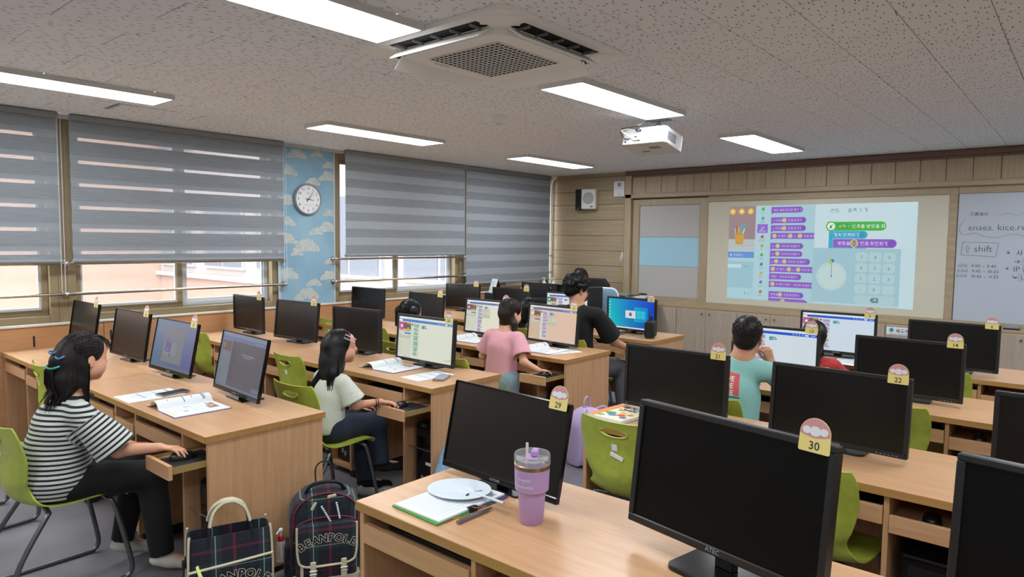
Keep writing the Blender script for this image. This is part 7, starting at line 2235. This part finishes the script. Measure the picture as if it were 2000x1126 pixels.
# ------------------------------------------------------------------ blue jacket slumped at the desk end
S = Sdf()
S.cap((0, 0, .04), (0, .02, .40), .11, .05, .05, ((1, 0, 0), .7)); S.cap((0, -.14, .03), (0, -.02, .36), .06, .045, .04); S.cap((.02, .10, .03), (.0, .04, .36), .08, .05, .04); S.cap((.03, -.06, .02), (.02, .0, .30), .05, .03, .03)
S.cut((0, 0, .001), (0, 0, -1))
P, Q = S.mesh(.008)
pm('denim_sky', '6f9fc4', .85); noisy('denim_sky', '6b9bc2', '82aecb', ns=60, rough=.85, bmp=.1, rand=False)
jk = np_obj('denim_jacket', P, Q, 'denim_sky', relax=2, disp=folds(.007, 3, 34, (1, 1, .25))); jk.location = (-2.68, 2.62, 0); tag(jk, 'light blue jacket bundled on the floor against a desk end', 'jacket')
MB().ball((.075, -.06, .21), (.02, .022, .018), 10, 8).build('pink_toggle', 'pink_soft', jk, 180); pm('pink_soft', 'd98fa5', .8)
jk.data.materials[0] = MATS['denim_sky']
for o in kids(jk): o.data.materials[0] = MATS['pink_soft']
MB().ball((.07, .02, .33), (.012, .012, .012), 8, 6).build('button', 'grey_plastic', jk, 180)

# ------------------------------------------------------------------ teacher's corner
td = thing('teacher_desk', 'brown desk in the far corner behind the front row', 'desk', (-5.0, 6.55, 0))
wood('teacher_wood', 'a9714a', '955f3c', 'x', .45)
MB().box(-.75, .80, -.28, .32, .66, .70, .004).build('desktop', 'teacher_wood', td)
for a in (-.74, .77): MB().box(a, a+.02, -.26, .30, 0, .66).build('end_panel', 'teacher_wood', td)
MB().box(-.72, .77, -.24, -.22, .12, .66).build('front_panel', 'teacher_wood', td)
def rear_monitor(x, y, w, h, zt, label, rz=0):
    t = thing('monitor', label, 'monitor', (x, y, .70), rz, 'monitors on the far corner desk')
    MB().box(-w/2, w/2, 0, .03, zt-.70-h, zt-.70, .004).build('casing', 'black_plastic', t); MB().box(-w*.3, w*.3, -.03, 0, zt-.70-h*.8, zt-.70-h*.2, .008).build('rear_housing', 'black_plastic', t)
    MB().box(-w/2+.012, w/2-.012, .03, .032, zt-.69-h, zt-.712).build('screen', 'screen_off', t)
    MB().box(-.03, .03, -.03, -.005, 0, zt-.70-h*.5, .004).build('neck', 'black_plastic', t); MB().box(-.11, .11, -.10, .06, 0, .012, .003).build('base', 'black_plastic', t)
    MB().box(w*.5-.10, w*.5-.085, -.001, 0, zt-.70-.06, zt-.70-.045).build('maker_mark', 'grey_plastic', t)
rear_monitor(-5.22, 6.62, .56, .31, 1.055, 'black monitor back with a small pale mark on the corner desk')
rear_monitor(-4.79, 6.68, .36, .30, 1.045, 'narrower black monitor back beside the pump bottles')
tp = MB().box(-.09, .09, -.2, .2, 0, .30, .006).build('computer_tower', 'cpu_black'); tp.location = (-5.02, 6.33+.03, .70); tp.rotation_euler = (0, 0, 0)
bpy.data.objects.remove(tp)
bx_ = thing('printer', 'low black printer with a white sticker beside the lit front row monitor', 'printer', (-4.95, 6.42, .70))
MB().box(-.22, .22, -.12, .12, 0, .19, .012).build('body', 'black_plastic', bx_); MB().box(.06, .13, -.1215, -.12, .06, .10).build('sticker', 'paper', bx_); MB().box(-.18, .18, -.135, -.12, .02, .045, .003).build('paper_slot', 'black_matt', bx_)
tw = thing('computer_tower', 'tall black computer tower with stickers on the corner desk', 'computer', (-4.40, 6.52, .70))
MB().box(-.075, .075, -.18, .18, 0, .345, .006).build('case', 'cpu_black', tw); MB().box(-.01, .05, -.1815, -.18, .30, .325).build('sticker', 'paper', tw); MB().box(-.01, .05, -.1815, -.18, .03, .075).build('sticker', 'grey_plastic', tw)
# office chair of the woman
oc = thing('office_chair', 'black office chair the woman sits on', 'chair', (-4.93, 7.18, 0))
mb = MB(); puff(mb, [(-.22, .52), (.22, .52), (.25, .75), (.24, 1.02), (.17, 1.10), (-.17, 1.10), (-.24, 1.02), (-.25, .75)], .20, .27, .03); mb.build('backrest', 'black_matt', oc, 50)
MB().box(-.24, .24, -.25, .22, .40, .46, .02).build('seat', 'black_matt', oc)
MB().tube([(0, 0, .06), (0, 0, .40)], .03, 10).build('column', 'dark_grey', oc, 50)
for k in range(5):
    a = 2*PI*k/5+.3; lg = MB().tube([(0, 0, .09), (.28*math.cos(a), .28*math.sin(a), .06)], [.025, .015], 8).build('leg', 'black_plastic', oc, 50)
    MB().ball((.28*math.cos(a), .28*math.sin(a), .03), .03, 10, 8).build('castor', 'black_plastic', lg, 180)
# pale blue chair
bc = thing('mesh_chair', 'pale blue backed chair with white frame right of the man in black', 'chair', (-4.46, 7.09, 0), .1)
pm('pale_blue', '7fa3bd', .7)
out = rrect(-.20, .20, .52, 1.02, .09, 5)
mb = MB(); puff(mb, out, -.23, -.205, .01, 2); mb.build('backrest', 'pale_blue', bc, 50)
MB().tube([(a, -.215, b) for a, b in out], .012, 8, closed=True).build('frame', 'white_plastic', bc, 60)
MB().box(-.21, .21, -.2, .2, .42, .47, .02).build('seat', 'pale_blue', bc)
for sx in (-1, 1):
    for sy in (-1, 1): MB().tube([(sx*.18, sy*.16, .43), (sx*.2, sy*.2, 0)], .012, 8).build('leg', 'white_plastic', bc, 60)
for sx in (-1, 1): MB().tube([(sx*.17, -.18, .44), (sx*.18, -.215, .54)], .012, 8).build('upright', 'white_plastic', bc, 60)
# pump bottles on a yellow tray, calendar, papers, side shelf
yt = MB().box(-.16, .16, -.05, .05, 0, .012, .004).build('tray', 'label_yellow'); 
cab = thing('side_cabinet', 'low wooden side cabinet in the corner behind the monitors', 'cabinet', (-5.50, 7.42, 0))
MB().box(-.50, .28, -.22, .22, .0, .93, .004).build('body', 'wall_wood', cab)
for k in range(2): d = MB().box(-.49+.39*k, -.11+.38*k, -.235, -.22, .06, .90, .003).build('door', 'wall_wood_upright', cab); MB().ball((-.14+.10*k, -.24, .6), .012, 8, 6).build('knob', 'steel', d, 180)
yt.location = (-5.54, 7.29, .93); tag(yt, 'flat yellow tray under the pump bottles', 'tray')
MB().tube([(a, b, .013) for a, b in rrect(-.155, .155, -.045, .045, .02)], .004, 6, closed=True).build('rim', 'label_yellow', yt)
def pump(x, y, z, s, label):
    t = thing('pump_bottle', label, 'bottle', (x, y, z), 0, 'hand sanitizer bottles in the corner')
    MB().lathe([(0, 0), (.03*s, 0), (.033*s, .005), (.033*s, .05*s), (.025*s, .075*s), (.012*s, .085*s), (0, .085*s)], 18).build('bottle', 'clear_white', t, 40)
    MB().lathe([(.013*s, .083*s), (.013*s, .10*s), (.005*s, .104*s), (.005*s, .125*s), (.010*s, .128*s), (.010*s, .14*s), (0, .142*s)], 12).tube([(0, 0, .134*s), (-.02*s, -.02*s, .132*s), (-.024*s, -.024*s, .122*s)], .004*s, 6).build('pump_head', 'white_plastic', t, 40)
pm('clear_white', 'd5dcde', .3)
pump(-5.646, 7.28, .943, 1.0, 'left white pump bottle on the yellow tray in the corner'); pump(-5.49, 7.28, .943, 1.0, 'right white pump bottle on the yellow tray in the corner')
cd_ = thing('desk_calendar', 'white standing desk calendar by the low blind', 'calendar', (-5.72, 6.36, .70), -.35)
MB().box(-.12, .12, -.09, .09, 0, .215, .01).build('box_stand', 'black_matt', cd_)
MB(T(0, -.05, .216, -.30)).box(-.075, .075, -.003, .003, 0, .19).build('front_leaf', 'paper', cd_); MB(T(0, .06, .216, .30)).box(-.075, .075, -.003, .003, 0, .19).build('back_leaf', 'ink', cd_)
mb = MB(T(0, -.05, .216, -.30)); 
for k in range(6): mb.box(-.06, .02+.01*(k % 3), -.0036, -.003, .04+.02*k, .044+.02*k)
mb.build('printed_dates', 'grey_plastic', cd_)
pl = MB(); R = random.Random(3)
stk_ = thing('paper_stack', 'stack of white papers on the end of the corner desk', 'papers', (-4.36, 6.32, .70))
for k in range(7): MB(T(R.uniform(-.01, .01), R.uniform(-.01, .01), .004*k, 0, 0, R.uniform(-.25, .25))).box(-.075, .075, -.1, .1, 0, .003).build('sheet', 'paper', stk_)
sh = thing('side_shelf', 'low grey shelf with boxes and cables by the pin board', 'shelf', (-4.52, 7.62, 0))
MB().box(-.45, .35, -.12, .12, .82, .85, .003).build('board', 'grey_plastic', sh); MB().box(-.45, .35, -.12, .12, .5, .53, .003).build('board', 'grey_plastic', sh)
for a in (-.44, .33): MB().box(a-.01, a+.01, -.12, .12, 0, .82).build('side_panel', 'grey_plastic', sh)
rt = thing('network_box', 'small grey network box on the low shelf', 'network box', (-4.6, 7.60, .85)); MB().box(-.1, .1, -.07, .07, 0, .06, .006).build('case', 'grey_plastic', rt); MB().box(-.08, .08, -.071, -.07, .02, .035).build('port_strip', 'black_matt', rt)
MB().tube(smooth_path([(.1, 0, .03), (.2, -.05, .05), (.3, -.02, .03), (.38, -.06, .02)]), .006, 6).build('cable', 'black_matt', rt)
rt = thing('network_box', 'pale box of cables beside the network box', 'network box', (-4.32, 7.62, .85)); MB().box(-.08, .08, -.07, .07, 0, .045, .006).build('case', 'off_white_plastic', rt)
MB().tube(smooth_path([(-.05, -.03, .05), (0, -.06, .075), (.06, -.02, .07), (.02, .03, .06), (-.05, .0, .055)]), .006, 6).build('cable', 'black_matt', rt)
# loose cables under the desks
for i, (pts, lb) in enumerate((([(-2.95, 5.3, .012), (-2.8, 5.2, .012), (-2.7, 5.05, .012), (-2.75, 4.85, .012), (-2.9, 4.7, .012)], 'black cable loop on the floor by the man in black'), ([(-5.45, 1.5, .012), (-5.35, 1.35, .012), (-5.2, 1.32, .012), (-5.1, 1.45, .012)], 'black cable on the floor under the window end desk'))):
    c = MB().tube(smooth_path(pts), .004, 6).build('power_cable', 'black_matt', None, 60); tag(c, lb, 'cable')

bpy.data.curves.remove(TOB[0].data); bpy.data.scenes.remove(TSC)
